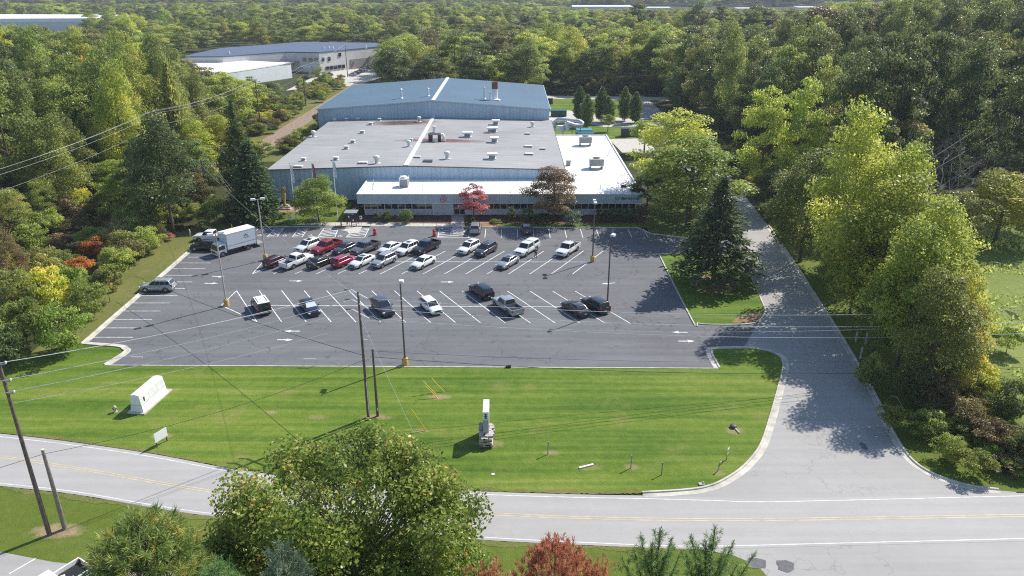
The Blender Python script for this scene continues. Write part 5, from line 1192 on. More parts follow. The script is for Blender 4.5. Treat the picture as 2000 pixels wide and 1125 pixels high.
# foundation planting
for u, v, vt, w, k, mt, tx in [(758, 434, 410, 22, 'bush_c', 'dark', 'clipped dark shrub under the left office windows, left of the big one'), (793, 436, 407, 36, 'bush_c', 'dark', 'widest clipped shrub under the left office windows'), (737, 433, 413, 18, 'bush_c', 'dark', 'smallest clipped shrub under the left office windows'), (999, 432, 402, 18, 'bush_b', 'dark', 'tall narrow shrub between window groups right of the door'), (1030, 436, 406, 36, 'bush_b', 'dark', 'dark shrub left of the rusty brown tree'), (1062, 439, 415, 40, 'bush_a', 'dark', 'low dark shrub at the foot of the rusty brown tree'), (1118, 440, 410, 48, 'bush_c', 'blue', 'blue green mounded juniper right of the rusty brown tree'), (920, 437, 425, 20, 'bush_c', 'dark', 'small shrub by the entrance walk'), (702, 412, 388, 20, 'bush_b', 'dark', 'dark shrub by the left end of the office'), (668, 415, 380, 30, 'bush_a', 'green', 'green shrub right of the flagpoles'), (968, 436, 428, 26, 'bush_c', 'bright', 'low bright shrub beside the straw patch')]:
    hero(k, mt, u, v, vt, w, tx, 'shrub', 'foundation shrubs', 'shrub')
for k in range(6):
    u = 1172 + 12.5 * k; hero('bush_c', 'dark', u, 433, 405, 20, 'boxy dark hedge shrub under the right office windows', 'shrub', 'hedge shrubs under the right office windows', 'shrub')

# left bank: brush between lot and wood
bank = 'brush on the left bank'
BK = [('green', 'mid green leafy bush'), ('olive', 'olive bush'), ('bright', 'bright green bush'), ('tan', 'pale brown bush'), ('gold', 'yellowing bush'), ('dark', 'dark green bush'), ('rust', 'brown bush')]
nb = 0
for (u, v, vt, w, mt, tx) in [(160, 540, 500, 60, 'scarlet', 'scarlet bush, brightest on the left bank'), (190, 505, 462, 60, 'scarlet', 'orange red bush above the scarlet one on the bank'), (223, 570, 552, 20, 'scarlet', 'tiny orange bush at the bank foot'), (330, 470, 455, 24, 'red', 'dark red bush at the bank foot behind the lot'), (65, 560, 540, 30, 'red', 'small crimson bush among green at far left'), (150, 460, 425, 80, 'tan', 'mauve brown thicket in the bank hollow'), (185, 440, 400, 90, 'tan', 'pinkish brown thicket above the hollow'), (125, 490, 455, 70, 'rust', 'brown thicket beside the hollow'), (130, 690, 590, 110, 'bright', 'large bright green bush nearest the lot corner'), (60, 690, 580, 120, 'green', 'large green bush at the left frame edge by the lawn'), (20, 720, 630, 90, 'dark', 'dark bush at the left frame edge behind the pole'), (180, 620, 545, 90, 'green', 'grey green bush above the bank foot'), (235, 545, 480, 80, 'green', 'green bush left of the light grey crossover'), (250, 510, 450, 90, 'olive', 'olive bush above the stalls on the bank'), (290, 495, 440, 70, 'bright', 'fresh green bush near the red one at the bank foot'), (215, 590, 520, 70, 'olive', 'olive thicket beside the tiny orange bush'), (100, 620, 520, 100, 'gold', 'yellow green bush below the scarlet one'), (40, 640, 520, 110, 'olive', 'broad olive bush far left above the dark one'), (390, 440, 395, 60, 'olive', 'olive bush behind the box truck'), (425, 437, 380, 60, 'green', 'green bush left of the corner spruce'), (400, 455, 430, 30, 'dark', 'small dark bush by the white pickup')]:
    hero(['bush_a', 'bush_b', 'bush_c'][nb % 3], mt, u, v, vt, w, tx, 'shrub', bank, 'shrub'); nb += 1
    if mt in ('scarlet', 'tan', 'rust'): x, y = G(u, v); occupied.append((x * .96, y * .955, 5.5))
def poisson(n, fx, fy, rmin, ok, tries=40):
    pts = []
    for _ in range(n * tries):
        if len(pts) >= n: break
        x, y = random.uniform(*fx), random.uniform(*fy); r = rmin(x, y) if callable(rmin) else rmin
        if not ok(x, y): continue
        if any((x - a) ** 2 + (y - b) ** 2 < r * r for a, b in pts): continue
        if any((x - a) ** 2 + (y - b) ** 2 < (.55 * r + c * .5) ** 2 for a, b, c in occupied): continue
        pts.append((x, y))
    return pts
def infr(x, y, m=6): return abs(x) < .74 * y * (1 + 0) + m
for (x, y) in poisson(85, (-112, -57.5), (74, 135), lambda x, y: 3.0, lambda x, y: infr(x, y, 5) and x < -57.5 - .10 * max(0, 95 - y) * (y < 95)):
    mt, tx = random.choices(BK, (5, 4, 4, 3, 3, 1, 2))[0]; h = random.uniform(2.8, 6.2) + .06 * max(0, -60 - x) ; d = -57.5 - x
    u, v = project(x, y, 2)
    where = ('at the bank foot by the kerb' if d < 6 else 'halfway up the left bank' if d < 18 else 'high on the left bank under the wood') + (', near the lawn corner' if y < 92 else ', level with the stalls' if y < 112 else ', behind the lot')
    tree(random.choice(['bush_a', 'bush_b', 'bush_c']), mt, x, y, h, random.uniform(1.8, 3.0), tx + ' ' + where, bank, 'shrub', 'shrub')

for (x, y) in poisson(13, (-105, -66), (84, 134), 6.0, lambda x, y: infr(x, y, 4)):
    mt = random.choice(['green', 'olive', 'tan', 'bright', 'gold']); DS = {'green': 'mid green', 'olive': 'olive', 'tan': 'pale brown', 'bright': 'bright green', 'gold': 'golden'}
    tree(random.choice(['belt', 'full', 'fine']), mt, x, y, random.uniform(7, 11.5), random.uniform(2.4, 3.6), '%s small tree rising from the left bank brush, %s' % (DS[mt], 'near the lawn' if y < 100 else 'beside the stalls' if y < 118 else 'close to the wood'), 'small trees in the left bank brush')
# woods: every tree stands at its own surveyed-by-eye place; heights keep the far yard and far roofs in sight
def vlimit(u):
    pts = [(-200, 40), (150, 50), (300, 66), (345, 105), (362, 126), (480, 140), (500, 152), (560, 163), (640, 172), (735, 120), (745, 62), (900, 38), (1050, 34), (1500, 40), (1540, 22), (1640, 2), (1800, -30), (2300, -60)]
    for (a, b), (c, d) in zip(pts, pts[1:]):
        if a <= u <= c: return b + (d - b) * (u - a) / (c - a)
    return 30
PREF = {'left': (['round_a', 'full', 'oval_a', 'belt', 'pine', 'round_b', 'full', 'belt', 'oval_b'], ['green', 'green', 'dark', 'green', 'bright', 'green', 'lime', 'olive', 'gold']),
        'mid': (['round_a', 'full', 'oval_a', 'round_b', 'belt', 'full', 'full'], ['bright', 'bright', 'lime', 'olive', 'green', 'lime', 'gold']),
        'right': (['round_a', 'full', 'oval_a', 'belt', 'round_b', 'full', 'pine'], ['dark', 'dark', 'green', 'dark', 'olive', 'dark'])}
DESC = {'green': 'mid green', 'dark': 'dark green', 'lime': 'yellow green', 'olive': 'olive', 'bright': 'bright green', 'gold': 'golden', 'tan': 'pale brown', 'pine': 'soft green', 'spruce': 'very dark'}
KIND = {'pine': ('pine_tree', 'pine'), 'spruce': ('spruce_tree', 'spruce')}
ROWS = {'left': ('front edge of left wood', 'middle of left wood', 'back of left wood'), 'mid': ('front row of central wood', 'middle of central wood', 'far side of central wood'), 'right': ('lower edge of right wood', 'slope of right wood', 'upper right wood')}
def wood(zone, x, y):
    keys, mats = PREF[zone]; key = random.choice(keys); mt = random.choice(mats)
    if key in ('pine', 'spruce'): mt = key
    if mt in ('pine',) and key != 'pine': mt = 'green'
    tz = float(terr(x, y)); h = random.uniform(17, 25) if zone != 'left' else random.uniform(18, 30)
    if zone == 'mid': h = random.uniform(15, 25)
    if zone == 'left' and x > -78 and y < 190: h = random.uniform(7, 12)
    elif zone == 'left' and y < 150: h *= .85
    if key == 'pine': h = min(h, 22)
    if zone == 'right' and key != 'pine': h *= random.uniform(1.1, 1.5)
    u, _ = project(x, y, tz + h * .8); lim = Z(vlimit(u) + random.uniform(0, 22) + (6 if zone == 'mid' else 0), y) - tz
    if lim < 3.0: return None
    h = min(h, lim)
    if h < 7:
        return ('bush_%s' % random.choice('abc'), random.choice(['green', 'olive', 'bright', 'tan']), x, y, max(h, 2.5), random.uniform(2.4, 3.6), zone)
    rad = min(random.uniform(4.6, 6.6) * (1.32 if zone == 'mid' else 1.1), h * .48)
    if key in ('pine', 'spruce'): rad = h * random.uniform(.33, .42)
    return (key, mt, x, y, h, rad, zone)
W = []
okL = lambda x, y: infr(x, y, 8) and ((x < -60 - (8 if y > 150 else 0) and y < 185) or x < -79) and not (x > -79 and 140 < y < 158 and x > -76) and y > 128 + .35 * max(0, -x - 75) * 0 and y < 345 + 0 * x and not (-118 < x < -60 and y > 285)
for x, y in poisson(250, (-255, -58), (126, 345), lambda x, y: 6.0 if y < 200 else 7.2, okL): W.append(wood('left', x, y))
for k in range(26): W.append(('belt' if k % 2 else 'full', random.choice(['green', 'dark', 'bright', 'lime', 'olive']), -2 + 4.6 * k + random.uniform(-1, 1), 301 + random.uniform(-2, 3) + (0 if k < 13 else -3), random.uniform(13, 20), random.uniform(4.6, 5.8), 'mid'))
okM = lambda x, y: x > -.172 * y + 4 and y > (302 if x > 8 else 266) and (x < 60 or y > 305)
for x, y in poisson(210, (-75, 150), (266, 430), lambda x, y: 8.6 if y < 330 else 10.0, okM): W.append(wood('mid', x, y))
okR = lambda x, y: infr(x, y, 8) and (x > 56 if y > 165 else x > 62 + max(0, (150 - y)) * 1.2) and y > 138
for x, y in poisson(220, (56, 250), (138, 345), lambda x, y: 6.8 if y < 210 else 8.0, okR): W.append(wood('right', x, y))
W = [w for w in W if w]
W.sort(key=lambda w: -(w[4] / w[3]))
trees = [w for w in W if not w[0].startswith('bush')]; bushes = [w for w in W if w[0].startswith('bush')]
REST = trees[255:]
for key, mt, x, y, h, rad, zone in trees[:255] + bushes:
    u, v = project(x, y, h * .7); d = y / (345 if zone != 'mid' else 430)
    band = {'left': (150, 215), 'mid': (312, 350), 'right': (170, 225)}[zone]; row = ROWS[zone][0 if y < band[0] else 1 if y < band[1] else 2]
    if key.startswith('bush'): tree(key, mt, x, y, h, rad, '%s bush in the low brush between rail bed and far yard' % DESC.get(mt, mt), 'low brush by the rail bed', 'shrub', 'shrub'); continue
    nm, kd = KIND.get(key, ('broadleaf_tree', {'round_a': 'full round tree', 'round_b': 'broad tree', 'oval_a': 'tall oval tree', 'oval_b': 'cone topped tree', 'loose_a': 'spreading open tree', 'loose_b': 'loose tall tree', 'fine': 'fine leaved tree', 'full': 'dense round tree', 'belt': 'tree leafy to the ground'}.get(key, 'tree')))
    side = {'left': ('nearest the frame edge' if u < 120 else 'midway' if u < 260 else 'towards the rail bed'), 'mid': ('behind the blue roof' if u < 1000 else 'behind the arborvitae' if u < 1280 else 'towards the right wood'), 'right': ('over the drive bend' if u < 1600 else 'midway' if u < 1800 else 'at the frame edge')}[zone]
    tree(key, mt, x, y, h, rad, '%s %s, %s, %s' % (DESC.get(mt, mt), kd, row, side), {'left': 'trees of the left wood', 'mid': 'trees of the central wood', 'right': 'trees of the right wood'}[zone], nm)
under = [(random.uniform(-80, -60), random.uniform(130, 190)) for _ in range(60)] + [(-76.5 + random.gauss(0, 3.0), random.uniform(178, 330)) for _ in range(120)] + [(-57 + random.gauss(0, .8), random.uniform(190, 260)) for _ in range(12)] + [(52.5 + random.gauss(0, 1.5), random.uniform(98, 215)) for _ in range(50)] + [(random.uniform(62, 130), 0) for _ in range(44)] + [(random.uniform(-125, -80), random.uniform(225, 300)) for _ in range(110)] + [(random.uniform(0, 125), random.uniform(297, 318)) for _ in range(80)]
UNDER = []
for x, y in under:
    if y == 0: y = 132 + 1.0 * max(0, x - 75) * .15 + random.uniform(0, 9)
    if not infr(x, y, 3) or any((x - p) ** 2 + (y - q) ** 2 < 1.5 for p, q, _ in occupied): continue
    UNDER.append((x, y, float(terr(x, y)), random.uniform(2.4, 5.0), random.uniform(1.8, 3.2)))
# a few that stand out at the back
for key, mt, u, vt, y, w, tx, nm in [('round_a', 'dark', 1246, 1, 470, 52, 'dark conical tree standing above the central wood, left one', 'broadleaf_tree'), ('oval_a', 'dark', 1366, 1, 450, 66, 'dark conical tree standing above the central wood, middle one', 'broadleaf_tree'), ('oval_a', 'dark', 1406, 6, 455, 46, 'slim dark tree beside the middle dark conical one', 'broadleaf_tree'), ('round_a', 'dark', 1484, 8, 440, 64, 'dark conical tree standing above the central wood, right one', 'broadleaf_tree'), ('round_a', 'rust', 1610, 4, 262, 120, 'tall brown tinted tree dominating the right wood skyline', 'broadleaf_tree'), ('round_b', 'olive', 1560, 14, 268, 90, 'olive tree left of the tall brown tinted one', 'broadleaf_tree'), ('round_a', 'tan', 95, 228, 168, 120, 'large tan tree with thinning crown in the left wood', 'broadleaf_tree'), ('full', 'gold', 100, 215, 180, 110, 'yellowing tree behind the large tan one, left wood', 'broadleaf_tree'), ('fine', 'green', 65, 280, 140, 100, 'leafy green tree at the left frame edge below the wires', 'broadleaf_tree'), ('column', 'olive', 325, 130, 172, 44, 'ivy covered dead trunk rising beside the power pole', 'broadleaf_tree'), ('loose_a', 'lime', 245, 110, 215, 80, 'yellow green tree in the middle of the left wood skyline', 'broadleaf_tree'), ('loose_a', 'gold', 265, 72, 260, 70, 'golden topped tree on the left wood skyline', 'broadleaf_tree')]:
    x = Xa(u, vt + 10, y); tz = float(terr(x, y)); h = Z(vt, y) - tz; rad = abs(Xa(u + w / 2, vt, y) - Xa(u - w / 2, vt, y)) / 2
    tree(key, mt, x, y, h, rad, tx, None, nm)
# bare dead tree
def branch(m, a, d, L, r, depth):
    b = a + d * L; mid = (a + b) / 2 + Vector((random.gauss(0, .05), random.gauss(0, .05), random.gauss(0, .03))) * L
    m.tube([a, mid, b], r, 5, r1=r * .55)
    if depth == 0: return
    for k in range(random.choice((2, 3, 3))):
        nd = (d + Vector((random.gauss(0, .55), random.gauss(0, .55), random.gauss(.10, .35)))).normalized(); branch(m, b if k else mid, nd, L * random.uniform(.58, .85), r * .55, depth - 1)
def bare(x, y, h, label, spread=1.0, mat='bark_pale'):
    t = thing('bare_tree', label, 'tree', (x, y, float(terr(x, y)))); m = MB(); m.tube([(0, 0, -.5), (.1, 0, h * .2), (.2, .1, h * .38)], h * .018, 8, r1=h * .013); m.build('trunk', M['bark'], t)
    m = MB()
    for k in range(8):
        a = 2 * math.pi * k / 8 + random.uniform(-.3, .3); branch(m, Vector((.15, .08, h * random.uniform(.25, .38))), Vector((math.cos(a) * spread, math.sin(a) * spread, random.uniform(.6, 1.5))).normalized(), h * .25, h * .0062, 5)
    m.build('branches', M[mat], t); return t
x = Xa(1835, 330, 118); bare(x, 118, Z(228, 118) - float(terr(x, 118)), 'bare dead tree with pale branches above the meadow', 1.1)
bt = bpy.data.objects[[o.name for o in scene.objects if o.name.startswith('bare_tree')][0]]
for k, (u, vt, y, s_, tx) in enumerate([(1760, 120, 185, .9, 'on the right wood slope, left one'), (1870, 105, 190, 1.0, 'on the right wood slope, right one'), (1655, 150, 200, .8, 'above the tallest drive tree'), (215, 205, 170, .75, 'in the left wood behind the tan tree'), (120, 150, 215, .8, 'high in the left wood'), (1150, 95, 306, .9, 'at the front of central wood behind the arborvitae'), (1010, 100, 306, .85, 'at the front of central wood behind the blue roof')]):
    c = copy_tree(bt); x = Xa(u, vt, y); c.location = (x, y, float(terr(x, y)) - 1); h_ = Z(vt, y) - c.location.z; c.scale = (h_ / 19, h_ / 19, h_ / 21); c.rotation_euler.z = k * 1.3; tag(c, 'grey leafless tree ' + tx, 'tree', 'leafless trees in the woods')
x, y = G(232, 505); bare(x, y, Z(425, y), 'small leafless tree among the brush on the left bank', .6, 'bark')

# the wood that runs on to the horizon: one mass, built from the same crowns
far = []
def far_ok(x, y):
    if not infr(x, y, 20): return False
    if -175 < x < -48 and 330 < y < 455: return False
    if -610 < x < -330 and 640 < y < 760: return False
    u, _ = project(x, y, 10)
    if y > 900 and 1020 < u < 1680: return random.random() < .8
    return True
for y0, y1, n, r in [(345, 470, 330, 8.5), (470, 640, 560, 9.8), (640, 900, 800, 12), (900, 1500, 2600, 14), (1500, 3600, 4800, 19)]:
    cell = {}
    k = 0; tries = 0
    while k < n and tries < n * 30:
        tries += 1; y = math.sqrt(random.uniform(y0 * y0, y1 * y1)); x = random.uniform(-.76 * y - 15, .76 * y + 15)
        if not far_ok(x, y): continue
        u, _ = project(x, y, 18)
        if y < 432 and -.172 * y + 2 < x < 150: continue
        if y < 347 and abs(x) < 255 and not (x < -175): continue
        c = (int(x // r), int(y // r))
        if any((c[0] + i, c[1] + j) in cell and (cell[(c[0] + i, c[1] + j)][0] - x) ** 2 + (cell[(c[0] + i, c[1] + j)][1] - y) ** 2 < r * r for i in (-1, 0, 1) for j in (-1, 0, 1)): continue
        cell[c] = (x, y); k += 1
        h = random.triangular(9, 25, 18) * (1 if y < 900 else 1.1)
        lo = 16 if 1040 < u < 1620 else (2 if u > 800 else 4)
        if y < 660 and u < 170: lo = 60
        if y < 440 and u < 560: lo = 60
        if y < 1150: h = min(h, max(Z(lo + random.uniform(0, 6), y), 7.0 if y > 900 else 0) - float(terr(x, y)))
        if h < 5: continue
        far.append((x, y, h, random.triangular(4.2, 10.5, 6.5) * (1 if y < 900 else 1.6 if y < 1500 else 2.1)))
src = [('round_a', 'green'), ('round_b', 'dark'), ('oval_a', 'bright'), ('oval_b', 'green'), ('loose_a', 'green'), ('loose_b', 'lime'), ('full', 'lime'), ('round_b', 'olive'), ('full', 'bright'), ('round_a', 'dark'), ('belt', 'gold'), ('oval_a', 'tan')]
def scatter(name, label, cat, pts, kinds, wts, r0, h0):
    """one mass: points carrying size and turn, the crowns of the named kinds placed on them"""
    me = bpy.data.meshes.new(name); me.from_pydata([p[:3] for p in pts], [], [])
    me.attributes.new('sc', 'FLOAT_VECTOR', 'POINT').data.foreach_set('vector', np.array([(r / r0, r / r0, h / h0) for x, y, z, h, r in pts], np.float32).ravel())
    me.attributes.new('rot', 'FLOAT_VECTOR', 'POINT').data.foreach_set('vector', np.array([(0, 0, random.uniform(0, 6.28)) for _ in pts], np.float32).ravel())
    me.attributes.new('pick', 'INT', 'POINT').data.foreach_set('value', np.array(random.choices(range(len(kinds)), wts, k=len(pts)), np.int32))
    ob = bpy.data.objects.new(name, me); COL.objects.link(ob); tag(ob, label, cat, kind='stuff')
    ng = bpy.data.node_groups.new(name + '_scatter', 'GeometryNodeTree')
    ng.interface.new_socket('Geometry', in_out='INPUT', socket_type='NodeSocketGeometry'); ng.interface.new_socket('Geometry', in_out='OUTPUT', socket_type='NodeSocketGeometry')
    N_ = ng.nodes; L_ = ng.links; gi = N_.new('NodeGroupInput'); go = N_.new('NodeGroupOutput')
    iop = N_.new('GeometryNodeInstanceOnPoints'); iop.inputs['Pick Instance'].default_value = True; jn = N_.new('GeometryNodeJoinGeometry')
    for key, mt in kinds:
        m = CR[key][0].copy(); m.materials.clear(); m.materials.append(LM[mt]); o = bpy.data.objects.new(name + '_source', m)
        oi = N_.new('GeometryNodeObjectInfo'); oi.inputs['Object'].default_value = o; oi.inputs['As Instance'].default_value = True; L_.new(oi.outputs['Geometry'], jn.inputs[0])
    def attr(nm, ty):
        a = N_.new('GeometryNodeInputNamedAttribute'); a.data_type = ty; a.inputs['Name'].default_value = nm; return a.outputs[0]
    L_.new(gi.outputs[0], iop.inputs['Points']); L_.new(jn.outputs[0], iop.inputs['Instance'])
    L_.new(attr('pick', 'INT'), iop.inputs['Instance Index']); L_.new(attr('rot', 'FLOAT_VECTOR'), iop.inputs['Rotation']); L_.new(attr('sc', 'FLOAT_VECTOR'), iop.inputs['Scale'])
    L_.new(iop.outputs[0], go.inputs[0]); ob.modifiers.new('scatter', 'NODES').node_group = ng
scatter('far_wood', 'continuous mixed wood running from the factory back to the horizon', 'woods', [(x, y, float(terr(x, y)), h, r) for x, y, h, r in far + [(w[2], w[3], w[4], w[5]) for w in REST]], src, [3, 2, 3, 2, 2, 3, 4, 2, 4, 1, 2, 1], 5.3, 16.3)
scatter('undergrowth', 'bushy undergrowth along the wood edges and the old rail bed', 'undergrowth', UNDER, [('bush_a', 'green'), ('bush_b', 'olive'), ('bush_c', 'bright'), ('bush_a', 'dark'), ('bush_c', 'green'), ('bush_b', 'gold'), ('bush_c', 'tan')], [3, 3, 3, 2, 3, 2, 1], 3.0, 3.9)

# ------------------------------------------------------------------ trees close below the camera
def own_tree(name, label, cat, x, y, crown, mat, trunkmb=None, extra=None):
    t = thing(name, label, cat, (x, y, 0)); c = bpy.data.objects.new('crown', crown); COL.objects.link(c); c.parent = t; crown.materials.append(LM[mat])
    if trunkmb: trunkmb.build('trunk', M['bark'], t, smooth_a=R(60))
    return t
YM_ = 37.0; mx0 = Xa(672, 1000, YM_)
cl = []
for u, v, w in [(655, 872, 62), (560, 905, 62), (735, 892, 56), (815, 890, 58), (868, 945, 52), (612, 930, 80), (700, 935, 90), (790, 945, 90), (505, 955, 80), (452, 1005, 80), (410, 1040, 70), (900, 1005, 70), (935, 1060, 60), (560, 1000, 100), (640, 1000, 100), (720, 1005, 100), (800, 1010, 100), (860, 1050, 100), (480, 1060, 95), (560, 1075, 100), (640, 1080, 110), (740, 1080, 110), (830, 1100, 110), (930, 1110, 90), (652, 832, 22), (648, 845, 26), (735, 846, 20), (730, 858, 26), (815, 840, 20), (812, 855, 26), (560, 866, 20), (556, 880, 26), (872, 905, 18), (868, 918, 24), (500, 925, 22), (905, 960, 22), (450, 975, 22), (770, 868, 20), (605, 880, 22), (385, 1030, 40), (378, 1070, 50), (372, 1110, 60), (960, 1070, 36), (340, 1120, 40), (965, 1115, 46), (420, 1095, 80), (390, 1075, 50), (655, 862, 34), (738, 874, 30), (818, 872, 30), (562, 888, 34), (870, 925, 26), (955, 1090, 50), (700, 900, 50), (770, 905, 50)]:
    v += 44; y = YM_ + random.uniform(-1.5, 2.2); r = abs(Xa(u + w / 2, v, y) - Xa(u - w / 2, v, y)) * .52
    cl.append((Xa(u, v, y) - mx0, y - YM_, Z(v, y), r))
for k in range(46):                                        # the sides and the back the camera does not face, and the lower crown
    a = random.uniform(0, 6.28); q = random.uniform(-.7, .75); rr = 8.6 * math.sqrt(1 - q * q) * random.uniform(.55, .95)
    cl.append((rr * math.cos(a), rr * .9 * math.sin(a) , 9.2 + q * 5.2, random.uniform(1.2, 1.9)))
cl = np.array(cl); w = cl[:, 3] ** 2; n = 76000; idx = RNG.choice(len(cl), n, p=w / w.sum())
d = unit(RNG.normal(size=(n, 3))); rr = cl[idx, 3] * RNG.uniform(.10, 1.15, n) ** .62
c = cl[idx, :3] + d * rr[:, None] * np.array([1.05, 1.05, 1.0])
nrm = unit(d * .4 + RNG.normal(size=(n, 3)) * .7 + np.array([0, 0, .5]))
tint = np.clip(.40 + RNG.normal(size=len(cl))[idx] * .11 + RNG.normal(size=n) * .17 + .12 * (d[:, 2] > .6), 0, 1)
s_ = .24 * RNG.uniform(.6, 1.35, n)
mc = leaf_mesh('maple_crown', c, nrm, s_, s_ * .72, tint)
tm = MB(); tm.tube([(0, 0, -.5), (.1, 0, 3), (0, .1, 7), (.2, 0, 11)], .30, 10, r1=.10)
for k in range(len(cl)):
    x, y, z, r = cl[k]; zb = max(2.5, min(9.5, z * .55)); tm.tube([(0, 0, zb), (x * .5, y * .5, (zb + z) / 2 - .2), (x, y, z + r * .5)], .075, 5, r1=.014)
own_tree('maple_tree', 'large maple with green and reddening leaves close below, in front of the road', 'tree', mx0, YM_, mc, 'maple', tm)
def tufts(name, P, D, per, ln, wd, spread=.75):
    k = len(P); P = np.repeat(P, per, 0); D = np.repeat(D, per, 0); n = len(P)
    U = unit(D + RNG.normal(size=(n, 3)) * spread); L = ln * RNG.uniform(.7, 1.2, n)
    C = P + U * (L * .5)[:, None] - unit(D) * (RNG.uniform(0, 1, n) * ln * 1.1)[:, None]
    tint = np.clip(np.repeat(.45 + RNG.normal(size=k) * .15, per) + RNG.normal(size=n) * .14, 0, 1)
    return leaf_mesh(name, C, unit(RNG.normal(size=(n, 3)) + np.array([0, 0, .6])), L, wd, tint, U)
def near_pine(label, name, u, v, y, rad, hz, n, mat, per=34, ln=.34, wd=.032, top=None, flat_=.5):
    x = Xa(u, v, y); zt = Z(v, y); P, D = [], []; tm = MB(); tm.tube([(0, 0, -.5), (0, 0, zt * .6), (.05, 0, zt - .5)], .20, 8, r1=.03)
    for k in range(n):
        a = random.uniform(0, 6.28); f = random.random() ** .6; h = zt - hz * f ** 1.3 - random.uniform(0, .7); r = rad * (f ** flat_) * random.uniform(.55, 1.08)
        p = np.array([r * math.cos(a), r * math.sin(a), h]); P.append(p); D.append(np.array([math.cos(a) * .5, math.sin(a) * .5, .85]))
        if k % 4 == 0: tm.tube([(0, 0, h - .45 * r - .4), (p[0] * .55, p[1] * .55, h - .28 * r - .25), tuple(p)], .035, 4, r1=.012)
    for k in range(int(n * .8)):                           # the lower tiers, seen only from beside
        a = random.uniform(0, 6.28); f = random.random(); h = zt - hz - (zt - hz - 2.5) * f; r = rad * (.9 + .35 * f) * random.uniform(.35, 1.0); P.append(np.array([r * math.cos(a), r * math.sin(a), h - .12 * r])); D.append(np.array([math.cos(a), math.sin(a), .45]))
        if k % 4 == 0: tm.tube([(0, 0, h - .1), tuple(P[-1])], .035, 4, r1=.012)
    own_tree(name, label, 'tree', x, y, tufts(name + '_crown', np.array(P), np.array(D), per, ln, wd), mat, tm)
near_pine('broad yellowing pine close below, left of the large maple', 'pine_tree', 264, 1008, 31, 3.4, 5.0, 520, 'pine_y', 46, .52, .045, flat_=.42)
near_pine('small blue green pine in front of the large maple', 'pine_tree', 545, 1062, 27, 1.5, 3.2, 150, 'blue', 44, .36, .026)
near_pine('grey green pine top at the bottom edge left of the blue green one', 'pine_tree', 420, 1095, 27, 1.6, 3.0, 150, 'pine_light', 36, .34, .028)
def sprig_pine(label, tips, y, mat, ln=.27):
    x0 = Xa(tips[0][0], tips[0][1], y); P, D = [], []; tm = MB(); zt = Z(tips[0][1], y); tm.tube([(0, 0, -.5), (0, 0, zt * .7), (0, 0, zt - .2)], .16, 8, r1=.02)
    for u, v in tips:
        yy = y + random.uniform(-.5, .5); e = np.array([Xa(u, v, yy) - x0, yy - y, Z(v, yy)]); b = np.array([e[0] * .25, e[1] * .25, e[2] - 2.6 - abs(e[0]) * .4])
        for f in np.linspace(.25, 1, 13):
            q = b + (e - b) * f + np.array([0, 0, -.25 * math.sin(math.pi * f)]); P.append(q); D.append((e - b) / np.linalg.norm(e - b) + RNG.normal(size=3) * .25)
            if f < .9:
                for _ in range(2):
                    o = RNG.normal(size=3) * .30; P.append(q + o); D.append(o + np.array([0, 0, .4]))
        tm.tube([b, (b + e) / 2 + np.array([0, 0, -.25]), e], .035, 5, r1=.012)
    for k in range(200):
        a = random.uniform(0, 6.28); f = random.random(); h = zt - 3.6 - (zt - 6.0) * f; r = (1.2 + 1.3 * f) * random.uniform(.35, 1.0); P.append(np.array([r * math.cos(a), r * math.sin(a), h])); D.append(np.array([math.cos(a), math.sin(a), .6]))
        if k % 3 == 0: tm.tube([(0, 0, h - .3), tuple(P[-1])], .03, 4, r1=.01)
    own_tree('pine_tree', label, 'tree', x0, y, tufts('sprig_crown', np.array(P), np.array(D), 30, ln, .026, .6), mat, tm)
sprig_pine('young pine with open upright sprigs at the bottom edge, left of two', [(1290, 1034), (1252, 1046), (1312, 1052), (1238, 1072), (1272, 1064), (1330, 1078), (1215, 1090), (1300, 1085), (1260, 1095)], 31, 'pine_light')
sprig_pine('young pine with open upright sprigs at the bottom edge, right of two', [(1397, 1028), (1350, 1047), (1378, 1060), (1432, 1060), (1475, 1080), (1340, 1080), (1362, 1092), (1410, 1085), (1440, 1102)], 31, 'pine_light')
# browned conifer
x = Xa(1085, 1066, 30); zt = Z(1062, 30); P, D = [], []; tm = MB(); tm.tube([(0, 0, -.5), (0, 0, zt - .6)], .16, 8, r1=.03)
for k in range(620):
    a = random.uniform(0, 6.28); f = random.random() ** .7; r = 2.7 * f ** .55 * random.uniform(.5, 1.1); h = zt - 4.0 * f ** 1.6 - random.uniform(0, .5); P.append((r * math.cos(a), r * math.sin(a), h)); D.append((math.cos(a) * .25, math.sin(a) * .25, 1))
for k in range(420):
    a = random.uniform(0, 6.28); q = random.random(); r = (2.4 + .6 * q) * random.uniform(.4, 1.0); P.append((r * math.cos(a), r * math.sin(a), zt - 4.2 - (zt - 6.4) * q)); D.append((math.cos(a) * .6, math.sin(a) * .6, .8))
own_tree('cedar_tree', 'rust brown dying conifer at the bottom edge beside the maple', 'tree', x, 30, tufts('brown_crown', np.array(P), np.array(D), 26, .30, .035, .45), 'rustneedle', tm)
for u, v, y, lb in [(1168, 1105, 30, 'small rust brown conifer top right of the dying one'), (955, 1108, 31, 'rust tinged conifer between maple and the dying one')]:
    x = Xa(u, v, y); zt = Z(v, y); P = [(random.gauss(0, .45), random.gauss(0, .45), zt - abs(random.gauss(0, .9))) for _ in range(90)] + [(random.gauss(0, .7), random.gauss(0, .7), random.uniform(2.0, zt - 1.5)) for _ in range(160)]
    tm = MB(); tm.tube([(0, 0, -.5), (0, 0, zt - .4)], .10, 6, r1=.02); own_tree('cedar_tree', lb, 'tree', x, y, tufts('brown_crown', np.array(P), np.array([(0, 0, 1)] * 250), 24, .28, .033, .5), 'rustneedle', tm)

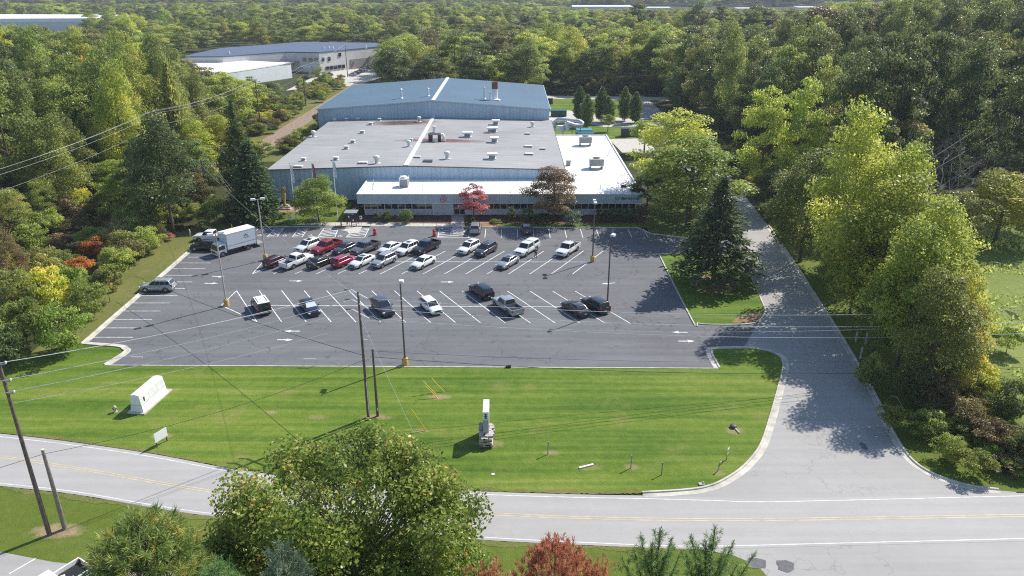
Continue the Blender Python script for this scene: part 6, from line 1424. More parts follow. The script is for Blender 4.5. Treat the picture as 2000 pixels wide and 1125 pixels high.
# ------------------------------------------------------------------ lamps, poles and lines
def lamp_post(u, v, vt, label, dark=True, arms=2, ang=0):
    x, y = G(u, v); h = Z(vt, y); t = thing('parking_lamp', label, 'lamp post', (x, y, 0.014), R(ang), 'lamp posts in the parking lot'); mt = M['post'] if dark else M['post_pale']
    m = MB(); m.lathe([(.36, 0), (.36, .85), (.30, .93), (.1, .94)], n=18); m.build('concrete_base', M['yellow_base'], t, smooth_a=R(40))
    m = MB(); m.box((0, 0, .97), (.34, .34, .06)); m.frustum((0, 0, .95), (0, 0, h - .1), .11, .085, 10); m.build('pole', mt, t, smooth_a=R(40))
    m = MB(); m.tube([(-.55, 0, h - .12), (.55, 0, h - .12)], .04, 6) if arms == 2 else m.tube([(0, 0, h - .12), (.5, 0, h - .12)], .04, 6); m.build('arm', mt, t)
    for s in ((-1, 1) if arms == 2 else (1,)):
        m = MB(); m.box((s * .70, 0, h - .06), (.80, .55, .24), taper=.8); lh = m.build('lamp_head', M['offwhite'], t, bevel=.02)
        m = MB(); m.box((s * .62, 0, h - .175), (.50, .32, .03)); m.build('lens', M['lens'], lh)
    return t
lamp_post(443, 597, 455, 'pale lamp post by the light grey crossover, left end of the lower row', False, 2, 35)
lamp_post(519, 508, 388, 'pale twin head lamp post beside the maroon hatchback', False, 2, 20)
lamp_post(1157, 511, 393, 'lamp post at the right end of the upper centre rows', True, 2, 90)
lamp_post(1185.5, 606, 461, 'lamp post against the black crossover at the lower row end', True, 1, 60)
lamp_post(791.5, 713, 553, 'lamp post at the lawn edge in front of the lot', True, 1, 90)
def catenary(p, q, sag, n=18):
    a, b = Vector(p), Vector(q); return [a.lerp(b, i / n) - Vector((0, 0, sag * 4 * (i / n) * (1 - i / n))) for i in range(n + 1)]
def wire(p, q, sag, r, label, group, mat='wire'):
    m = MB(); m.tube(catenary(p, q, sag), r, 5); o = m.build('power_line', M[mat]); return tag(o, label, 'wire', group)
def tan_pole(x, y, h, label, mat='wood', r=.17):
    t = thing('utility_pole', label, 'utility pole', (x, y, 0)); m = MB(); m.frustum((0, 0, -.5), (0, 0, h), r, r * .62, 12); m.build('pole', M[mat], t, smooth_a=R(40)); return t
xC, yC = G(720, 815); hC = Z(570, yC); C_p = tan_pole(xC, yC, hC, 'tall dark utility pole with three crossarms on the front lawn')
arm_d = Vector((.80, -.60, 0)).normalized(); heads = []
for k, dz in enumerate((.25, 1.25, 2.3)):
    z = hC - dz; m = MB(); a = Vector((0, 0, z)) - arm_d * 1.0 + Vector((0, 0, .18)); b = Vector((0, 0, z)) + arm_d * 1.25 - Vector((0, 0, .15)); m.tube([a, b], .085, 6); ar = m.build('crossarm', M['offwhite'], C_p)
    for s, e in ((-1, a), (1, b)):
        m = MB()
        for q in range(5): m.frustum(e + Vector((s * (.15 + .11 * q), .0, .02)), e + Vector((s * (.20 + .11 * q), .0, .02)), .085, .085, 8)
        m.build('insulator', M['dark'], ar); 
    heads.append((xC + a.x, yC + a.y, z + .2)); heads.append((xC + b.x, yC + b.y, z - .1))
m = MB(); m.tube([(.9, -.5, hC - .35), (1.3, -.4, hC - .2), (1.5, -.2, hC - .5)], .02, 5); m.tube([(.9, -.5, hC - 2.4), (1.3, -.4, hC - 2.3), (1.5, -.2, hC - 2.7)], .02, 5); m.build('jumper', M['wire'], C_p)
m = MB(); m.box((.35, -.1, hC - 5.0), (.35, .06, .08)); m.box((.1, -.16, 2.2), (.05, .04, 4)); m.build('bracket', M['offwhite'], C_p)
xD, yD = G(738, 813); hD = Z(683, yD); D_p = tan_pole(xD, yD, hD, 'short cut off utility pole right beside the tall one on the lawn', 'wood', .16)
m = MB(); m.frustum((0, 0, hD - .1), (0, 0, hD + .02), .12, .12, 10); m.build('pole_cap', M['dark'], D_p)
m = MB(); m.box((.05, -.17, .9), (.12, .03, .3)); m.build('tag', M['offwhite'], D_p)
xA, yA = G(97, 1045); hA = Z(708, yA); A_p = tan_pole(xA, yA, hA, 'tall brown utility pole between road and near yard', 'wood', .18)
m = MB()
for dz in (.2, 1.6, 2.6): m.tube([(0, 0, hA - dz), (.42, .1, hA - dz + .05)], .06, 6)
m.build('crossarm', M['grey'], A_p); m = MB()
for dz in (.2, 1.6, 2.6): m.lathe([(.05, 0), (.09, .05), (.05, .1), (.09, .15), (.04, .2)], c=(.42, .1, hA - dz + .06), n=8)
m.build('insulator', M['offwhite'], A_p)
xB, yB = G(127, 1033); hB = Z(878, yB); B_p = tan_pole(xB, yB, hB, 'short grey utility pole beside the tall brown one', 'wood_grey', .19)
m = MB(); m.frustum((0, 0, hB - .02), (0, 0, hB + .03), .13, .12, 10); m.build('pole_cap', M['offwhite'], B_p)
GW = 'wires along the main road'
aw = [(xA + .42, yA + .1, hA - d + .2) for d in (.2, 1.6, 2.6)]
for k in range(3): wire(aw[k], heads[2 * k], .45, .028, 'pale wire between the two tall road poles, ' + ('topmost', 'middle', 'lowest')[k] + ' of the three', GW)
wire((xA, yA, hA - 3.4), (xC, yC, hC - 3.3), .5, .012, 'thin neutral wire below the three between the tall road poles', GW); wire((xA, yA, hA - .05), (xC, yC, hC + .02), .3, .010, 'thin topmost wire between the tall road poles', GW)
for k in range(3):
    a = aw[k]; wire(a, (-80, 22, hA - 1 - k), .4, .021, 'wire leaving the frame left from the brown pole, ' + ('topmost', 'middle', 'lowest')[k], GW)
E_ = (74, 78)
for k, (u, v) in enumerate([(1900, 599), (1900, 624), (1900, 646)]):
    y = 76; x = Xa(u, v, y); z = Z(v, y); a = Vector(heads[2 * k + 1]); b = Vector((x, y, z)); e = a + (b - a) * 1.15
    wire(a, e, 1.3, .025, 'wire running right from the lawn pole over the drive, ' + ('topmost', 'second', 'third')[k], GW)
wire((xC, yC, hC - 2.9), (64, 76, Z(618, 76)), 1.6, .016, 'wire running right from the lawn pole, just under the second', GW)
bz = Z(682, yD)
wire((xD, yD, hD - .15), (66, 74, Z(690, 74)), 1.2, .013, 'thin dark wire from the short pole top rightwards', GW, 'cable')
wire((xD, yD, hD - .8), (62, 74, Z(712, 74)), 1.5, .024, 'thick black cable from the short pole rightwards over the lot edge', GW, 'cable')
wire((xC, yC, Z(694, yC)), (*G(264, 539, 3), 3), .6, .026, 'thick black cable from the lawn pole up towards the left wood', GW, 'cable')
wire((xC, yC, Z(703, yC)), (xB, yB, hB - .4), .9, .018, 'black cable between the lawn pole and the short grey pole', GW, 'cable'); wire((xB, yB, hB - .4), (-80, 20, hB - 1.2), .5, .018, 'black cable leaving left from the short grey pole', GW, 'cable')
wire((xC, yC, hC - .6), (-60, 141, 9), 1.0, .012, 'thin wire from the lawn pole across the lot to the left bank', GW)
wire((xC, yC, hC - 2.6), (xC + 8, yC - 11, 0.0), 0, .010, 'guy wire from the lawn pole down to the lawn', GW)
# pole line along the rail bed
PL = []
for k, (u, vt, y, hh, lb) in enumerate([(302, 218, 150, 0, 'tall pole in the left wood beside the ivy trunk'), (498, 157, 217, 0, 'pole beyond the corner spruce along the rail bed'), (590, 131, 268, 0, 'pole beside the lone tree end of the rail bed'), (674, 88, 352, 0, 'farthest pole before the blue roofed building')]):
    x = Xa(u, vt, y); h = Z(vt, y); t = thing('utility_pole', lb, 'utility pole', (x, y, 0), 0, 'poles along the rail bed'); m = MB(); m.frustum((0, 0, -.5), (0, 0, h), .20, .12, 10); m.build('pole', M['wood'], t, smooth_a=R(40))
    m = MB(); m.box((0, 0, h - .4), (2.8, .12, .14)); m.build('crossarm', M['wood_grey'], t); m = MB()
    for s in (-1.3, 0, 1.3): m.lathe([(.07, 0), (.1, .1), (.05, .25)], c=(s, 0, h - .33 + (.4 if s == 0 else 0)), n=8)
    m.build('insulator', M['offwhite'], t); PL.append((x, y, h))
PL0 = (-76, 86, 16.0); RW = 'wires along the rail bed'
pts = [PL0] + PL
for i in range(len(pts) - 1):
    p, q = pts[i], pts[i + 1]; w_ = ('left of the ivy trunk', 'from the ivy trunk to the corner spruce', 'beyond the corner spruce', 'towards the blue roofed building')[i]
    for s, dz, tx in ((-1.3, -.1, 'left'), (0, .3, 'upper'), (1.3, -.1, 'right')): wire((p[0] + s, p[1], p[2] + dz), (q[0] + s, q[1], q[2] + dz), 1.1, .017, 'pale rail bed wire, %s, %s strand' % (w_, tx), RW)
    if i < 3: wire((p[0] + .2, p[1], p[2] - 2.6), (q[0] + .2, q[1], q[2] - 2.6), 1.2, .014, 'pale rail bed wire, %s, lowest strand' % w_, RW)
for u, v, vt, lb, eq in [(407, 403, 312, 'grey pole with transformers at the wood edge behind the lot', 1), (441, 352, 284, 'grey pole with crossarms behind the transformer pole', 1), (62, 480, 410, 'grey pole standing in the brush at far left', 0)]:
    x, y = G(u, v); h = Z(vt, y); t = thing('utility_pole', lb, 'utility pole', (x, y, 0), R(25)); m = MB(); m.frustum((0, 0, -.5), (0, 0, h), .17, .11, 10); m.build('pole', M['wood_grey'], t, smooth_a=R(40))
    if eq:
        m = MB(); m.box((0, 0, h - .3), (2.2, .12, .14)); m.box((0, 0, h - 1.5), (1.8, .12, .14)); m.build('crossarm', M['wood_grey'], t)
        m = MB()
        for s in (-.9, -.3, .4, .9): m.frustum((s, 0, h - .25), (s, 0, h + .1), .07, .05, 8)
        m.build('insulator', M['offwhite'], t)
        m = MB(); m.lathe([(.1, -.45), (.26, -.4), (.26, .4), (.1, .45)], c=(.42, 0, h - 1.9), n=12); m.build('transformer', M['steel'], t, smooth_a=R(40))
x1, y1 = G(407, 403)
for k in range(2): wire((x1 + k * .5, y1, 11.5 - k), (Xa(500 + 12 * k, 445, 128), 128, .6 + .2 * k), .1, .016, 'guy wire from transformer pole to the lot corner, ' + ('upper', 'lower')[k], 'guy wires at the lot corner')
x, y = 83, 140
for k, (va, vb) in enumerate([(262, 168), (285, 205), (330, 230)]):
    wire((Xa(1790, va + 65, 128), 128, Z(va + 65, 128)), (Xa(2030, vb, 150), 150, Z(vb, 150)), .4, .022, 'wire slanting up at the right frame edge, ' + ('upper', 'middle', 'lower')[k], 'wires at the right frame edge')
x0_, y0_ = G(1305, 470); wire((x0_, y0_ , 2.5), (Xa(1580, 440, 118), 118, 6.2), .5, .013, 'service wire crossing in front of the bright trees to the drive', None)

# ------------------------------------------------------------------ flags, railing and things by the front walk
for u, v, vt, tx, c in [(579, 436, 318, 'left', 'white'), (620, 433, 315, 'middle', 'red'), (660, 431, 309, 'right', 'white')]:
    x, y = G(u, v); h = Z(vt, y); t = thing('flag_pole', 'white flagpole with limp %s flag, %s of the three' % ('striped' if c == 'red' else 'white', tx), 'flagpole', (x, y, 0), 0, 'flagpoles by the front walk')
    m = MB(); m.frustum((0, 0, 0), (0, 0, h), .085, .045, 10); m.build('pole', M['white'], t, smooth_a=R(40)); m = MB(); m.lathe([(.02, 0), (.09, .06), (.09, .12), (.02, .18)], c=(0, 0, h), n=10); m.build('finial', M['offwhite'], t)
    m = MB(); zt = h - .35; H = 3.1; ncol = 9
    vs = []
    for i in range(ncol + 1):
        f = i / ncol; z = zt - H * f; wdt = .22 + .20 * math.sin(f * 2.6)
        for j in range(5): vs.append((.06 + wdt * j / 4 * 1.3, .12 * math.sin(j * 2.1 + f * 5) * (j / 4 + .2), z - .18 * j / 4))
    fs = [(i * 5 + j, i * 5 + j + 1, (i + 1) * 5 + j + 1, (i + 1) * 5 + j) for i in range(ncol) for j in range(4)]
    m.add(vs, fs); fm = flat('flag_cloth_' + tx, (.62, .62, .64) if c != 'red' else (.30, .12, .18), .9, noise=.25, nscale=3); m.build('flag', fm, t, smooth_a=R(60))
def railing(name, px, label, h=1.05, step=2.4, rail2=True):
    P = gp(px); t = thing(name, label, 'railing', (0, 0, 0)); m = MB(); rl = MB()
    for (a, b) in zip(P, P[1:]):
        L = math.hypot(b[0] - a[0], b[1] - a[1]); n = max(1, round(L / step))
        for k in range(n + 1): x, y = a[0] + (b[0] - a[0]) * k / n, a[1] + (b[1] - a[1]) * k / n; m.frustum((x, y, 0), (x, y, h), .028, .028, 6)
        rl.tube([(a[0], a[1], h), (b[0], b[1], h)], .022, 5)
        if rail2: rl.tube([(a[0], a[1], h * .5), (b[0], b[1], h * .5)], .015, 5)
    m.build('railing_posts', M['black'], t); rl.build('top_rail', M['black'], t)
railing('railing', [(505, 440.5), (655, 441)], 'thin black railing along the grass strip behind the accessible stalls'); railing('railing', [(724, 441.5), (878, 442)], 'thin black railing along the front walk right of the gate frame')
for u, v, tx in [(521, 438, 'left of the three'), (570, 440, 'middle of the three'), (617, 439, 'right of the three, by the middle flagpole'), (706, 440, 'right of the black gate frame')]:
    x, y = G(u, v); t = thing('parking_sign', 'small white accessible parking sign, ' + tx, 'sign', (x, y, 0), 0, 'accessible parking signs'); m = MB(); m.frustum((0, 0, 0), (0, 0, 1.6), .03, .03, 6); m.build('post', M['grey'], t); m = MB(); m.box((0, -.04, 1.45), (.42, .03, .62)); sg = m.build('sign_plate', M['white'], t); m = MB(); m.box((0, -.058, 1.5), (.22, .008, .26)); m.build('symbol', M['letter'], sg)
x, y = G(688, 443); t = thing('gate_frame', 'black metal turnstile frame on the front walk', 'gate', (x, y, .03)); m = MB()
for dx, dy in ((-.9, 0), (-.1, 0), (.75, 0), (-1.2, 1.8), (.75, 1.8)): m.box((dx, dy, 1.25), (.11, .11, 2.5))
m.build('post', M['black'], t); m = MB(); m.box((-.2, .9, 2.55), (2.3, 2.0, .10)); m.build('canopy_top', M['grey'], t); m = MB()
for k in range(5): m.box((.3, 0, .3 + .45 * k), (.85, .05, .05))
m.box((-.5, 0, 1.0), (.06, .06, 2)); m.build('turnstile_bars', M['black'], t); m = MB(); m.box((-.45, -.1, 1.9), (.25, .05, .3)); m.box((.3, -.1, 1.2), (.22, .05, .22)); m.build('notice', M['white'], t)
x, y = G(667, 445); m = MB(); m.lathe([(.22, 0), (.16, .1), (.12, 1.1), (.05, 1.15)], c=(x, y, 0)); one('traffic_post', m, M['orange'], 'orange post left of the black gate frame', 'post')
for u, v, tx in [(732.5, 459, 'left of two, by the gate frame'), (848.5, 461.5, 'right of two, by the entrance hatching')]:
    x, y = G(u, v); t = thing('traffic_barrel', 'bright red barrel standing on the asphalt, ' + tx, 'barrel', (x, y, .016), 0, 'red barrels at the closed bay'); m = MB(); m.lathe([(.36, 0), (.34, .08), (.30, .1), (.29, .95), (.22, 1.1), (.1, 1.18)], n=16); m.build('barrel', M['red'], t, smooth_a=R(40)); m = MB(); m.lathe([(.303, .55), (.302, .75)], n=16); m.build('band', flat('pale_band', (.6, .25, .25), .5), t); m = MB(); m.lathe([(.42, 0), (.40, .06), (.3, .07)], n=16); m.build('base_ring', M['rubber'], t)
x, y = G(557, 408); t = thing('carved_statue', 'golden carved wooden figure on stacked stone steps by the factory corner', 'statue', (x, y, 0)); m = MB(); m.lathe([(.35, .8), (.25, 1.2), (.30, 2.0), (.42, 3.0), (.36, 3.6), (.18, 4.1), (.05, 4.3)], n=10); m.tube([(.1, 0, 2.8), (.5, 0, 3.6), (.35, 0, 4.4)], .12, 6); m.build('figure', M['carved'], t, smooth_a=R(50)); m = MB(); m.box((0, 0, .14), (2.6, 1.8, .28)); m.box((.1, .2, .42), (1.9, 1.3, .28)); m.box((.1, .3, .68), (1.2, .9, .26)); m.build('stone_steps', M['stone_pale'], t)
x, y = G(546, 400); m = MB(); m.box((x, y, 1.0), (.8, .15, .8)); m.box((x, y, .4), (.1, .1, 1.0)); one('small_notice', m, M['white'], 'small white notice board beside the carved statue', 'notice')
x, y = G(372, 461); m = MB(); m.frustum((x, y, 0), (x, y, 1.2), .12, .10, 8); one('marker_post', m, M['white'], 'short white marker post at the bank foot behind the black crossover', 'post')
x, y = G(454, 452); m = MB(); m.frustum((x, y, 0), (x, y, 1.3), .09, .08, 8); one('marker_post', m, M['yellow'], 'short yellow marker post in the grass behind the box truck', 'post')

# ------------------------------------------------------------------ on the lawn
x, y = G(293, 786); ang = math.atan2(G(325, 752)[1] - G(276, 795)[1], G(325, 752)[0] - G(276, 795)[0]); t = thing('pump_enclosure', 'white wedge sided equipment enclosure on a concrete pad on the lawn', 'enclosure', (x, y, .03), ang)
m = MB(); m.box((0.1, 0, .08), (5.0, 1.9, .16)); m.build('pad', M['concrete'], t)
m = MB(); a, b, c_, h_ = 2.15, .70, .46, 2.0; vs = [(-a, -b, .16), (a, -b, .16), (a, b, .16), (-a, b, .16), (-a * .99, -.603, .9), (a * .99, -.603, .9), (a * .99, .603, .9), (-a * .99, .603, .9), (-a * .97, -c_, h_), (a * .97, -c_, h_), (a * .97, c_, h_), (-a * .97, c_, h_), (-a * .95, 0, h_ + .07), (a * .95, 0, h_ + .07)]
m.add(vs, [(0, 1, 5, 4), (1, 2, 6, 5), (2, 3, 7, 6), (3, 0, 4, 7), (4, 5, 9, 8), (5, 6, 10, 13, 9), (6, 7, 11, 10), (7, 4, 8, 12, 11), (8, 9, 13, 12), (10, 11, 12, 13), (3, 2, 1, 0)])
en = m.build('shell', M['white'], t); bm = bmesh.new(); bm.from_mesh(en.data); bmesh.ops.recalc_face_normals(bm, faces=bm.faces); bm.to_mesh(en.data); bm.free()
m = MB()
for s in (-1, 1):
    m = MB()
    for k in range(3): m.add([(-2.0 + k * 1.36, s * .607, .95), (-.7 + k * 1.36, s * .607, .95), (-.7 + k * 1.36, s * .497, 1.8), (-2.0 + k * 1.36, s * .497, 1.8)], [(0, 1, 2, 3) if s < 0 else (3, 2, 1, 0)])
    m.build('access_panel', M['offwhite'], t)
m = MB(); m.box((-1.5, -.56, 1.35), (.12, .10, .45)); m.build('vent_slot', M['dark'], t); m = MB(); m.box((0, 0, .9), (4.28, 1.23, .03)); m.build('seam', M['grey'], t)
x, y = G(226, 805); t = thing('fire_hydrant', 'small pale fire hydrant beside the white enclosure', 'hydrant', (x, y, .03)); m = MB(); m.lathe([(.20, 0), (.20, .06), (.14, .08), (.13, .5), (.17, .52), (.16, .6), (.08, .72), (.03, .76)], n=14); m.build('barrel', M['concrete'], t, smooth_a=R(40)); m = MB(); m.frustum((-.24, 0, .42), (.24, 0, .42), .07, .07, 10); m.frustum((0, -.24, .42), (0, 0, .42), .09, .09, 10); m.build('outlet', M['soil'], t)
x, y = G(317, 868); t = thing('yard_sign', 'small white board sign facing the road on the lawn', 'sign', (x, y, .03), R(64)); m = MB()
for s in (-1, 1): m.box((s * .58, 0, .6), (.08, .08, 1.2))
m.build('post', M['dark'], t); m = MB(); m.box((0, -.06, 1.05), (1.4, .05, .95)); m.build('board', M['white'], t)
x, y = G(950, 860); t = thing('monument_sign', 'stone monument sign with tall white slab on the front lawn', 'sign', (x, y, .03))
m = MB(); m.box((0, 0, .55), (1.15, 2.4, 1.1)); m.build('core', M['stone'], t); m = MB()
for k in range(30): m.box((random.uniform(-.55, .55), random.uniform(-1.15, 1.15), 1.12 + random.uniform(-.04, .06)), (random.uniform(.3, .55), random.uniform(.3, .6), .16), rz=random.uniform(-.3, .3))
for k in range(26):
    sy = random.choice((-1.32, 1.32)); m.box((random.uniform(-.5, .5), sy, random.uniform(.1, 1.0)), (random.uniform(.3, .5), .16, .2))
for k in range(34): m.box((random.choice((-.58, .58)), random.uniform(-1.1, 1.1), random.uniform(.1, 1.0)), (.16, random.uniform(.3, .55), .2))
for k in range(7): m.box((random.uniform(.3, .62), random.uniform(.2, 1.2), random.uniform(.2, .9)), (.4, .4, .35), rz=random.uniform(0, 1))
m.build('ledge_stones', M['stone_pale'], t, bevel=.02); hm = Z(800, y - .3) - .1
m = MB(); m.box((0, .5, hm / 2), (.52, 2.3, hm)); sl = m.build('slab', flat('brushed_slab', (.34, .38, .42), .45, noise=.1), t, bevel=.01); m = MB()
m.box((0, .5, hm - .42), (.56, 2.34, .86)); m.build('slab_head', M['white'], sl); m = MB()
for k in range(3): m.box((0, -.676, hm - .25 - .2 * k), (.26, .012, .10))
m.box((0, -.676, hm - .42), (.10, .014, .5)); m.build('lettering', M['letter'], sl)
for (u0, v0, u1, v1, tx) in [(851, 770, 826, 744, 'upper left of the close three'), (855, 778, 830, 760, 'lower left of the close three'), (868, 766, 843, 739, 'right of the close three'), (833, 842, 803, 799, 'alone nearer the road')]:
    x, y = G(u0, v0); yt = y - .6; m = MB(); m.tube([(x, y, 0), (Xa(u1, v1, y + .4), y + .4, max(1.3, Z(v1, y + .4)))], .045, 8); one('guy_guard', m, M['yellow'], 'yellow guy wire guard slanting from the lawn, ' + tx, 'guy guard', 'yellow guy wire guards')
for u, v, tx in [(270, 711, 'left, above the white enclosure'), (606, 715, 'centre, left of the utility pole')]:
    x, y = G(u, v); t = thing('low_rack', 'low white pipe rack at the lawn edge, ' + tx, 'rack', (x, y, .02), 0, 'white pipe racks at the lawn edge'); m = MB()
    for s in (-1, 1): m.frustum((s * .62, 0, 0), (s * .62, 0, .85), .03, .03, 6)
    m.build('leg', M['steel'], t); m = MB(); m.tube([(-.66, 0, .87), (.66, 0, .87)], .06, 8); m.build('bar', M['white'], t)
for u, v, h, tx, mt in [(1070, 888, 1.3, 'green grey, right of the monument sign', 'grey'), (1232, 915, 1.3, 'thin grey, centre right of lawn', 'grey'), (1292, 928, 1.2, 'weathered wooden, near the road', 'wood_grey'), (1401, 921, .9, 'pale leaning, below the address board', 'stone_pale')]:
    x, y = G(u, v); m = MB(); m.tube([(x, y, 0), (x + (.25 if u == 1401 else .02), y + .1, h)], .05, 6); m.box((x + (.25 if u == 1401 else .02), y + .1, h), (.11, .11, .16)); one('marker_stake', m, M[mt], 'slim marker stake on the lawn, ' + tx, 'stake', 'marker stakes on the lawn')
x, y = G(1419, 898); t = thing('address_board', 'small grey address board on a stake near the drive kerb', 'sign', (x, y, .03), R(60)); m = MB(); m.box((0, 0, .55), (.07, .07, 1.1)); m.build('stake', M['wood_grey'], t); m = MB(); m.box((0, -.05, .95), (.55, .04, .6)); m.build('board', M['offwhite'], t); m = MB()
for k in range(4): m.box((-.16 + .1 * k, -.075, .98), (.06, .01, .22))
m.build('digits', M['dark'], t)
x, y = G(1145, 912); m = MB(); m.box((x, y, .10), (1.45, .18, .10), rz=R(22)); one('timber_plank', m, M['white'], 'white plank lying on the lawn', 'plank')
x, y = G(1432, 835); t = thing('drain_riser', 'dark round drain riser with pale pipe stub near the drive', 'drain', (x, y, .03)); m = MB(); m.lathe([(.32, 0), (.32, .25), (.25, .3)], n=14); m.build('riser', M['dark'], t, smooth_a=R(40)); m = MB(); m.tube([(.1, -.2, .06), (.3, -1.1, .05)], .08, 8); m.build('stub_pipe', M['concrete'], t)
x, y = G(1675, 664)
for k, (u, v, h) in enumerate([(1671, 668, 1.4), (1690, 672, 1.5), (1680, 702, 1.6)]):
    x, y = G(u, v); m = MB(); m.box((x, y, h / 2), (.16, .16, h)); one('wooden_post', m, M['stone_pale'], 'pale wooden post under the trees right of the drive, ' + ('first', 'second', 'taller, nearest the road')[k], 'post', 'pale posts right of the drive')
x, y = G(1370, 947); m = MB(); m.box((x, y, .08), (.5, .3, .12)); m.box((x + .18, y + .1, .18), (.12, .12, .14)); one('kerb_debris', m, M['stone_pale'], 'pale lump of rubble on the curved kerb gutter', 'rubble')
for u, v, tx in [(963, 927, 'right of the maple'), (655, 994, 'beside the lower road edge')]:
    x, y = G(u, v); m = MB(); m.box((x, y, .05), (.3, .22, .05), rz=.4); one('litter', m, M['white'], 'scrap of white litter on the grass, ' + tx, 'litter', 'white litter on the grass')
x, y = G(993, 718); m = MB(); m.box((x, y, .14), (.6, .3, .22)); m.box((x + .15, y, .28), (.2, .2, .08)); one('valve_box', m, M['black'], 'small black valve box at the lawn edge of the lot', 'box')
for k, (u0, v0, u1, v1) in enumerate([(1870, 845, 1910, 880), (1845, 868, 1905, 892), (1738, 782, 1760, 798)]):
    a, b = G(u0, v0), G(u1, v1); m = MB(); m.tube([(*a, .5), ((a[0] + b[0]) / 2, (a[1] + b[1]) / 2, .9), (*b, .35)], .11, 6, r1=.05); one('fallen_branch', m, M['bark_pale'], 'fallen branch in the creek brush, ' + ('upper', 'lower', 'by the drive kerb')[k], 'branch', 'fallen branches right of the drive')

# ------------------------------------------------------------------ the person beside the capped pickup
def skin_fig(name, V, E, Rr, mat, parent, sub=2):
    me = bpy.data.meshes.new(name); me.from_pydata(V, E, []); o = bpy.data.objects.new(name, me); COL.objects.link(o); o.parent = parent
    sk = o.modifiers.new('skin', 'SKIN'); sk.use_smooth_shade = True; sk.branch_smoothing = .6
    for i, r in enumerate(Rr):
        a = me.skin_vertices[0].data[i]; a.radius = r if isinstance(r, tuple) else (r, r); a.use_root = (i == 0)
    o.modifiers.new('sub', 'SUBSURF').levels = 1; o.modifiers['sub'].render_levels = sub; me.materials.append(mat); return o
x, y = G(1046, 503); pr = thing('person', 'person in dark checked shirt and dark trousers standing beside the capped pickup', 'person', (x, y, .016), R(200))
V = [(0, 0, .95), (0, 0, 1.15), (0, .01, 1.38), (0, .01, 1.50), (0, .03, 1.60), (0, .03, 1.72)]; E = [(0, 1), (1, 2), (2, 3), (3, 4), (4, 5)]; Rr = [(.15, .11), (.14, .10), (.16, .10), .055, (.075, .09), (.06, .075)]
def chain(start, pts):
    p = start
    for q, r in pts: V.append(q); Rr.append(r); E.append((p, len(V) - 1)); p = len(V) - 1
    return p
for s in (-1, 1):
    chain(0, [((s * .10, 0, .88), .085), ((s * .12, .03, .50), .062), ((s * .13, -.02, .09), .042), ((s * .14, .12, .035), .040)])
    w_ = chain(2, [((s * .20, 0, 1.40), .055), ((s * .26, -.02, 1.13), .043), ((s * .25, .14, .93), .032), ((s * .24, .19, .88), (.036, .018))])
    for k, (dx, ln) in enumerate(((-.028, .07), (-.010, .085), (.010, .08), (.028, .06))): chain(w_, [((s * .24 + dx, .205, .845), .010), ((s * .24 + dx, .215, .845 - ln * .6), .009)])
    chain(w_, [((s * .20, .205, .875), .011), ((s * .185, .225, .85), .009)])
skin_fig('body', V, E, Rr, M['skin'], pr)
tv = [(0, 0, .93), (0, 0, 1.16), (0, .01, 1.40), (-.21, 0, 1.40), (-.265, -.02, 1.13), (-.255, .10, .99), (.21, 0, 1.40), (.265, -.02, 1.13), (.255, .10, .99)]; skin_fig('shirt', tv, [(0, 1), (1, 2), (2, 3), (3, 4), (4, 5), (2, 6), (6, 7), (7, 8)], [(.175, .135), (.165, .125), (.18, .12), .07, .058, .05, .07, .058, .05], M['cloth_a'], pr)
tv = [(0, 0, .96), (-.10, 0, .86), (-.12, .03, .5), (-.13, -.02, .10), (.10, 0, .86), (.12, .03, .5), (.13, -.02, .10)]; skin_fig('trousers', tv, [(0, 1), (1, 2), (2, 3), (0, 4), (4, 5), (5, 6)], [(.17, .13), .105, .08, .062, .105, .08, .062], M['cloth_b'], pr)
m = MB(); m.lathe([(.04, -.02), (.088, .0), (.098, .06), (.075, .12), (.02, .145)], c=(0, .015, 1.66), n=14); m.build('hair', M['hair'], pr, smooth_a=R(60))
m = MB()
for s in (-1, 1): m.lathe([(.002, -.010), (.010, 0), (.002, .010)], c=(s * .03, .112, 1.655), n=8)
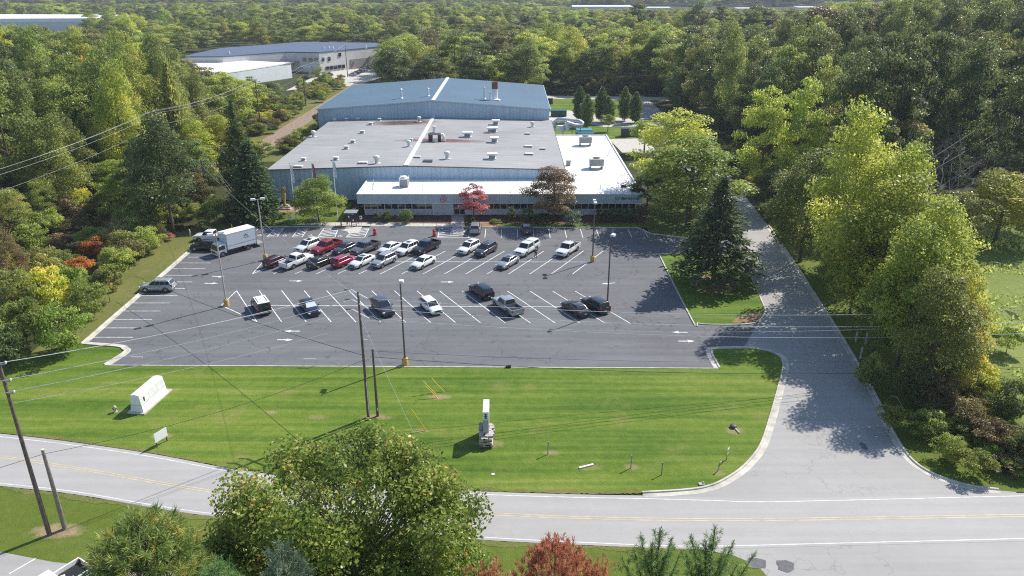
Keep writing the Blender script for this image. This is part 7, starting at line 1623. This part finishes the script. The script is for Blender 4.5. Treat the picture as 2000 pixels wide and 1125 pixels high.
m.build('eyes', M['black'], pr); m = MB(); m.box((0, .122, 1.63), (.022, .03, .035), taper=.5); m.build('nose', M['skin'], pr); m = MB(); m.box((0, .108, 1.595), (.045, .012, .009)); m.build('mouth', M['tail'], pr)
m = MB()
for s in (-1, 1): m.box((s * .14, .08, .035), (.09, .27, .07))
m.build('shoes', M['black'], pr, bevel=.02)

HAZE = 0.00015
# tall weeds in the meadow, one mass nobody could count
n = 44000; x = RNG.uniform(52, 124, n); y = RNG.uniform(60, 134, n); k = np.sin(x * .31 + 1.3 * np.sin(y * .21)) + np.sin(y * .43 + .7 * x * .2) + RNG.normal(size=n) * .7
keep = (k > -.4) & (x > 53 + .22 * (y - 60)); x, y, k = x[keep], y[keep], k[keep]; n = len(x)
U = unit(RNG.normal(size=(n, 3)) * .5 + np.array([0, 0, 1.0])); L = np.clip(.32 + .28 * k, .2, 1.2) * RNG.uniform(.7, 1.3, n)
c = np.stack([x, y, terr(x, y) + L * .42], -1); wm = leaf_mesh('meadow_weeds', c, unit(RNG.normal(size=(n, 3)) + np.array([0, 0, .7])), L, L * .42, np.clip(.5 + .12 * k + RNG.normal(size=n) * .12, 0, 1), U)
wm.materials.append(leaf_mat('meadow_weed', [(.1, (.05, .085, .012)), (.5, (.13, .17, .03)), (.9, (.24, .26, .08))], hue=0, val=0)); wo = bpy.data.objects.new('meadow_weeds', wm); COL.objects.link(wo); tag(wo, 'tall pale green weeds covering the meadow', 'weeds', kind='stuff')
# ------------------------------------------------------------------ air
hz = MB(); hz.box((0, 3780, 28.5), (10600, 7900, 64)); ho = hz.build('haze', M['white']); ho.data.materials.clear()
hm_ = bpy.data.materials.new('haze_air'); hm_.use_nodes = True; hn = hm_.node_tree.nodes; hn.clear(); pv = hn.new('ShaderNodeVolumePrincipled'); pv.inputs['Color'].default_value = (.80, .88, 1.0, 1); pv.inputs['Density'].default_value = HAZE; pv.inputs['Anisotropy'].default_value = 0.1
om = hn.new('ShaderNodeOutputMaterial'); hm_.node_tree.links.new(pv.outputs[0], om.inputs['Volume']); ho.data.materials.append(hm_); tag(ho, 'thin bluish air over the whole valley', 'haze', kind='stuff')
